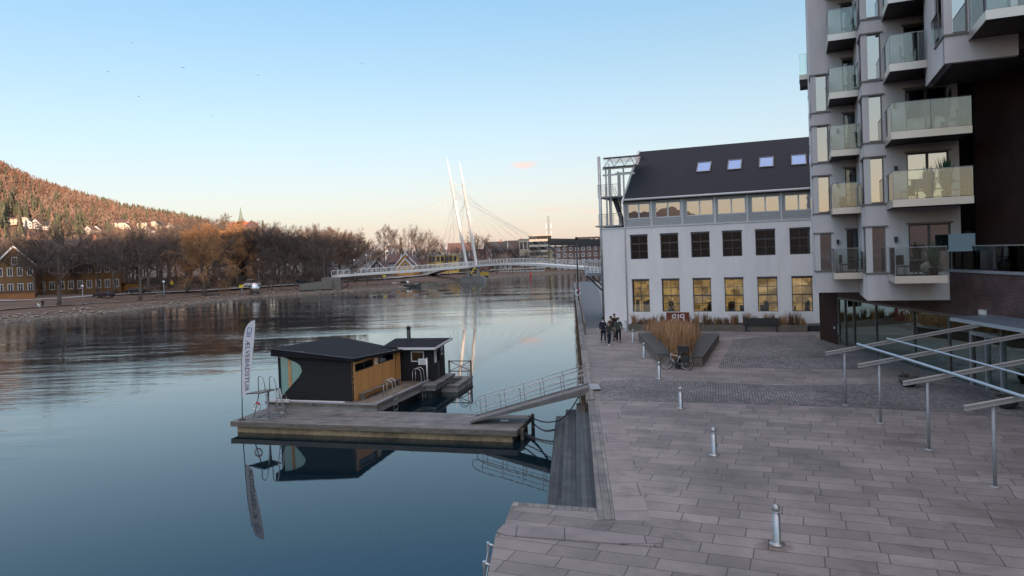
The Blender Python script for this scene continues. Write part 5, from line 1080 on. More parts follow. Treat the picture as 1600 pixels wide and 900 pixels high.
# changing hut
ha, hb, hc = P(641, 595, .9), P(679, 591.5, .9), P(696, 589, .9)
HF = Fr((ha.x, ha.y), (math.cos(math.radians(-12)), math.sin(math.radians(-12))))
hut = thing('changing_hut', HF.p(1, 1, .88), 'small black boarded hut with a light-edged flat roof and white notices behind the sauna', 'hut')
hw = HF.px(678.5, 590)[0]; hd_ = 2.3
mb = MB(); wh = [(.1, .98*hw*.62, 2.1, 2.75)]; wall_holes(mb, HF, -1.7, hw, zf, 3.05, wh, thick=.1)
HS = Fr(HF.p(hw, 0, 0), HF.ey); HS.ey = -HF.ex; wall_holes(mb, HS, .102, hd_, zf, 2.95, [(.75, 1.35, zf+.05, 2.7)], thick=.1); mb.box(HF, -1.7, hw-.1, hd_-.1, hd_, zf, 2.95); mb.box(HF, -1.7, -1.6, .11, hd_-.11, zf, 2.95); mb.build('wall', M['blackwood'], hut)
window(hut, HF, *wh[0], M['offwhite'], M['glassdark'], 1, 1, fw=.06, d=.02)
mb = MB(); mb.box(HS, .75, 1.35, .03, .07, zf+.05, 2.7); do = mb.build('door', M['graphite'], hut); mb = MB(); mb.box(HS, .85, 1.25, .02, .028, 1.9, 2.6); mb.build('pane', M['glassdark'], do)
mb = MB(); tt = [HF.p(-1.85, -.25, 3.02), HF.p(hw+.25, -.35, 3.02), HF.p(hw+.5, hd_+.3, 3.28), HF.p(-1.9, hd_+.3, 3.28)]; mb.hexa([p-Vector((0, 0, .12)) for p in tt]+tt); r_o = mb.build('roof', M['roofblack'], hut)
mb = MB(); mb.bar(tt[0]+Vector((0, 0, -.05)), tt[1]+Vector((0, 0, -.05)), .05, .14); mb.bar(tt[1]+Vector((0, 0, -.05)), tt[2]+Vector((0, 0, -.05)), .05, .14); mb.build('fascia', M['offwhite'], r_o)
fl.build('flue', M['black'], hut)
for (px, py, w, h) in ((661.5, 565, .32, .38),):
    t, z = HF.px(px, py); mb = MB(); mb.box(HF, t-w, t+w*.6, -.05, -.03, z-h/2, z+h/2); nn_ = mb.build('notice', M['sign'], hut)
    mb = MB()
    for k in range(3): mb.box(HF, t-w*.7, t+w*.3, -.056, -.051, z-h*.3+k*.1, z-h*.26+k*.1)
    mb.build('notice_print', M['navy'], nn_)
mb = MB(); mb.box(HS, .15, .55, -.03, -.004, 2.0, 2.75); mb.build('notice', M['sign'], hut); mb = MB(); mb.box(HS, 1.5, 1.9, -.03, -.004, 2.3, 2.8); mb.build('notice', M['sign'], hut)
mb = MB(); mb.box(HS, 1.56, 1.84, -.036, -.031, 2.4, 2.6); mb.build('notice_print', M['navy'], hut)
mb = MB(); q = P(668, 597, .88); mb.tube([q, q+Vector((0, 0, 1.5))], .05, 6); tag(mb.build('shower_post', M['sign']), 'slim white post standing in front of the black hut', 'post')
# hut raft (continues the deck) and bathing platform
hr_ = MB(); hr_.box(HF, -.3, hw+.5, -1.2, hd_+.6, .74, .872); hro = thing('hut_raft', HF.p(1, 1, 0), 'short deck under the black hut joining the sauna raft to the bathing platform', 'raft'); hr_.build('deck', M['deckgrey'], hro); mb = MB(); mb.box(HF, .1, hw+.1, -.8, hd_+.2, -.3, .5); mb.build('float', M['graphite'], hro); mb = MB(); mb.box(HF, -.2, hw+.4, -1.1, hd_+.5, .5, .738); mb.build('beam', M['concgrey'], hro)  # float coloured dark here too, as the shadow gap under the deck
s = [P(675, 603, .4), P(716, 603, .4), P(744, 588, .4), P(698, 584, .4)]
bpm = thing('bathing_platform', ((s[0]+s[2])/2).to_tuple()[:2]+(0,), 'small square floating bathing platform with a plunge opening at the far end', 'platform')
BF = Fr((s[0].x, s[0].y), tuple((s[1]-s[0]).to_2d().normalized())+(0,)) if 0 else Fr((s[0].x, s[0].y), (math.cos(math.radians(-12)), math.sin(math.radians(-12))))
bw = BF.px(716, 603)[0]; bdp = 3.6
mb = MB(); 
for bx_ in ((0, bw, 0, .7), (0, .5, .7, bdp-.7), (bw-.5, bw, .7, bdp-.7), (0, bw, bdp-.7, bdp)): mb.box(BF, *bx_, .3, .4)
mb.build('deck', M['deckgrey'], bpm)
mb = MB()
for bx_ in ((.03, bw-.03, .03, .65), (.03, .45, .66, bdp-.66), (bw-.45, bw-.03, .66, bdp-.66), (.03, bw-.03, bdp-.65, bdp-.03)): mb.box(BF, *bx_, -.2, .298)
mb.build('float', M['concgrey'], bpm)
rl = MB(); z = .4
for t in (0.1, bw-.1): rl.box(BF, t-.05, t+.05, bdp-.15, bdp-.05, z, z+1.1)
for zz in (z+1.05, z+.35): rl.box(BF, .1, bw-.1, bdp-.13, bdp-.07, zz-.03, zz+.03)
rl.bar(BF.p(.1, bdp-.1, z+.35), BF.p(bw-.1, bdp-.1, z+1.05), .04, .04); rl.bar(BF.p(.1, bdp-.1, z+1.05), BF.p(bw-.1, bdp-.1, z+.35), .04, .04); rl.build('railing', M['timbermat'], bpm)
def ladder(base, dirx, diry, label, h_up=.95, down=1.6, w=.42, group='steel bathing ladders on the rafts'):
    """swimming ladder: two hoops curling over the deck edge; dirx along the edge, diry out over the water"""
    t = thing('bathing_ladder', base, label, 'ladder', group); b = Vector(base); dx = Vector(dirx).normalized(); dy = Vector(diry).normalized(); Zv = Vector((0, 0, 1))
    for s_ in (-w/2, w/2):
        o = b+dx*s_; pts = [o-dy*.45, o-dy*.42+Zv*h_up*.75]
        for a in np.linspace(math.pi, 0, 7): pts.append(o-dy*(.15)+dy*.27*math.cos(a)+Zv*(h_up*.75+.25*math.sin(a)))
        pts += [o+dy*.16+Zv*.2, o+dy*.2-Zv*down]
        mb = MB(); mb.tube(pts, .024, 6); mb.build('rail', M['steel'], t)
    mb = MB()
    for k in range(5): z = -.15-k*.3; mb.tube([b-dx*w/2+dy*.19+Zv*z, b+dx*w/2+dy*.19+Zv*z], .02, 5)
    mb.build('rungs', M['steel'], t)
ladder(RF.p(rx1, 1.1, .98), RF.ey, RF.ex, 'steel bathing ladder on the raft edge in front of the pine sauna wall')
ladder(RF.p(rx1, 4.9, .98), RF.ey, RF.ex, 'steel bathing ladder on the raft edge at the corner of the black hut')
ladder(BF.p(bw, bdp*.55, .4), BF.ey, BF.ex, 'steel bathing ladder on the right edge of the small bathing platform')
ladder(JF.p(1.0, JW, JZ), -JF.ex, JF.ey, 'single low steel ladder hoop at the far left corner of the long jetty', h_up=.8, w=.3)
# diving tower
TF = Fr(P(396, 655, JZ), (JF.ex.x, JF.ex.y)); dv = thing('diving_tower', TF.p(.5, .5, JZ), 'small galvanised diving tower with ladder and hooped handrails at the left end of the jetty', 'diving tower')
zb_ = JZ+.003; zt_ = JZ+1.32
mb = MB()
for (a, b_, c_, e) in ((0, 0, .3, .15), (.95, 0, .7, .15), (0.0, 1.3, .3, 1.0), (1.15, 1.3, .9, 1.0)): mb.tube([TF.p(a, b_, zb_), TF.p(c_, e, zt_)], .03, 6)
mb.tube([TF.p(0, 0, zb_+.02), TF.p(.95, 0, zb_+.02), TF.p(1.15, 1.3, zb_+.02), TF.p(0, 1.3, zb_+.02), TF.p(0, 0, zb_+.02)], .025, 5); mb.tube([TF.p(.5, .6, zb_), TF.p(.5, .6, zt_)], .03, 6); mb.build('frame', M['steelmat'], dv)
mb = MB(); mb.hexa([TF.p(-.35, -.1, zt_-.02), TF.p(.7, -.2, zt_+.07), TF.p(.95, .95, zt_+.07), TF.p(0.1, 1.1, zt_-.02), TF.p(-.35, -.1, zt_+.04), TF.p(.7, -.2, zt_+.13), TF.p(.95, .95, zt_+.13), TF.p(0.1, 1.1, zt_+.04)]); mb.build('platform', M['deckgrey'], dv)
mb = MB()
for t in (.95, 1.25): mb.tube([TF.p(t+.25, .6, zb_), TF.p(t-.02, .6, zt_+.2)], .025, 6)
for k in range(5): mb.tube([TF.p(.95+.22-k*.05, .6, zb_+.25+k*.26), TF.p(1.25+.22-k*.05, .6, zb_+.25+k*.26)], .02, 5)
mb.build('ladder', M['steel'], dv)
for t in (.05, .72):
    mb = MB(); pts = [TF.p(t+.05, .4, zt_+.05), TF.p(t+.05, .4, zt_+.7)]+[TF.p(t+.2-.15*math.cos(a), .4, zt_+.7+.18*math.sin(a)) for a in np.linspace(.3, math.pi-.2, 6)]+[TF.p(t+.42, .4, zt_+.45), TF.p(t+.46, .4, zt_+.05)]
    mb.tube(pts, .024, 6); mb.build('handrail', M['steel'], dv)
mb = MB(); c = TF.p(.15, .1, JZ+.65); mb.tube([c+TF.ex*.2*math.cos(a)+Vector((0, 0, .2*math.sin(a))) for a in np.linspace(0, 2*math.pi, 15)], .05, 7, cap=False); lb = mb.build('lifebuoy', M['sign']); tag(lb, 'white and red lifebuoy hanging inside the diving tower frame', 'lifebuoy')
mb = MB(); mb.tube([c+TF.ex*.2*math.cos(a)+Vector((0, 0, .2*math.sin(a)))-TF.ey*.003 for a in np.linspace(.4, 1.6, 5)], .054, 7); mb.build('red_band', M['red'], lb)
# feather flag
FP = P(378.7, 656, JZ); FF = Fr((FP.x, FP.y), (1, 0)); fg = thing('feather_flag', FP, 'tall white feather flag with blue logo and vertical lettering on the long jetty', 'flag')
def ff(px, py): return FF.px(px, py)
cx = lambda x, y: (350+x*.26667, 480+y*.26667)
mast = [ff(378.7, 656), ff(378.2, 622), ff(377.6, 600), ff(378, 560), ff(380.5, 525), ff(385, 509), ff(391, 502.5), ff(397, 500)]
mb = MB(); mb.tube([FF.p(t, 0, z) for t, z in mast], [.025, .022, .02, .018, .014, .012, .01, .008], 6); mb.lathe(FP, [(.2, .002), (.2, .03), (.03, .05)], 12); mb.build('pole', M['black'], fg)
outl = [cx(*p) for p in ((108, 530), (104, 480), (103, 400), (105, 300), (110, 220), (117, 165), (128, 120), (142, 98), (160, 82), (182, 75), (182, 110), (178, 170), (172, 240), (163, 320), (156, 370), (150, 410), (153, 450), (148, 490))]
pp = [ff(*p) for p in outl]; mb = MB(); mb.prism([FF.p(t, -.01, z) for t, z in pp], (0, .008, 0)); fgo = mb.build('cloth', M['cloth'], fg)
def fmw(px, py, rot):
    t, z = ff(px, py); c = FF.p(t, -.016, z); m_ = Matrix(((1, 0, 0, c.x), (0, 0, -1, c.y), (0, 1, 0, c.z), (0, 0, 0, 1))); return m_ @ Matrix.Rotation(rot, 4, 'Z')
text_mesh('ÆLVEBADSTUA', .34, fmw(386.2, 571, math.radians(-93.2)) @ Matrix.Diagonal((1.13, .95, 1, 1)), M['navy'], fg, 'lettering', ext=.002)
lg = MB(); L0 = [ff(*cx(*p)) for p in ((140, 122), (162, 122), (162, 134))]
def stroke(ps, w=.03):
    q = [ff(*cx(*p)) for p in ps]
    for a, b_ in zip(q, q[1:]): lg.bar(FF.p(a[0], -.018, a[1]), FF.p(b_[0], -.018, b_[1]), w, .004, up=Vector((0, 1, 0)))
stroke([(141, 120), (163, 122), (160, 150)]); stroke([(141, 120), (138, 146)]); stroke([(132, 150), (137, 146), (143, 152), (149, 146), (155, 152), (160, 148)]); stroke([(131, 162), (137, 157), (143, 163), (149, 157), (155, 163), (160, 158)]); stroke([(131, 173), (137, 168), (143, 174), (149, 168), (155, 174)])
lg.build('logo', M['blue'], fg)
# gangway
gw = thing('gangway', P(830, 630, 1.4), 'sloping galvanised gangway with barred railings from the quay down to the floating jetty', 'gangway')
g0 = P(735, 661, JZ+.06); g1 = P(918, 609, 2.2); gdir = (g1-g0); gdir.z = 0; gl_ = gdir.length; gdir.normalize(); gside = Vector((-gdir.y, gdir.x, 0)); wgt = 1.25
def gp_(u, s, z=0): q = g0.lerp(g1, u)+gside*s; return q+Vector((0, 0, z))
mb = MB(); mb.hexa([gp_(0, 0, -.02), gp_(1, 0, -.08), gp_(1, wgt, -.08), gp_(0, wgt, -.02), gp_(0, 0, .03), gp_(1, 0, .03), gp_(1, wgt, .03), gp_(0, wgt, .03)]); mb.build('walkway', mat('gangway_deck', (.15, .142, .14), .75, var=.2), gw)
mb = MB()
for s_ in (0, wgt): mb.hexa([gp_(0, s_-.03, 0), gp_(1, s_-.03, -.22), gp_(1, s_+.03, -.22), gp_(0, s_+.03, 0), gp_(0, s_-.03, .1), gp_(1, s_-.03, .1), gp_(1, s_+.03, .1), gp_(0, s_+.03, .1)])
mb.build('side_beam', mat('gangway_beam', (.16, .15, .145), .6, .3), gw)
for s_ in (0.02, wgt-.02):
    mb = MB(); pts = [gp_(.97, s_, 1.0), gp_(.08, s_, 1.0), gp_(.02, s_, .92), gp_(0.0, s_, .75), gp_(.01, s_, .55), gp_(.05, s_, .45), gp_(.97, s_, .5)]; mb.tube(pts, .022, 6); mb.tube([gp_(.07, s_, .74), gp_(.97, s_, .76)], .014, 5)
    for k in range(6): u = .1+k*.172; mb.tube([gp_(u, s_, .05), gp_(u-.012, s_, 1.0)], .02, 5)
    mb.build('railing', M['steel'], gw)
mb = MB(); mb.lathe(gp_(.1, .1, -.03)-gside*.1, [(.07, 0), (.07, .1)], 10, ax=tuple(gside)); mb.lathe(gp_(.1, wgt, -.03), [(.07, 0), (.07, .1)], 10, ax=tuple(gside)); mb.build('roller', M['rubber'], gw)
mb = MB(); q = P(921, 608, 2); mb.slab([(q.x-.45, q.y-.5), (q.x+.5, q.y-.5), (q.x+.5, q.y+.9), (q.x-.45, q.y+.9)], 2.065, 2.09); mb.build('landing_plate', M['steelmat'], gw)
# mooring chains and hose
def sag(a, b_, s, n=16): return [Vector(a).lerp(Vector(b_), i/n)-Vector((0, 0, s*math.sin(math.pi*i/n))) for i in range(n+1)]
def chain(pts, label, r=.035):
    mb = MB(); i = 0; L_ = [pts[0]]
    for a, b_ in zip(pts, pts[1:]):
        d = (b_-a); n = max(1, round(d.length/.12))
        for k in range(n):
            c = a+d*((k+.5)/n); dd = d.normalized(); s = dd.cross(Vector((0, 0, 1))).normalized() if i % 2 else dd.cross(dd.cross(Vector((0, 0, 1)))).normalized(); i += 1
            mb.tube([c-dd*.075, c-dd*.03+s*.035, c+dd*.03+s*.035, c+dd*.075, c+dd*.03-s*.035, c-dd*.03-s*.035, c-dd*.075], .015, 4, cap=False)
    tag(mb.build('mooring_chain', M['black']), label, 'chain', 'mooring chains between jetty and steps')
ja = JF.p(JL+.35, .8, JZ-.2); jb = JF.p(JL+.35, 2.6, JZ-.12); qa = P(866, 690, .7); qb = P(866, 670, 1.0)
chain(sag(jb, P(868, 671, 1.1), .25), 'upper rusty mooring chain from the jetty end to the timber steps'); chain(sag(ja, P(866, 690, .75), .12), 'middle mooring chain from the jetty end to the timber steps'); chain(sag(ja-Vector((0, 0, .15)), P(865, 694, .35), .06), 'lowest mooring chain just above the water at the steps')
mb = MB(); mb.tube(sag(JF.p(JL+.2, 2.9, JZ+.02), P(874, 657, 1.3), .18)+sag(P(874, 657, 1.3), P(905, 618, 1.9), .15)[1:], .03, 6); tag(mb.build('mooring_hose', M['rubber']), 'black hose looping from the jetty past the steps to the gangway head', 'hose')
# quay ladder at the bottom edge
lq = thing('quay_ladder', (-.75, 15.5, .2), 'worn galvanised ladder hanging on the near quay edge at the bottom of the picture', 'ladder')
for y in (15.2, 16.2):
    mb = MB(); xo = -.72+(y-15.2)*.05; mb.bar((xo-.12, y, -.5), (xo-.12, y, 2.03), .06, .1); mb.tube([(xo-.12, y, 2.0), (xo+.1, y, 1.9)], .03, 5); mb.build('rail', M['steel'], lq)
mb = MB()
for k in range(7): mb.tube([(-.84, 15.2, 1.8-k*.3), (-.79, 16.2, 1.8-k*.3)], .02, 5)
mb.build('rungs', M['steel'], lq)
BM = {}
def cm(nm, col, **k):
    if nm not in BM: BM[nm] = mat(nm, col, .85, **{'var': .12, **k})
    return BM[nm]
# ------------------------------------------------------------------ cable stayed footbridge
br = thing('footbridge', (-13, 224, 0), 'white cable-stayed footbridge with two leaning needle pylons and a three-legged deck over the river', 'bridge')
PY = 224.0
jn = Vector((-12.5, 222, 0)); 
def deckpts(pix):   # (px, py of deck underside, Y)
    return [PD(a, b_, c_) for a, b_, c_ in pix]
legA = deckpts([(523, 433.5, 192), (560, 430.5, 197), (600, 428, 203), (640, 425.5, 209), (680, 422.5, 214.5), (720, 419.5, 220), (738, 418, 222)])
legC = deckpts([(738, 418, 222), (760, 416, 215), (785, 414.3, 207), (810, 414, 200), (840, 414.8, 191), (870, 417, 182), (895, 419, 175), (915, 420.5, 168), (932, 421.5, 160)])
legB = [legA[-1], legA[-1]+Vector((-8, 15, -.3)), PD(668, 431, 262)]
def deckmesh(mb, pts, w, h):
    n = len(pts)
    for i in range(n-1): mb.bar(pts[i]+Vector((0, 0, h/2)), pts[i+1]+Vector((0, 0, h/2))+(pts[i+1]-pts[i]).normalized()*.02, w, h)
for nm, pts in (('a', legA), ('b', legB), ('c', legC)):
    mb = MB(); deckmesh(mb, pts, 3.6, .62); dk = mb.build('deck', M['whitepaint'], br)
    mb = MB()
    for s_ in (-1.75, 1.75):
        for i in range(len(pts)-1):
            a, b_ = pts[i], pts[i+1]; d = (b_-a).normalized(); n_ = Vector((-d.y, d.x, 0))*s_; L_ = (b_-a).length
            mb.bar(a+n_+Vector((0, 0, 1.85)), b_+n_+Vector((0, 0, 1.85)), .08, .09)
            for zz in (.95, 1.25, 1.55): mb.bar(a+n_+Vector((0, 0, zz)), b_+n_+Vector((0, 0, zz)), .025, .03)
            k = 0
            while k < L_: q = a+d*k+n_; mb.bar(q+Vector((0, 0, .6)), q+Vector((0, 0, 1.9)), .09, .09, up=Vector((0, 1, 0))); k += 1.8
    mb.build('railing', M['whitepaint'], dk)
pyl = [(PD(733.5, 437, PY), PD(698.3, 247, PY)), (PD(748, 436, PY-2.5), PD(718, 252, PY-2.5))]
for b_, t in pyl:
    mb = MB(); n = 12; pts = [b_.lerp(t, i/n)-Vector((0, 0, 0)) for i in range(n+1)]; mb.tube(pts, [.4+.08*math.sin(math.pi*min(1, i/n*1.3))-.4*max(0, (i/n-.75)/.25)**1.3 if i < n else .04 for i in range(n+1)], 10); p = mb.build('pylon', M['whitepaint'], br)
    mb = MB()
    for k in range(9): q = b_.lerp(t, .66+k*.018); mb.lathe(q, [(.5, 0), (.5, .12)], 8)
    mb.build('cable_anchor', M['fascia'], p)
mb = MB(); a_, b2 = pyl[0][0].lerp(pyl[0][1], .79), pyl[1][0].lerp(pyl[1][1], .79); mb.tube([a_, b2], .1, 5); mb.build('tie', M['whitepaint'], br)
def cable(mb, pi, u, q): b_, t = pyl[pi]; mb.tube([b_.lerp(t, u), q], .024, 4, cap=False)
def on(pts, f):
    i = min(len(pts)-2, int(f*(len(pts)-1))); return pts[i].lerp(pts[i+1], f*(len(pts)-1)-i)
cm_ = MB(); k = 0
for f in (.18, .30, .42, .54, .66, .78, .90):
    for s_ in (-1.8, 1.8): cable(cm_, 1 if s_ < 0 else 0, .80-k*.02, on(legC, f)+Vector((s_*.4, s_, .9)))
    k += 1
for k, f in enumerate((.12, .28, .44, .62)):
    for s_ in (-1.8, 1.8): cable(cm_, 0 if s_ < 0 else 1, .72+.02*k, on(legA, f+.0)+Vector((s_*.5, s_, .9)))
for k in range(4): cable(cm_, k % 2, .78-.012*k, PD(527, 431, 191+k*.8)+Vector((k*.3, 0, .2)))
for k, f in enumerate((.3, .5, .7, .95)):
    for s_ in (-1.6, 1.6): cable(cm_, k % 2, .72-.02*k, on(legB, f)+Vector((s_, 0, .9)))
cm_.build('cables', M['cable'], br)
mb = MB(); q = PD(736, 444, PY); qx, qy = q.x, q.y; mb.slab([(qx-3.2, qy-3.2), (qx+4.3, qy-3.6), (qx+5, qy+3), (qx-2.8, qy+3.4)], -2, 1.45); mb.slab([(qx-2.6, qy-2.6), (qx+3.6, qy-3), (qx+4.3, qy+2.4), (qx-2.2, qy+2.8)], 1.45, 1.9); mb.build('foundation', M['concgrey'], br)
mb = MB(); q = legA[0]; mb.slab([(q.x-3, q.y-2.5), (q.x+2.0, q.y-2), (q.x+1.2, q.y+3), (q.x-3.6, q.y+2.5)], gz(q.x, q.y)-1, q.z-.02); mb.build('abutment', cm('abutment_stone', (.15, .135, .12)), br)
mb = MB(); a_ = PD(520, 437, 190); b2 = PD(470, 441, 186); mb.hexa([(b2.x, b2.y-1.6, 1), (a_.x, a_.y-1.6, 1), (a_.x, a_.y+1.6, 1), (b2.x, b2.y+1.6, 1), (b2.x, b2.y-1.6, 2.6), (a_.x, a_.y-1.6, a_.z-.3), (a_.x, a_.y+1.6, a_.z-.3), (b2.x, b2.y+1.6, 2.6)]); mb.build('ramp', cm('abutment_stone', (.15, .135, .12)), br)
# ------------------------------------------------------------------ houses and other buildings
def house(name, px, Y, w, d, hwall, hroof, wallc, roofc, label, group=None, rot=0, rows=2, cols=4, gable='side', winc='white', z=None, chim=1, winw=.9, cat='house', flat=False, trim=True):
    b0 = at(px, Y); z0 = b0.z-.3 if z is None else z; a = math.radians(rot); f = Fr((b0.x, b0.y), (math.cos(a), math.sin(a)))
    t = thing(name, (b0.x, b0.y, z0), label, cat, group)
    mb = MB(); hs = []; hh = hwall/rows
    for r in range(rows):
        for c in range(cols):
            x = -w/2+w*(c+.5)/cols; zc = z0+.3+hh*(r+.52); hs.append((x-winw/2, x+winw/2, zc-hh*.24, zc+hh*.24))
    mb.box(f, -w/2, w/2, .0, d, z0, z0+hwall)
    if not flat:
        if gable == 'side': 
            for x in (-w/2, w/2-.02): mb.prism([f.p(x, 0, z0+hwall), f.p(x, d, z0+hwall), f.p(x, d/2, z0+hwall+hroof)], f.ex*.02)
        else:
            for y in (0, d-.02): mb.prism([f.p(-w/2, y, z0+hwall), f.p(w/2, y, z0+hwall), f.p(0, y, z0+hwall+hroof)], f.ey*.02)
            if hroof > 2.5: hs.append((-winw*.5, winw*.5, z0+hwall+.2, z0+hwall+hroof*.42))
    mb.build('wall', wallc, t)
    if flat: mb = MB(); mb.box(f, -w/2-.3, w/2+.3, -.3, d+.3, z0+hwall+.001, z0+hwall+.35)
    else:
        mb = MB(); o = .5; th = .25
        if gable == 'side':
            k = hroof/(d/2)
            mb.prism([f.p(-w/2-o, -o, z0+hwall-o*k+.02), f.p(-w/2-o, d/2, z0+hwall+hroof+.02), f.p(-w/2-o, d/2, z0+hwall+hroof+th), f.p(-w/2-o, -o, z0+hwall-o*k+th)], f.ex*(w+2*o))
            mb.prism([f.p(-w/2-o, d+o, z0+hwall-o*k+.02), f.p(-w/2-o, d/2+.001, z0+hwall+hroof+.02), f.p(-w/2-o, d/2+.001, z0+hwall+hroof+th), f.p(-w/2-o, d+o, z0+hwall-o*k+th)], f.ex*(w+2*o))
        else:
            k = hroof/(w/2)
            mb.prism([f.p(-w/2-o, -o, z0+hwall-o*k+.02), f.p(0, -o, z0+hwall+hroof+.02), f.p(0, -o, z0+hwall+hroof+th), f.p(-w/2-o, -o, z0+hwall-o*k+th)], f.ey*(d+2*o))
            mb.prism([f.p(w/2+o, -o, z0+hwall-o*k+.02), f.p(.001, -o, z0+hwall+hroof+.02), f.p(.001, -o, z0+hwall+hroof+th), f.p(w/2+o, -o, z0+hwall-o*k+th)], f.ey*(d+2*o))
    ro = mb.build('roof', roofc, t)
    if chim and not flat:
        mb = MB()
        mb.box(f, w*.18, w*.18+.8, d/2-.4, d/2+.4, z0+hwall+hroof*.7, z0+hwall+hroof+1.3) if gable == 'side' else mb.box(f, -.4, .4, d*.6, d*.6+.8, z0+hwall+hroof*.8, z0+hwall+hroof+1.2)
        mb.build('chimney', cm('chimney_brick', (.2, .09, .07)), ro)
    if trim and not flat:
        mb = MB()
        if gable != 'side': mb.bar(f.p(-w/2-.5, -.55, z0+hwall-.3), f.p(0, -.55, z0+hwall+hroof+.1), .12, .35); mb.bar(f.p(w/2+.5, -.55, z0+hwall-.3), f.p(0, -.55, z0+hwall+hroof+.1), .12, .35)
        else:
            for x in (-w/2-.55, w/2+.55): mb.bar(f.p(x, -.5, z0+hwall-.2), f.p(x, d/2, z0+hwall+hroof+.12), .12, .3); mb.bar(f.p(x, d+.5, z0+hwall-.2), f.p(x, d/2, z0+hwall+hroof+.12), .12, .3)
        mb.build('barge_board', M['sign'], ro)
    for h in hs:
        mb = MB(); a_, b_, c_, e = h; fw = .13
        mb.box(f, a_-fw, a_, -.06, -.004, c_-fw, e+fw); mb.box(f, b_, b_+fw, -.06, -.004, c_-fw, e+fw); mb.box(f, a_, b_, -.06, -.004, c_-fw, c_); mb.box(f, a_, b_, -.06, -.004, e, e+fw); mb.box(f, (a_+b_)/2-.04, (a_+b_)/2+.04, -.055, -.004, c_, e)
        wo = mb.build('window', M['sign'] if winc == 'white' else M['steeldark'], t); mb = MB(); mb.box(f, a_, b_, -.03, -.01, c_, e); mb.build('pane', M['farglass'], wo)
    return t
M['farglass'] = glass('far_window_glass', refl=.2, opaque=(.02, .02, .025))
ochre = cm('ochre_timber', (.20, .11, .048)); dkslate = cm('slate_roof', (.028, .030, .036)); redroof = cm('red_tile_roof', (.105, .058, .05)); wht = cm('white_timber', (.42, .40, .38)); cream = cm('cream_render', (.55, .47, .36)); yel = cm('yellow_timber', (.58, .36, .08)); orange = cm('orange_timber', (.52, .26, .06)); brown = cm('brown_timber', (.10, .065, .05)); darkred = cm('dark_red_timber', (.13, .05, .04)); greyw = cm('grey_render', (.35, .33, .32)); red_ = cm('red_timber', (.3, .07, .05))
def pxw(a, b_, Y): return (PD(b_, 420, Y)-PD(a, 420, Y)).x
# long ochre manor with grey roof
house('timber_manor', 116, 184, pxw(52, 178, 184)*.99, 11, 8.0, 6.2, ochre, dkslate, 'long ochre two-storey timber house with dark roof and rows of white windows', rows=2, cols=10, rot=23, winw=1.0)
house('timber_house', 22, 172, pxw(-2, 50, 172), 12, 7.8, 4.6, ochre, dkslate, 'ochre gabled house with white trim at the left edge of the riverbank', rows=2, cols=4, gable='front', rot=26)
f_ = house('garden_fence', 22, 162, pxw(-10, 48, 162), .3, 2.1, .2, cm('orange_fence', (.26, .11, .045)), brown, 'plain orange-brown board fence in front of the gabled ochre house', rows=1, cols=0, flat=True, cat='fence')
house('board_fence', 200, 190, pxw(182, 222, 190), .3, 2.4, .2, cm('orange_fence2', (.36, .17, .05)), brown, 'orange board fence between the manor and the parked dark car', rows=1, cols=0, flat=True, cat='fence')
# hillside houses
rh = random.Random(21)
hl = [(18, 700, 22, 9, 7, cream, 'pale flat-gabled house highest on the left of the wooded hill'), (44, 690, 13, 9, 7, wht, 'white gabled house second from left on the hillside'), (58, 685, 10, 9, 8, wht, 'white pointed house in the middle of the left hillside group'), (72, 680, 12, 8, 6, wht, 'long white house at the right end of the left hillside group'),
      (139, 690, 11, 8, 5, wht, 'small white house left of centre below the hill forest'), (152, 685, 12, 8, 5, wht, 'white house just right of the small white one below the hill forest'),
      (186, 720, 20, 10, 7, cream, 'sunlit cream villa on the hillside, leftmost of the lit group'), (197, 690, 15, 10, 6, cream, 'sunlit cream house stepped below the leftmost lit villa'), (204, 660, 11, 9, 6, wht, 'white house lowest in the lit hillside group'),
      (222, 730, 24, 11, 9, cream, 'broad sunlit flat villa with bands of windows on the hillside'), (232, 680, 10, 9, 6, wht, 'white house under the broad sunlit villa'), (245, 720, 10, 9, 8, cream, 'sunlit pointed house right of the broad villa'), (257, 715, 13, 9, 7, cream, 'sunlit golden gabled house near the right end of the hillside group'),
      (270, 700, 11, 9, 7, wht, 'white gabled house right of the golden one on the hillside'), (282, 710, 13, 9, 7, wht, 'pale wide house at the right end of the hillside group'), (271, 655, 9, 8, 8, wht, 'white narrow pointed house low on the right of the hillside')]
for i, (px, Y, w, d, h, c, lb) in enumerate(hl):
    w *= .62 if w < 18 else .85; h *= .72; ty = (352, 357, 359, 361, 366, 366, 356, 361, 367, 358, 367, 360, 360, 364, 364, 371)[i]
    for Y in range(430, 940, 4):
        q = PD(px, 400, Y); zt = gz(q.x, Y)
        if 396-.036*(px-800)-(zt-8.7)*FPX/Y <= ty: break
    broad = w > 18; house('hillside_house', px, Y, w, d, h, 3.2 if not broad else 1.2, c, dkslate if i % 2 else redroof, lb, rows=2, cols=3 if not broad else 5, gable='side' if broad or i % 3 == 0 else 'front', group='houses on the hillside', winw=1.5, chim=0, rot=rh.uniform(-15, 15))
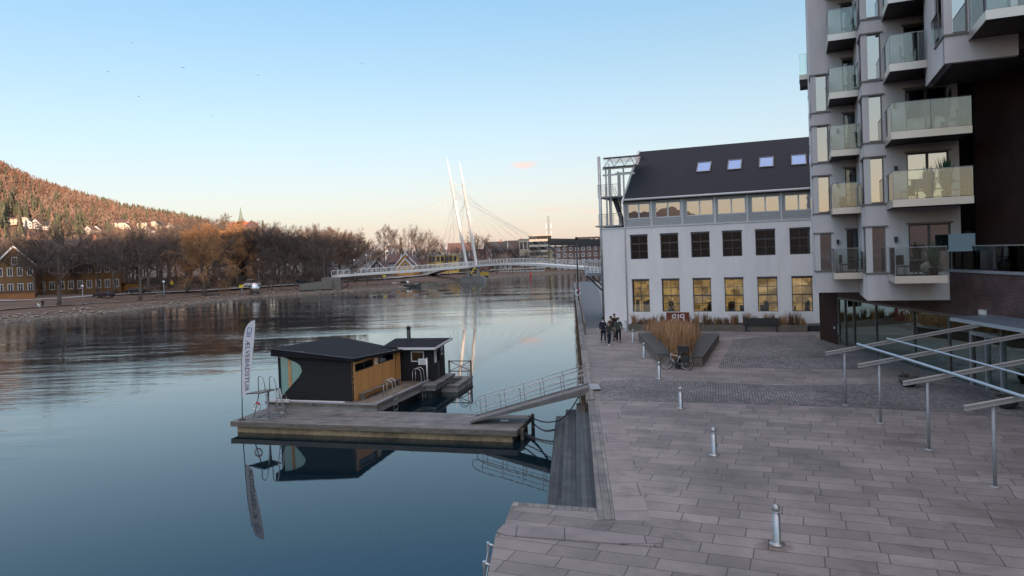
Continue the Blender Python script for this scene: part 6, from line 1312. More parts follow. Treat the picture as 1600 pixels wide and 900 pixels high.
# church
cz = at(374, 330); ch = thing('church', (cz.x, 330, cz.z), 'church with thin green copper spire and a red roof rising above the trees', 'church'); f = Fr((PD(369, 400, 330).x, 330), (1, 0)); zt = PD(377, 323, 330).z; zr_c = PD(370, 347, 330).z
mb = MB(); mb.box(f, 0, 9, 0, 10, 2, zr_c-4); 
f2 = Fr((PD(377, 400, 330).x, 330), (1, 0)); mb.box(f2, -1.4, 1.4, 0, 3, 2, zr_c+.5); mb.build('wall', cm('church_brick', (.2, .10, .07)), ch)
mb = MB(); mb.prism([f.p(-4, 0, zr_c-4), f.p(9, 0, zr_c-4), f.p(7, 0, zr_c), f.p(-2, 0, zr_c)], (0, 10, 0)); mb.build('roof', cm('bright_red_roof', (.42, .11, .05)), ch)
mb = MB(); c_ = f2.p(0, 1.5, zr_c+.5); mb.lathe(c_, [(1.5, 0), (1.0, 1.2), (.75, 2.4), (.05, zt-c_.z)], 8); mb.build('spire', cm('copper_spire', (.14, .19, .16)), ch)
f3 = Fr((PD(392, 400, 300).x, 300), (1, 0)); zt2 = PD(393, 343, 300).z; t3 = thing('tower_house', (f3.o.x, 300, 3), 'square tower with brown pyramid roof just right of the church spire', 'tower'); mb = MB(); mb.box(f3, -2.5, 2.5, 0, 5, 2, zt2-3.4); mb.build('wall', brown, t3); mb = MB(); mb.add([f3.p(-3, -.5, zt2-3.4), f3.p(3, -.5, zt2-3.4), f3.p(3, 5.5, zt2-3.4), f3.p(-3, 5.5, zt2-3.4), f3.p(0, 2.5, zt2)], [(0, 1, 4), (1, 2, 4), (2, 3, 4), (3, 0, 4), (3, 2, 1, 0)]); mb.build('roof', redroof, t3)
# buildings behind the bridge
def bld_(name, p0, p1, ytop, Y, wc, rc, label, rows=2, cols=3, hroof=None, gable='side', d=10, flat=False, rot=0, cat='house', winc='white', winw=1.0, trim=True, group=None):
    w = pxw(p0, p1, Y); b0 = at((p0+p1)/2, Y); ztop = PD((p0+p1)/2, ytop, Y).z; hr_ = 0 if flat else (hroof or 3); return house(name, (p0+p1)/2, Y, w, d, ztop-hr_-(b0.z-.3), hr_, wc, rc, label, rows=rows, cols=cols, gable=gable, flat=flat, rot=rot, cat=cat, winc=winc, winw=winw, trim=trim, group=group)
bld_('gabled_house', 576, 600, 407, 262, brown, redroof, 'small brown gabled house with pale trim behind the left end of the bridge', gable='front', cols=3)
bld_('boathouse', 604, 622, 398, 276, greyw, redroof, 'grey house with tall window grid attached left of the orange gable', cols=2, rows=3, hroof=3)
bld_('orange_house', 617, 650, 396, 268, orange, redroof, 'large orange timber house with brown roof behind the bridge', gable='front', cols=2, hroof=4.5)
bld_('orange_annex', 621, 645, 405, 258, orange, redroof, 'small orange gabled annex in front of the large orange house', gable='front', rows=1, cols=2, hroof=3)
bld_('brown_roofed_house', 645, 682, 405, 290, brown, redroof, 'low house with wide brown roof right of the orange house', hroof=4, cols=3)
bld_('white_hall', 602, 650, 384, 330, wht, greyw, 'white flat hall with a band of tall windows above the orange house', flat=True, rows=1, cols=9, winw=.9, cat='building')
bld_('yellow_building', 668, 714, 399, 275, yel, greyw, 'long yellow flat-roofed building left of the bridge pylons', flat=True, rows=2, cols=7, cat='building', winc='dark')
0 and bld_('white_kiosk', 655, 672, 410, 232, wht, greyw, 'small white flat kiosk beside the bridge ramp', flat=True, rows=1, cols=2, cat='kiosk')
bld_('brown_villa', 676, 700, 385, 320, cream, brown, 'pale gabled villa among trees above the yellow building', gable='front', hroof=4.5)
bld_('red_house', 744, 762, 404, 290, red_, brown, 'small red house just right of the bridge pylons', gable='side', rows=1, cols=2, hroof=2)
bld_('terrace_house', 520, 545, 392, 270, greyw, brown, 'grey house seen through the trees left of the bridge', cols=3)
bld_('terrace_house', 545, 575, 396, 290, wht, brown, 'white house seen through the trees left of the bridge', cols=3)
bld_('terrace_house', 480, 515, 398, 280, wht, dkslate, 'white house behind the riverbank trees in the middle distance', cols=4)
bld_('terrace_house', 430, 470, 395, 270, cream, redroof, 'cream house behind the riverbank trees left of the middle', cols=4)
for a_, b_, yt, Y, c, rc, lb in ((760, 792, 378, 330, brown, dkslate, 'dark hillside block of old houses right of the pylons'), (790, 826, 376, 340, cm('purple_brown', (.13, .09, .09)), brown, 'dark terraced block left of the cream apartments'), (770, 800, 398, 300, brown, brown, 'low dark red building under the dark terraced block'), (700, 735, 380, 340, greyw, redroof, 'grey gabled house behind the bridge pylons'), (735, 765, 390, 300, brown, redroof, 'brown house between the pylons and the dark block')):
    bld_('town_house', a_, b_, yt, Y, c, rc, lb, rows=3, cols=4, hroof=4)
bld_('apartment_block', 828, 862, 368, 315, cream, greyw, 'cream six-storey apartment block right of the bridge middle', flat=True, rows=6, cols=6, winw=1.6, winc='dark', cat='building')
bld_('apartment_block', 858, 869, 388, 300, cm('pale_yellow_render', (.55, .45, .22)), greyw, 'narrow pale yellow block beside the cream apartments', flat=True, rows=4, cols=1, cat='building')
bld_('penthouse_block', 812, 850, 374, 330, cream, greyw, 'cream terraced upper block behind the apartment block', flat=True, rows=2, cols=6, winc='dark', cat='building')
bld_('brick_warehouse', 868, 945, 385, 290, cm('warehouse_brick', (.13, .075, .065)), dkslate, 'long dark brick warehouse beyond the right end of the bridge', flat=True, rows=4, cols=8, cat='building')
bld_('round_roofed_hall', 905, 945, 371, 340, cm('dark_render', (.05, .045, .05)), dkslate, 'dark hall with raised roof beside the white building corner', flat=True, rows=3, cols=5, cat='building')
bld_('quay_shed', 766, 850, 421, 285, cm('pale_shed', (.4, .38, .36)), greyw, 'long low pale colonnaded shed on the far quay under the bridge', flat=True, rows=1, cols=9, d=5, cat='shed', winw=2.2)
# dark steel gantry
gn = thing('steel_gantry', (17, 200, 3), 'dark raised steel gantry crossing to the white building above the bridge end', 'gantry'); a_, b2 = PD(857, 378, 300), PD(942, 379, 296)
mb = MB(); mb.bar(a_, b2, 6.0, 2.9); mb.build('deck', M['black'], gn); mb = MB()
for k in range(9): q = a_.lerp(b2, k/8); mb.tube([q, Vector((q.x, q.y, 1.0))], .25, 5)
mb.build('post', M['black'], gn)
# telecom mast
q = at(858, 330); tm = thing('telecom_mast', q, 'thin lattice telecom mast on the skyline right of the bridge', 'mast'); z1 = PD(859, 337, 330).z
mb = MB(); x = PD(858, 380, 330).x
for dx_, dy_ in ((-.5, 0), (.5, 0), (0, .8)): mb.tube([(x+dx_*1.6, 330+dy_, 3), (x+dx_, 330+dy_, z1)], .1, 4)
for k in range(24): z = z1-k*1.6; mb.tube([(x-.55, 330, z), (x+.55, 330, z-1.2)], .06, 3)
mb.build('lattice', M['steelmat'], tm); mb = MB()
for k in range(3):
    for s_ in (-1, 1): mb.tube([(x+s_*1.1, 329.5, z1-6-k*3.4), (x+s_*1.1, 329.5, z1-3.8-k*3.4)], .16, 5)
mb.build('antenna', M['sign'], tm)
# ------------------------------------------------------------------ vehicles on the bank road
def car(px, Y, rz, col, label, L_=4.4, van=False):
    p = at(px, Y); p.z += .06; t = thing('parked_car', p, label, 'van' if van else 'car', 'cars on the far bank road'); f = Fr(p, (math.cos(rz), math.sin(rz))); z = p.z
    prof = [(-L_/2, .35), (-L_/2, .8), (-L_/2+.15, .95), (-.95 if not van else -1.9, 1.0), (L_/2-.6, 1.0), (L_/2, .85), (L_/2, .35)]
    hi = 1.45 if not van else 1.95
    mb = MB(); mb.prism([f.p(a, -.85, z+b_) for a, b_ in prof], f.ey*1.7); mb.build('body', cm(*col), t)
    cab = [(-L_*.40, .96), (-L_*.30, hi), (L_*.14, hi), (L_*.30, .98)]; mb = MB(); mb.prism([f.p(a, -.72, z+b_) for a, b_ in cab], f.ey*1.44); mb.build('windows', M['farglass'], t)
    mb = MB(); mb.prism([f.p(-L_*.30, -.7, z+hi+.002), f.p(L_*.14, -.7, z+hi+.002), f.p(L_*.14, .7, z+hi+.002), f.p(-L_*.30, .7, z+hi+.002)], (0, 0, .05)); mb.build('roof', cm(*col), t)
    for a in (-L_*.31, L_*.31):
        for s_ in (-.88, .7):
            mb = MB(); mb.lathe(f.p(a, s_, z+.32), [(.32, 0), (.32, .2)], 14, ax=tuple(f.ey)); w = mb.build('wheel', M['rubber'], t); mb = MB(); mb.lathe(f.p(a, s_-.01, z+.32), [(.18, 0), (.18, .22)], 10, ax=tuple(f.ey)); mb.build('rim', M['steel'], w)
    for s_ in (-.6, .45): mb = MB(); mb.box(f, -L_/2-.03, -L_/2-.002, s_, s_+.2, z+.62, z+.75); mb.build('headlight', M['sign'], t)
car(160, 163, -.05, ('maroon_paint', (.03, .015, .02)), 'dark maroon car parked in front of the ochre manor'); car(210, 176, .1, ('black_paint', (.015, .015, .018)), 'black car with pale headlights facing left by the orange fence')
car(150, 170, 0, ('grey_paint', (.2, .2, .2)), 'grey car half hidden behind the trees by the manor') if 0 else None
car(470, 205, .3, ('dark_paint', (.02, .02, .025)), 'dark car on the road behind the trees near the bridge ramp'); car(392, 200, .2, ('white_paint', (.6, .6, .6)), 'white van on the road behind the mirror ball', van=True)
# excavator, boats, red buoy, barge at the far shore
def exc():
    p = at(757, 262); p = PD(754, 429, 240); p.z = max(gz(p.x, p.y), .6); t = thing('excavator', p, 'yellow excavator working on the gravel beside the pylon foundation', 'excavator'); f = Fr(p, (1, 0)); z = p.z
    for s_ in (-1.3, .7): mb = MB(); mb.prism([f.p(-1.9, s_, z+.1), f.p(-1.6, s_, z), f.p(1.6, s_, z), f.p(1.9, s_, z+.1), f.p(1.9, s_, z+.7), f.p(1.6, s_, z+.85), f.p(-1.6, s_, z+.85), f.p(-1.9, s_, z+.7)], f.ey*.6); mb.build('track', M['rubber'], t)
    mb = MB(); mb.box(f, -.8, 2.0, -1.2, 1.2, z+.95, z+2.0); mb.build('body', cm('machine_yellow', (.42, .28, .04)), t); mb = MB(); mb.prism([f.p(-1.3, -1.1, z+.95), f.p(-.2, -1.1, z+.95), f.p(-.2, -1.1, z+2.8), f.p(-1.0, -1.1, z+2.8)], f.ey*1.0); mb.build('cab', M['farglass'], t)
    mb = MB(); mb.bar(f.p(-.6, .5, z+1.5), f.p(-2.6, .5, z+3.8), .35, .4); mb.bar(f.p(-2.6, .5, z+3.8), f.p(-4.0, .5, z+1.6), .3, .32); mb.build('boom', M['yellow'], t); mb = MB(); mb.prism([f.p(-4.4, .1, z+.6), f.p(-3.6, .1, z+.7), f.p(-3.8, .1, z+1.7), f.p(-4.3, .1, z+1.5)], f.ey*.9); mb.build('bucket', M['graphite'], t)
exc()
def boat(px, py, Ln, rz, colm, label, cabin=True):
    p = P(px, py, 0); t = thing('moored_boat', p, label, 'boat', 'boats at the far bank'); f = Fr(p, (math.cos(rz), math.sin(rz))); W = Ln*.16; z = 0
    secs = [(-Ln/2, W*.8, .1, .8), (-Ln*.2, W, .05, .8), (Ln*.2, W*.9, .05, .9), (Ln*.4, W*.5, .1, 1.1), (Ln/2, .03, .5, 1.25)]; vs = []; fs = []
    for a, w, zb_, zt_ in secs: vs += [f.p(a, -w, zt_), f.p(a, -w*.7, -.2+zb_), f.p(a, w*.7, -.2+zb_), f.p(a, w, zt_)]
    for i in range(4):
        for k in range(3): fs.append((i*4+k, i*4+k+1, i*4+k+5, i*4+k+4))
        fs.append((i*4+3, i*4, i*4+4, i*4+7))
    fs += [(3, 2, 1, 0)]; mb = MB(); mb.add(vs, fs); mb.build('hull', colm, t)
    if cabin: mb = MB(); mb.prism([f.p(-Ln*.15, -W*.6, .8), f.p(Ln*.18, -W*.6, .9), f.p(Ln*.08, -W*.6, 1.6), f.p(-Ln*.12, -W*.6, 1.6)], f.ey*W*1.2); mb.build('cabin', M['farglass'], t)
boat(632, 447.5, 8, 2.9, M['sign'], 'small white boat with dark cabin drawn up at the far jetty'); boat(652, 446, 4, .1, M['red'], 'small red boat beside the white one at the far bank', cabin=False); boat(645, 449, 5, .0, M['graphite'], 'low dark dinghy in front of the red boat', cabin=False)
q = P(700, 440, 0); f = Fr(q, (1, .15)); bg_ = thing('pontoon_barge', q, 'long low white pontoon barge lying left of the pylon foundation', 'barge'); mb = MB(); mb.box(f, -3.3, 3.4, 0, 3, -.3, .9); mb.build('hull', M['sign'], bg_); mb = MB(); mb.box(f, -3.0, 3.0, .3, 2.7, .902, 1.0); mb.build('deck', M['steelmat'], bg_)
# low timber pier at the far bank
pr_ = thing('timber_pier', P(590, 452, 0), 'low dark timber jetty on piles along the far bank under the bridge', 'jetty'); mb = MB(); a_, b2 = P(562, 452, 0), P(608, 449, 0)
mb.bar(a_+Vector((0, 0, .9)), b2+Vector((0, 0, .9)), 1.6, .35); mb.build('deck', M['timbermat'], pr_); mb = MB()
for k in range(6): q = a_.lerp(b2, k/5); mb.tube([q+Vector((0, -.7, -.8)), q+Vector((0, -.7, 1.5))], .14, 6)
mb.build('piles', M['timbermat'], pr_)
q = P(641, 452, 0)
# red navigation float seen as a red streak in the water near the far shore
rb = thing('red_spar_buoy', P(829, 431, 0), 'bright red spar buoy floating off the far shore under the bridge', 'buoy'); q = P(829, 431, 0); mb = MB(); mb.tube([q-Vector((0, 0, .5)), q+Vector((0, 0, 1.0))], .35, 10); mb.build('float', M['red'], rb); mb = MB(); mb.tube([q+Vector((0, 0, 1.0)), q+Vector((0, 0, 2.2))], .12, 6); mb.build('topmark', M['red'], rb)
# mirror ball
q = Pg(398, 459); r_ = 1.42; mbll = thing('mirror_ball', q, 'large mirror-polished steel ball sculpture on the grassy far bank', 'sculpture'); mb = MB(); mb.ball((q.x, q.y, q.z+r_+.05), r_, 36); mb.build('ball', M['chrome'], mbll); mb = MB(); mb.lathe((q.x, q.y, gz(q.x, q.y)-.3), [(.6, 0), (.5, q.z-gz(q.x, q.y)+.55)], 14); mb.build('base', M['concgrey'], mbll)
# signs and lamp posts on the far bank
def ysign(px, py_top, py_base, w, h, label, tri=False):
    q = Pg(px, py_base); z1 = PD(px, py_top, q.y).z; t = thing('yellow_sign', q, label, 'sign', None); mb = MB(); mb.tube([q-Vector((0, 0, .5)), (q.x, q.y, z1)], .09, 6); mb.build('post', M['steelmat'], t)
    mb = MB(); f = Fr(q, (1, 0))
    if tri: mb.prism([f.p(-w/2, -.1, z1-h), f.p(w/2, -.1, z1-h), f.p(0, -.1, z1)], (0, -.05, 0)); mb.box(f, -w*.4, w*.4, -.15, -.1, z1-h*1.6, z1-h-.03)
    else: mb.box(f, -w/2, w/2, -.16, -.1, z1-h, z1)
    mb.build('panel', M['yellow'], t)
ysign(378, 445, 460, 1.1, .7, 'small yellow rectangular sign on a white post left of the mirror ball'); ysign(269, 437, 449, 1.1, .9, 'yellow warning triangle sign beside the road on the far bank', True); ysign(601, 430, 441, .9, .6, 'small yellow sign on a post on the bank below the bridge deck')
def lamp(px, base, top, label):
    q = Pg(px, base); z1 = PD(px, top, q.y).z; t = thing('street_lamp', q, label, 'street lamp', 'street lamps on the far bank'); mb = MB(); mb.tube([q, (q.x, q.y, z1)], [.09, .06], 6); mb.build('post', M['steelmat'], t); mb = MB(); mb.lathe((q.x, q.y, z1), [(.12, 0), (.25, .15), (.25, .4), (.1, .5)], 10); mb.build('lamp_head', M['sign'], t)
lamp(257, 470, 442, 'street lamp on the bank between the bare tree and the willow'); lamp(130, 478, 449, 'short street lamp in front of the ochre manor'); lamp(343, 461, 438, 'street lamp right behind the willow trunk'); lamp(405, 448, 407, 'tall street lamp right of the mirror ball'); lamp(555, 447, 408, 'tall slim lamp post left of the bridge deck'); lamp(574, 446, 400, 'tall lamp post where the bridge deck leaves the bank')
bh = thing('park_bench', P(250, 464, 2), 'small dark park bench on the bank left of the willow', 'bench'); q = Pg(250, 464); f = Fr(q, (1, .3)); mb = MB(); mb.box(f, -.8, .8, -.25, .2, q.z+.42, q.z+.48); mb.build('seat', M['timbermat'], bh); mb = MB(); mb.box(f, -.8, .8, .2, .26, q.z+.5, q.z+.9); mb.build('backrest', M['timbermat'], bh)
for s_ in (-.7, .6): mb = MB(); mb.box(f, s_, s_+.1, -.2, .2, q.z-.1, q.z+.418); mb.build('leg', M['black'], bh)
# lamp post, lifebuoy and railing on the promenade
q = Vector((quayx(75)+.25, 75, 2)); 
q = P(904, 470, 2); lp = thing('dark_lamp_post', q, 'tall thin black lamp post at the promenade edge left of the white building', 'lamp post'); z1 = PD(903, 374, q.y).z; mb = MB(); mb.tube([q, (q.x, q.y, z1)], .09, 8); mb.build('post', M['black'], lp); mb = MB(); mb.lathe((q.x, q.y, z1), [(.2, 0), (.2, .25), (.05, .35)], 10); mb.build('lamp_head', M['black'], lp)
f = Fr((q.x-.15, q.y-.3), (1, 0)); c = Vector((q.x-.1, q.y-.25, 3.1)); lb = MB(); lb.tube([c+Vector((.36*math.cos(a), 0, .36*math.sin(a))) for a in np.linspace(0, 2*math.pi, 19)], .07, 8, cap=False); lbo = lb.build('lifebuoy', M['sign']); tag(lbo, 'lifebuoy on the black lamp post at the promenade edge', 'lifebuoy'); mb = MB(); mb.tube([c+Vector((.36*math.cos(a), -.004, .36*math.sin(a))) for a in np.linspace(.5, 1.6, 5)], .073, 8); mb.build('red_band', M['red'], lbo)
prl = thing('promenade_railing', (quayx(80), 80, 2), 'low dark timber railing along the far promenade edge toward the bridge', 'railing'); mb = MB()
a_, b2 = Vector((quayx(56)+.15, 56, 0)), Vector((quayx(148)+.15, 148, 0))
mb.bar(a_+Vector((0, 0, 2.95)), b2+Vector((0, 0, 2.95)), .12, .1); mb.bar(a_+Vector((0, 0, 2.5)), b2+Vector((0, 0, 2.5)), .05, .08); mb.build('rail', M['timbermat'], prl)
for k in range(41): q = a_.lerp(b2, k/40); mb = MB(); mb.box(Fr(q, (1, 0)), -.06, .06, -.06, .06, 2.0, 2.9); mb.build('post', M['timbermat'], prl)
# ------------------------------------------------------------------ trees
def tree_proto(name, seed, h=14, levels=4, spread=.5, crown_lo=.25, twigm='twig', n_limb=10, droop=0, dens=1.0, trunk_r=.28, tw=.03, lean=0):
    r = random.Random(seed); tk = MB(); cr = MB(); V3 = Vector
    def seg(mb, a, b_, r0, r1, n=4):
        mb.tube([a, b_], [r0, r1], n, cap=False)
    tpts = [V3((0, 0, -.3))]; d = V3((lean, 0, 1)); 
    for i in range(7): d = (d+V3((r.uniform(-.07, .07), r.uniform(-.07, .07), .12))).normalized(); tpts.append(tpts[-1]+d*h*.12)
    rad = [trunk_r*(1-.12*i)*(1.35 if i == 0 else 1) for i in range(8)]; tk.tube(tpts, rad, 7)
    def twig(p, d, L_, w):
        # one thin three-sided twig, curved
        d2 = (d+V3((r.uniform(-.5, .5), r.uniform(-.5, .5), r.uniform(-.2, .3)-droop))).normalized(); m_ = p+d*L_*.5; e = m_+d2*L_*.5
        s = d.cross(V3((r.random()-.5, r.random()-.5, r.random()-.5))).normalized()*w; u = d.cross(s).normalized()*w
        b = len(cr.v); cr.v += [tuple(p+s), tuple(p-s*.5+u*.8), tuple(p-s*.5-u*.8), tuple(m_+s*.7), tuple(m_-s*.4+u*.5), tuple(m_-s*.4-u*.5), tuple(e)]
        for f in ((0, 1, 4, 3), (1, 2, 5, 4), (2, 0, 3, 5), (3, 4, 6), (4, 5, 6), (5, 3, 6)): cr.f.append(tuple(i+b for i in f)); cr.m.append(0); cr.sm.append(False)
    def grow(p, d, L_, rad, lv):
        n = 3; pts = [p]; dd = d
        for i in range(n):
            dd = (dd+V3((r.uniform(-.22, .22), r.uniform(-.22, .22), r.uniform(-.08, .2)-droop*(.35 if lv < 2 else 1.2)))).normalized(); pts.append(pts[-1]+dd*L_/n)
        cr.tube(pts, [rad*(1-.25*i) for i in range(n+1)], 4 if lv < 2 else 3, cap=False)
        if lv >= levels-1:
            for k in range(int(7.5*dens)):
                t = r.random(); q = pts[0].lerp(pts[-1], t); td = (dd+V3((r.uniform(-1, 1), r.uniform(-1, 1), r.uniform(-.6, .9)-droop*2))).normalized(); twig(q, td, L_*r.uniform(.4, .9)*(1.5 if droop else 1), tw*r.uniform(.5, 1))
            return
        nb = 5 if lv == 0 else 4
        for k in range(nb):
            t = .3+.7*(k+r.random())/nb; i = min(n-1, int(t*n)); q = pts[i].lerp(pts[i+1], t*n-i)
            a = r.random()*6.28; x = dd.orthogonal().normalized(); y = dd.cross(x); nd = (dd*.75+(x*math.cos(a)+y*math.sin(a))*.75+V3((0, 0, .12-droop*.4))).normalized(); grow(q, nd, L_*r.uniform(.5, .7), rad*.55, lv+1)
        grow(pts[-1], dd, L_*.55, rad*.4, lv+1) if lv+1 < levels else None
    for k in range(n_limb):
        t = crown_lo+(1-crown_lo)*(k+.5)/n_limb; i = min(6, int(t*7)); q = tpts[i].lerp(tpts[i+1], t*7-i); a = k*2.4+r.uniform(-.5, .5); up_ = .35+.9*t
        grow(q, V3((math.cos(a), math.sin(a), up_)).normalized(), h*spread*(1.05-.6*t)*r.uniform(.8, 1.1), rad[i]*.62, 1 if levels > 3 else 0)
    root = bpy.data.objects.new(name, None); COL.objects.link(root)
    tk.build('trunk', M['bark'], root); cr.build('crown', M[twigm], root); return root
T_ = {}
T_['oak'] = tree_proto('bare_tree', 1, 15, 4, .48, .3, n_limb=12, dens=1.3)
T_['round'] = tree_proto('bare_tree', 2, 13, 4, .52, .28, n_limb=12, dens=1.3)
T_['tall'] = tree_proto('bare_tree', 3, 16, 4, .33, .35, n_limb=13, dens=1.3)
T_['warm'] = tree_proto('bare_tree', 4, 12, 4, .46, .22, 'twigwarm', n_limb=12, dens=1.4)
T_['thin'] = tree_proto('bare_tree', 5, 9, 3, .3, .3, n_limb=9, trunk_r=.12, dens=1.2)
T_['lean'] = tree_proto('leaning_tree', 6, 9, 3, .35, .5, n_limb=7, trunk_r=.22, lean=.55)
T_['willow'] = tree_proto('willow_tree', 9, 14.5, 4, .46, .22, 'willow', n_limb=14, droop=.2, dens=2.4, trunk_r=.5, tw=.032)
refresh_kids()
protoH = {k: max(np.percentile([v.co.z for v in c.data.vertices], 99.7) for c in KIDS[r.name])*1.0 for k, r in T_.items()}
def put(kind, x, y, hgt, rot, label, group, z=None, name=None, wide=1.0):
    r = T_[kind].copy(); COL.objects.link(r); r.name = name or T_[kind].name.split('.')[0]
    s = hgt/protoH[kind]; r.location = (x, y, (gz(x, y) if z is None else z)); r.scale = (s*wide, s*wide, s); r.rotation_euler = (0, 0, rot); tag(r, label, 'tree', group)
    for ch in KIDS[T_[kind].name]: c = ch.copy(); COL.objects.link(c); c.parent = r
    return r
rt = random.Random(77)
def tree_px(kind, px, base, top, label, wide=1.0, rot=None, name=None):
    q = Pg(px, base); z0 = q.z; z1 = PD(px, top, q.y).z; return put(kind, q.x, q.y, z1-z0, rt.random()*6.28 if rot is None else rot, label, None, name=name, wide=wide)
tree_px('oak', 92, 477, 334, 'largest bare tree on the bank, standing in front of the ochre manor', 1.3)
tree_px('tall', 55, 464, 368, 'bare tree with dark trunk between the gabled house and the manor', 1.35)
tree_px('round', 24, 462, 365, 'wide bare tree at the left edge in front of the gabled house', 1.35)
tree_px('round', 117, 458, 372, 'bare tree in front of the manor windows, right of the largest tree', 1.3)
tree_px('thin', 107, 457, 385, 'slim bare tree just right of the largest tree')
tree_px('round', 70, 461, 374, 'bare tree before the left half of the manor facade', 1.25)
tree_px('tall', 152, 458, 370, 'bare tree before the right end windows of the manor', 1.3)
tree_px('thin', 138, 457, 380, 'slim bare tree before the right part of the manor')
tree_px('tall', 180, 459, 352, 'dark-trunked bare tree at the right corner of the manor', 1.5)
tree_px('oak', 219, 469, 352, 'spreading bare tree with pale trunk on the bank beside the black car', 1.4)
tree_px('round', 234, 457, 350, 'bare tree right behind the pale-trunked spreading tree', 1.35)
tree_px('warm', 297, 452, 366, 'slim reddish tree left of the willow', .9)
tree_px('willow', 320, 461, 350, 'large orange weeping willow on the bank, left of the mirror ball', .85, name='willow_tree')
tree_px('willow', 372, 447, 350, 'smaller orange willow behind the mirror ball', .85, name='willow_tree')
tree_px('thin', 343, 462, 400, 'thin bare sapling right of the willow trunk')
tree_px('lean', 540, 449, 405, 'bare tree leaning right over the bank at the bridge end', 1.1, rot=.0, name='leaning_tree')
tree_px('oak', 507, 446, 362, 'round bare tree left of the bridge ramp', 1.2)
for i, (px, b_, t) in enumerate(((420, 454, 380), (425, 455, 384), (440, 455, 392), (463, 453, 395), (488, 452, 398))):
    tree_px('thin', px, b_, t, ['first slim sapling right of the mirror ball', 'slim sapling close beside the first one right of the mirror ball', 'slim young tree in the middle of the sapling row', 'slim young tree fourth in the sapling row', 'slim young tree last in the sapling row, by the ramp'][i])
# rows behind, canopy line as in the photograph
CX = [-60, 0, 60, 150, 200, 260, 290, 340, 400, 430, 480, 520, 560, 585, 600, 640, 665, 690, 740, 775, 800, 900]
CY = [362, 372, 372, 362, 356, 352, 345, 338, 346, 348, 352, 354, 362, 372, 351, 355, 358, 372, 362, 366, 374, 378]
lab = 'bare brown tree standing in the dense belt of trees behind the riverbank'
spots = []
for Y0, step in ((190, 30), (215, 24), (240, 24), (272, 20)):
    px = -30+rt.uniform(0, 12)
    while px < 585: spots.append((px+rt.uniform(-6, 6), Y0+rt.uniform(-9, 9))); px += step*(1.15 if Y0 < 200 else 1)
for px, Y in spots:
    if 575 < px or (Y < 205 and 40 < px < 190) or (Y < 200 and px > 350): continue
    top = np.interp(px, CX, CY)+rt.uniform(-4, 7)+(5 if Y < 230 else 0); x = PD(px, 400, Y).x; z0 = gz(x, Y); h = PD(px, top, Y).z-z0
    put(rt.choice(['oak', 'round', 'tall', 'warm', 'round']), x, Y, max(7, h), rt.random()*6.28, lab, 'trees in the belt behind the far bank', wide=rt.uniform(1.05, 1.45))
for px, Y, top, lb in ((600, 300, 350, 'tall bare tree left of the pair above the white hall'), (618, 300, 353, 'tall bare tree right of the first above the white hall'), (642, 305, 351, 'round-crowned bare tree above the orange house'), (664, 300, 357, 'bare tree above the yellow building'), (685, 310, 369, 'low bare tree left of the pylons'), (742, 280, 362, 'round bare tree just right of the pylons'), (757, 285, 367, 'thin bare tree right of the round one by the pylons'), (590, 250, 385, 'bare tree behind the small brown gabled house'), (660, 285, 385, 'bare tree behind the orange house roof'), (712, 300, 384, 'bare tree over the right end of the yellow building'), (725, 260, 392, 'small bare tree behind the first pylon'), (673, 255, 393, 'small bare tree in front of the left end of the yellow building'), (700, 258, 395, 'small bare tree in front of the right end of the yellow building'), (775, 270, 385, 'bare tree in front of the dark hillside block'), (800, 275, 388, 'bare tree before the dark terraced block, left of the cream apartments'), (820, 280, 392, 'low bare tree at the foot of the cream apartments')):
    x = PD(px, 400, Y).x; z0 = gz(x, Y); put('tall' if 'tall' in lb or 'thin' in lb else 'round', x, Y, PD(px, top, Y).z-z0, rt.random()*6.28, lb, None, wide=.85)
for px in range(770, 905, 11):
    Y = 330+rt.uniform(-20, 20); x = PD(px, 400, Y).x; z0 = gz(x, Y); put('round', x, Y, PD(px, np.interp(px, [770, 800, 850, 905], [376, 380, 384, 380])+rt.uniform(-3, 8), Y).z-z0, rt.random()*6.28, 'bare brown tree in the skyline belt beyond the bridge', 'trees on the skyline beyond the bridge', wide=1.1)
for k in T_.values():
    for ch in KIDS[k.name]: bpy.data.objects.remove(ch)
    bpy.data.objects.remove(k)
# conifer by the houses
def conifer(px, Y, top, label):
    x = PD(px, 400, Y).x; z0 = gz(x, Y); h = PD(px, top, Y).z-z0; t = thing('conifer_tree', (x, Y, z0), label, 'tree'); r = random.Random(int(px)); mb = MB(); mb.tube([(x, Y, z0-.3), (x, Y, z0+h)], [.22, .04], 6); mb.build('trunk', M['bark'], t); mb = MB()
    for k in range(420):
        u = r.random(); zz = z0+h*(.12+.88*u); R_ = h*.2*(1-u)+.25; a = r.random()*6.28; l = R_*r.uniform(.5, 1); w = .25+.25*(1-u); ex, ey = x+math.cos(a)*l, Y+math.sin(a)*l; wx, wy = -math.sin(a)*w, math.cos(a)*w
        mb.add([(x+math.cos(a)*l*.2, Y+math.sin(a)*l*.2, zz+.2), (x+math.cos(a)*l*.6+wx, Y+math.sin(a)*l*.6+wy, zz-.1), (ex, ey, zz-.5*r.random()-.2), (x+math.cos(a)*l*.6-wx, Y+math.sin(a)*l*.6-wy, zz-.1)], [(0, 1, 2, 3)])
    mb.build('crown', M['conifer'], t)
conifer(297, 330, 337, 'dark conifer poking above the tree belt left of the church'); conifer(627, 315, 372, 'dark conifer beside the white hall'); conifer(413, 300, 344, 'dark conifer standing right of the church tower')
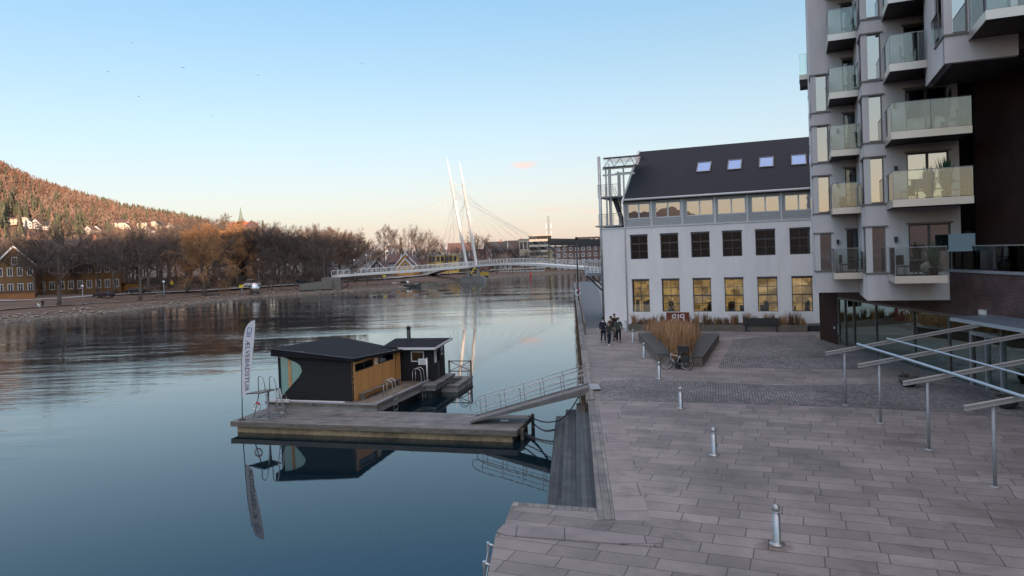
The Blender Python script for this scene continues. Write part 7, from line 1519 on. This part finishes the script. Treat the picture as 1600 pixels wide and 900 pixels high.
# ------------------------------------------------------------------ forest on the hill (one far-off wood)
mb = MB(); rf_ = np.random.RandomState(5); cnt = 0
hp = [(800+FPX*o.location.x/o.location.y, o.location.y) for o in bpy.data.objects if o.name.startswith('hillside_house')]
for k in range(12000):
    px = rf_.uniform(-120, 330); Y = 430+580*rf_.rand()**.8; x = float(PD(px, 400, Y).x); z = gz(x, Y)
    ysc = 396-.036*(px-800)-(z-8.7)*FPX/Y
    if z < 9: continue
    lim = np.interp(px, [-120, 0, 90, 130, 300, 330], [430, 410, 392, 384, 380, 378])
    if ysc > lim: continue
    if any(abs(px-a) < 9 and -90 < Y-b_ < 14 for a, b_ in hp): continue
    clearing = math.sin(x*.02+Y*.011)+math.sin(x*.05-Y*.02)
    patch = math.sin(x*.013+1)+math.sin(Y*.017+x*.004)+rf_.uniform(-.9, .9)
    cnt += 1
    if cnt > 5200: break
    if patch > 1.0 or rf_.rand() < .12:
        mb.mi = 1 if rf_.rand() < .8 else 0; h = rf_.uniform(8, 17); R_ = h*.24; a0 = rf_.rand()*6
        for j in range(4):
            zb_ = z+h*(.12+.22*j); rr_ = R_*(1-.22*j); zt_ = zb_+h*.34; n = 6; vs = [(x, Y, zt_)]+[(x+rr_*rf_.uniform(.6, 1.15)*math.cos(a0+i*6.283/n), Y+rr_*rf_.uniform(.6, 1.15)*math.sin(a0+i*6.283/n), zb_+rf_.uniform(-.5, .5)) for i in range(n)]
            mb.add(vs, [(0, i+1, (i+1) % n+1) for i in range(n)])
    else:
        mb.mi = 0 if patch < -.1 else 2
        h = rf_.uniform(7, 17); R_ = h*.24
        for j in range(34):
            a = rf_.rand()*6.283; u = rf_.rand(); rr_ = R_*math.sin(math.pi*min(1, .15+.85*u))*rf_.uniform(.2, 1); zz = z+h*(.2+.75*u); w = rf_.uniform(.25, .6); l = rf_.uniform(1.0, 2.6)
            cx_, cy_ = x+rr_*math.cos(a), Y+rr_*math.sin(a); an = rf_.rand()*6.28; dx_, dy_ = math.cos(an)*w, math.sin(an)*w
            mb.add([(cx_-dx_, cy_-dy_, zz), (cx_+dx_, cy_+dy_, zz), (cx_+math.cos(a)*.6, cy_+math.sin(a)*.6, zz+l)], [(0, 1, 2)])
        mb.add([(x-.15, Y, z), (x+.15, Y, z), (x+.1, Y, z+h*.7), (x-.1, Y, z+h*.7)], [(0, 1, 2, 3)])
stuff(mb.build('hill_forest', [M['foresta'], M['conifer'], M['forestb']]), 'mixed wood of bare reddish birches and dark conifers covering the sunlit hill', 'forest')
# scrub and small bushes filling under the tree belt
mb = MB(); r = random.Random(12)
for k in range(5200):
    px = r.uniform(-40, 780); Y = r.uniform(196, 300) if px < 600 else r.uniform(285, 345); x = PD(px, 400, Y).x
    z = gz(x, Y)
    if z < 1.5: continue
    if abs(px-r.gauss(px, 3)) > 8: continue
    hh = r.uniform(.8, 3.4) if Y > 215 else r.uniform(.4, 1.2)
    for j in range(6):
        a = r.random()*6.28; w = .05; cx_, cy_ = x+r.gauss(0, .7), Y+r.gauss(0, .7); mb.add([(cx_-w, cy_, z), (cx_+w, cy_, z), (cx_+math.cos(a)*.7, cy_+math.sin(a)*.7, z+hh*r.uniform(.5, 1))], [(0, 1, 2)])
stuff(mb.build('undergrowth', M['twig']), 'bare brown scrub and hedges under the tree belt behind the far bank', 'undergrowth')
# grass and twigs growing on the quay wall
mb = MB(); pts = []
for k in range(420): y = 31+r.random()**1.3*60; pts.append((quayx(y)-.35, y, r.uniform(.2, 1.9)))
blades(mb, pts, .3, .8, .5, .008, r, 3, .12); stuff(mb.build('quay_weeds', M['reeddark']), 'dry weeds and twigs clinging to the mossy quay wall', 'weeds')
# ------------------------------------------------------------------ people
def skin_body(name, joints, edges, radii, mt, parent=None, sub=1):
    me = bpy.data.meshes.new(name); me.from_pydata([tuple(j) for j in joints], edges, []); o = bpy.data.objects.new(name, me); COL.objects.link(o)
    md = o.modifiers.new('s', 'SKIN'); md.use_smooth_shade = True
    for i, v in enumerate(me.skin_vertices[0].data): rr_ = radii[i]; v.radius = rr_ if isinstance(rr_, tuple) else (rr_, rr_); v.use_root = (i == 0)
    sm = o.modifiers.new('u', 'SUBSURF'); sm.levels = sub; sm.render_levels = sub; bpy.context.view_layer.update()
    dg = bpy.context.evaluated_depsgraph_get(); m2 = bpy.data.meshes.new_from_object(o.evaluated_get(dg)); bpy.data.objects.remove(o); bpy.data.meshes.remove(me); m2.materials.clear(); m2.materials.append(mt)
    m2.name = name; o = bpy.data.objects.new(name, m2); COL.objects.link(o)
    if parent: o.parent = parent
    return o
def person(pos, face, label, h=1.75, coat='navy_wool', coatc=(.012, .015, .03), pants=(.015, .015, .02), shoes=(.02, .02, .02), hair=(.02, .015, .01), coat_len=.5, stride=.18, phase=1, arms=(.1, .1), cap=None, scarf=None, bag=None):
    t = thing('person', pos, label, 'person', 'people walking on the promenade'); t.rotation_euler = (0, 0, face); s = h/1.75      # local: faces -Y
    J = lambda *a: tuple(v*s for v in a); st = stride*phase
    # continuous body: pelvis, spine, neck, head, arms, hands, legs, feet
    jn = [J(0, 0, .95), J(0, 0, 1.12), J(0, -.01, 1.32), J(0, 0, 1.45), J(0, -.015, 1.52), J(0, -.02, 1.62), J(0, -.02, 1.71),
          J(.17, 0, 1.42), J(.24, .02-arms[0]*.3, 1.17), J(.22, -.08-arms[0], .95), J(.21, -.11-arms[0]*1.1, .86),
          J(-.17, 0, 1.42), J(-.24, .02-arms[1]*.3, 1.17), J(-.22, -.08-arms[1], .95), J(-.21, -.11-arms[1]*1.1, .86),
          J(.095, 0, .9), J(.10, -st*.5-.03, .5), J(.10, -st+.05, .09), J(.10, -st-.12, .045),
          J(-.095, 0, .9), J(-.10, st*.4-.04, .5), J(-.10, st+.06, .10), J(-.10, st-.10, .045)]
    ed = [(0, 1), (1, 2), (2, 3), (3, 4), (4, 5), (5, 6), (3, 7), (7, 8), (8, 9), (9, 10), (3, 11), (11, 12), (12, 13), (13, 14), (0, 15), (15, 16), (16, 17), (17, 18), (0, 19), (19, 20), (20, 21), (21, 22)]
    rd = [(.14, .1), (.13, .1), (.15, .1), (.09, .08), (.055, .055), (.075, .09), (.06, .075), .06, .045, .035, .032, .06, .045, .035, .032, .085, .055, .04, .035, .085, .055, .04, .035]
    rd = [tuple(x*s for x in r_) if isinstance(r_, tuple) else r_*s for r_ in rd]
    skin_body('body', jn, ed, rd, M['skin'], t)
    # trousers, coat, shoes, hair fitted over the body
    pj = [J(0, 0, .97), J(.095, 0, .88), J(.10, -st*.5-.03, .5), J(.10, -st+.05, .11), J(-.095, 0, .88), J(-.10, st*.4-.04, .5), J(-.10, st+.06, .12)]
    skin_body('trousers', pj, [(0, 1), (1, 2), (2, 3), (0, 4), (4, 5), (5, 6)], [(.16*s, .12*s), .1*s, .072*s, .062*s, .1*s, .072*s, .062*s], cm('trousers_%d' % int(pants[2]*1000), pants), t)
    zc = .95-coat_len*.35; cj = [J(0, 0, zc), J(0, 0, 1.1), J(0, -.01, 1.33), J(0, 0, 1.46), J(.18, 0, 1.42), J(.25, .02-arms[0]*.3, 1.17), J(.225, -.075-arms[0]*.95, .97), J(-.18, 0, 1.42), J(-.25, .02-arms[1]*.3, 1.17), J(-.225, -.075-arms[1]*.95, .97)]
    skin_body('coat', cj, [(0, 1), (1, 2), (2, 3), (3, 4), (4, 5), (5, 6), (3, 7), (7, 8), (8, 9)], [(.19*s, .15*s), (.165*s, .13*s), (.185*s, .14*s), (.09*s, .09*s), .08*s, .065*s, .055*s, .08*s, .065*s, .055*s], cm(coat, coatc), t)
    for sg, y in ((1, -st), (-1, st)):
        skin_body('shoe', [J(sg*.1, y+.07, .05), J(sg*.1, y-.05, .05), J(sg*.1, y-.16, .04)], [(0, 1), (1, 2)], [(.05*s, .05*s), (.05*s, .045*s), (.045*s, .035*s)], cm('shoes_%d' % int(shoes[0]*1000), shoes), t)
    mb = MB(); mb.ball(J(0, .005, 1.685), .098*s, 12, (.92, 1.05, .95)); o = mb.build('hair', cm('hair_%d' % int(hair[0]*1000), hair), None); o.location = J(0, .012, 1.61); o.parent = t
    if cap: mb = MB(); mb.ball((0, 0, 0), .11*s, 12, (.95, 1.08, .7)); o = mb.build('cap', cm('cap', cap), None); o.location = J(0, -.005, 1.68); o.parent = t
    if scarf: mb = MB(); mb.ball((0, 0, 0), .1*s, 12, (1.1, 1.1, .7)); o = mb.build('scarf', cm('scarf', scarf), None); o.location = J(0, -.03, 1.43); o.parent = t
    # face: eyes, nose
    mb = MB()
    for sg in (-1, 1): mb.ball(J(sg*.032, -.108, 1.635), .011*s, 6)
    mb.v = [tuple(v) for v in mb.v]; o = mb.build('eyes', M['black'], None); o.location = J(0, -.108, 1.63); o.parent = t
    if bag: mb = MB(); mb.ball((0, 0, 0), .16*s, 10, (.9, .6, 1)); o = mb.build('bag', cm('pale_bag', (.5, .5, .5)), None); o.location = J(bag*.3, -.1, .62); o.parent = t
    return t
pp_ = [(943, 535.5), (952, 540), (955.5, 532), (961, 531), (967, 535)]
Pq = [P(a, b_, 2) for a, b_ in pp_]; fc = math.radians(6)
person(Pq[0], fc, 'person in long navy coat, black cap and pale scarf, leftmost of the walking group', 1.78, 'navy_coat', (.014, .018, .035), (.012, .012, .02), cap=(.01, .01, .012), scarf=(.45, .45, .5), coat_len=.9, phase=1, bag=1)
person(Pq[1], fc+.1, 'person in dark olive jacket, blue trousers and white shoes, frontmost of the group', 1.66, 'olive_jacket', (.035, .04, .035), (.02, .025, .055), shoes=(.6, .6, .6), hair=(.10, .045, .03), phase=-1, coat_len=.3)
person(Pq[2], fc-.1, 'person in a brown jacket and cap walking second row in the group', 1.74, 'brown_jacket', (.05, .035, .025), (.3, .28, .27), cap=(.12, .10, .08), phase=1, coat_len=.35)
person(Pq[3], fc, 'tallest person in a black jacket at the back of the group', 1.92, 'black_jacket', (.012, .01, .012), (.012, .012, .014), phase=-1, coat_len=.4)
person(Pq[4], fc-.2, 'person in an open grey-green parka over black clothes at the right of the group', 1.78, 'green_parka', (.06, .07, .062), (.008, .008, .009), scarf=(.5, .5, .48), phase=1, coat_len=.6, hair=(.012, .01, .01))
q = Pg(67, 481); t = person(q, .8, 'person in a black coat standing on the far bank beside a pale dog', 1.7, 'black_jacket', (.01, .01, .01), (.02, .02, .02)); del t['group']
def dog(p, rz):
    t = thing('white_dog', p, 'pale white dog beside the person in black on the far bank', 'dog'); t.rotation_euler = (0, 0, rz)
    j = [(0, 0, .55), (-.25, 0, .54), (.3, 0, .58), (.42, 0, .75), (.5, 0, .85), (.66, 0, .8), (-.3, .09, .35), (-.36, .09, .2), (-.32, .09, .02), (-.3, -.09, .35), (-.36, -.09, .2), (-.32, -.09, .02), (.28, .09, .35), (.28, .09, .02), (.28, -.09, .35), (.28, -.09, .02), (-.5, 0, .75), (-.55, 0, .95)]
    e = [(0, 1), (0, 2), (2, 3), (3, 4), (4, 5), (1, 6), (6, 7), (7, 8), (1, 9), (9, 10), (10, 11), (2, 12), (12, 13), (2, 14), (14, 15), (1, 16), (16, 17)]; skin_body('body', j, e, [.14, .13, .15, .09, .1, .05, .08, .045, .035, .08, .045, .035, .055, .035, .055, .035, .03, .02], cm('white_fur', (.6, .58, .54)), t)
q2 = Pg(61, 481); dog(q2, 2.6)
# gulls
def gull(px, py, Y, s, rz, label):
    p = PD(px, py, Y); t = thing('flying_gull', p, label, 'bird', 'gulls high in the sky'); t.rotation_euler = (0, .2, rz)
    mb = MB(); mb.tube([(-.3, 0, 0), (-.15, 0, .02), (.1, 0, .02), (.26, 0, .03), (.36, 0, 0)], [.02, .07, .08, .05, .01], 6); o = mb.build('body', M['steelmat'], None); o.location = (0, 0, 0); o.parent = t; o.scale = (s, s, s)
    mb = MB()
    for sg in (-1, 1): mb.prism([(-.1, 0, .05), (.12, 0, .05), (.16, sg*.35, .2), (.02, sg*.85, .1), (-.03, sg*.35, .2)], (0, 0, .015))
    o = mb.build('wings', M['graphite'], None); o.location = (0, 0, 0); o.parent = t; o.scale = (s, s, s)
for i, (px, py) in enumerate(((205, 67), (168, 112), (286, 106), (217, 151), (404, 118), (565, 99), (330, 182))): gull(px, py, 150, .55, i*1.1, 'tiny gull flying high over the river, ' + ['highest on the left', 'leftmost, above the hill', 'right of the two high ones', 'lowest on the left', 'above the willow', 'farthest right', 'lowest of all'][i])
SC.cycles.samples = SC.cycles.samples
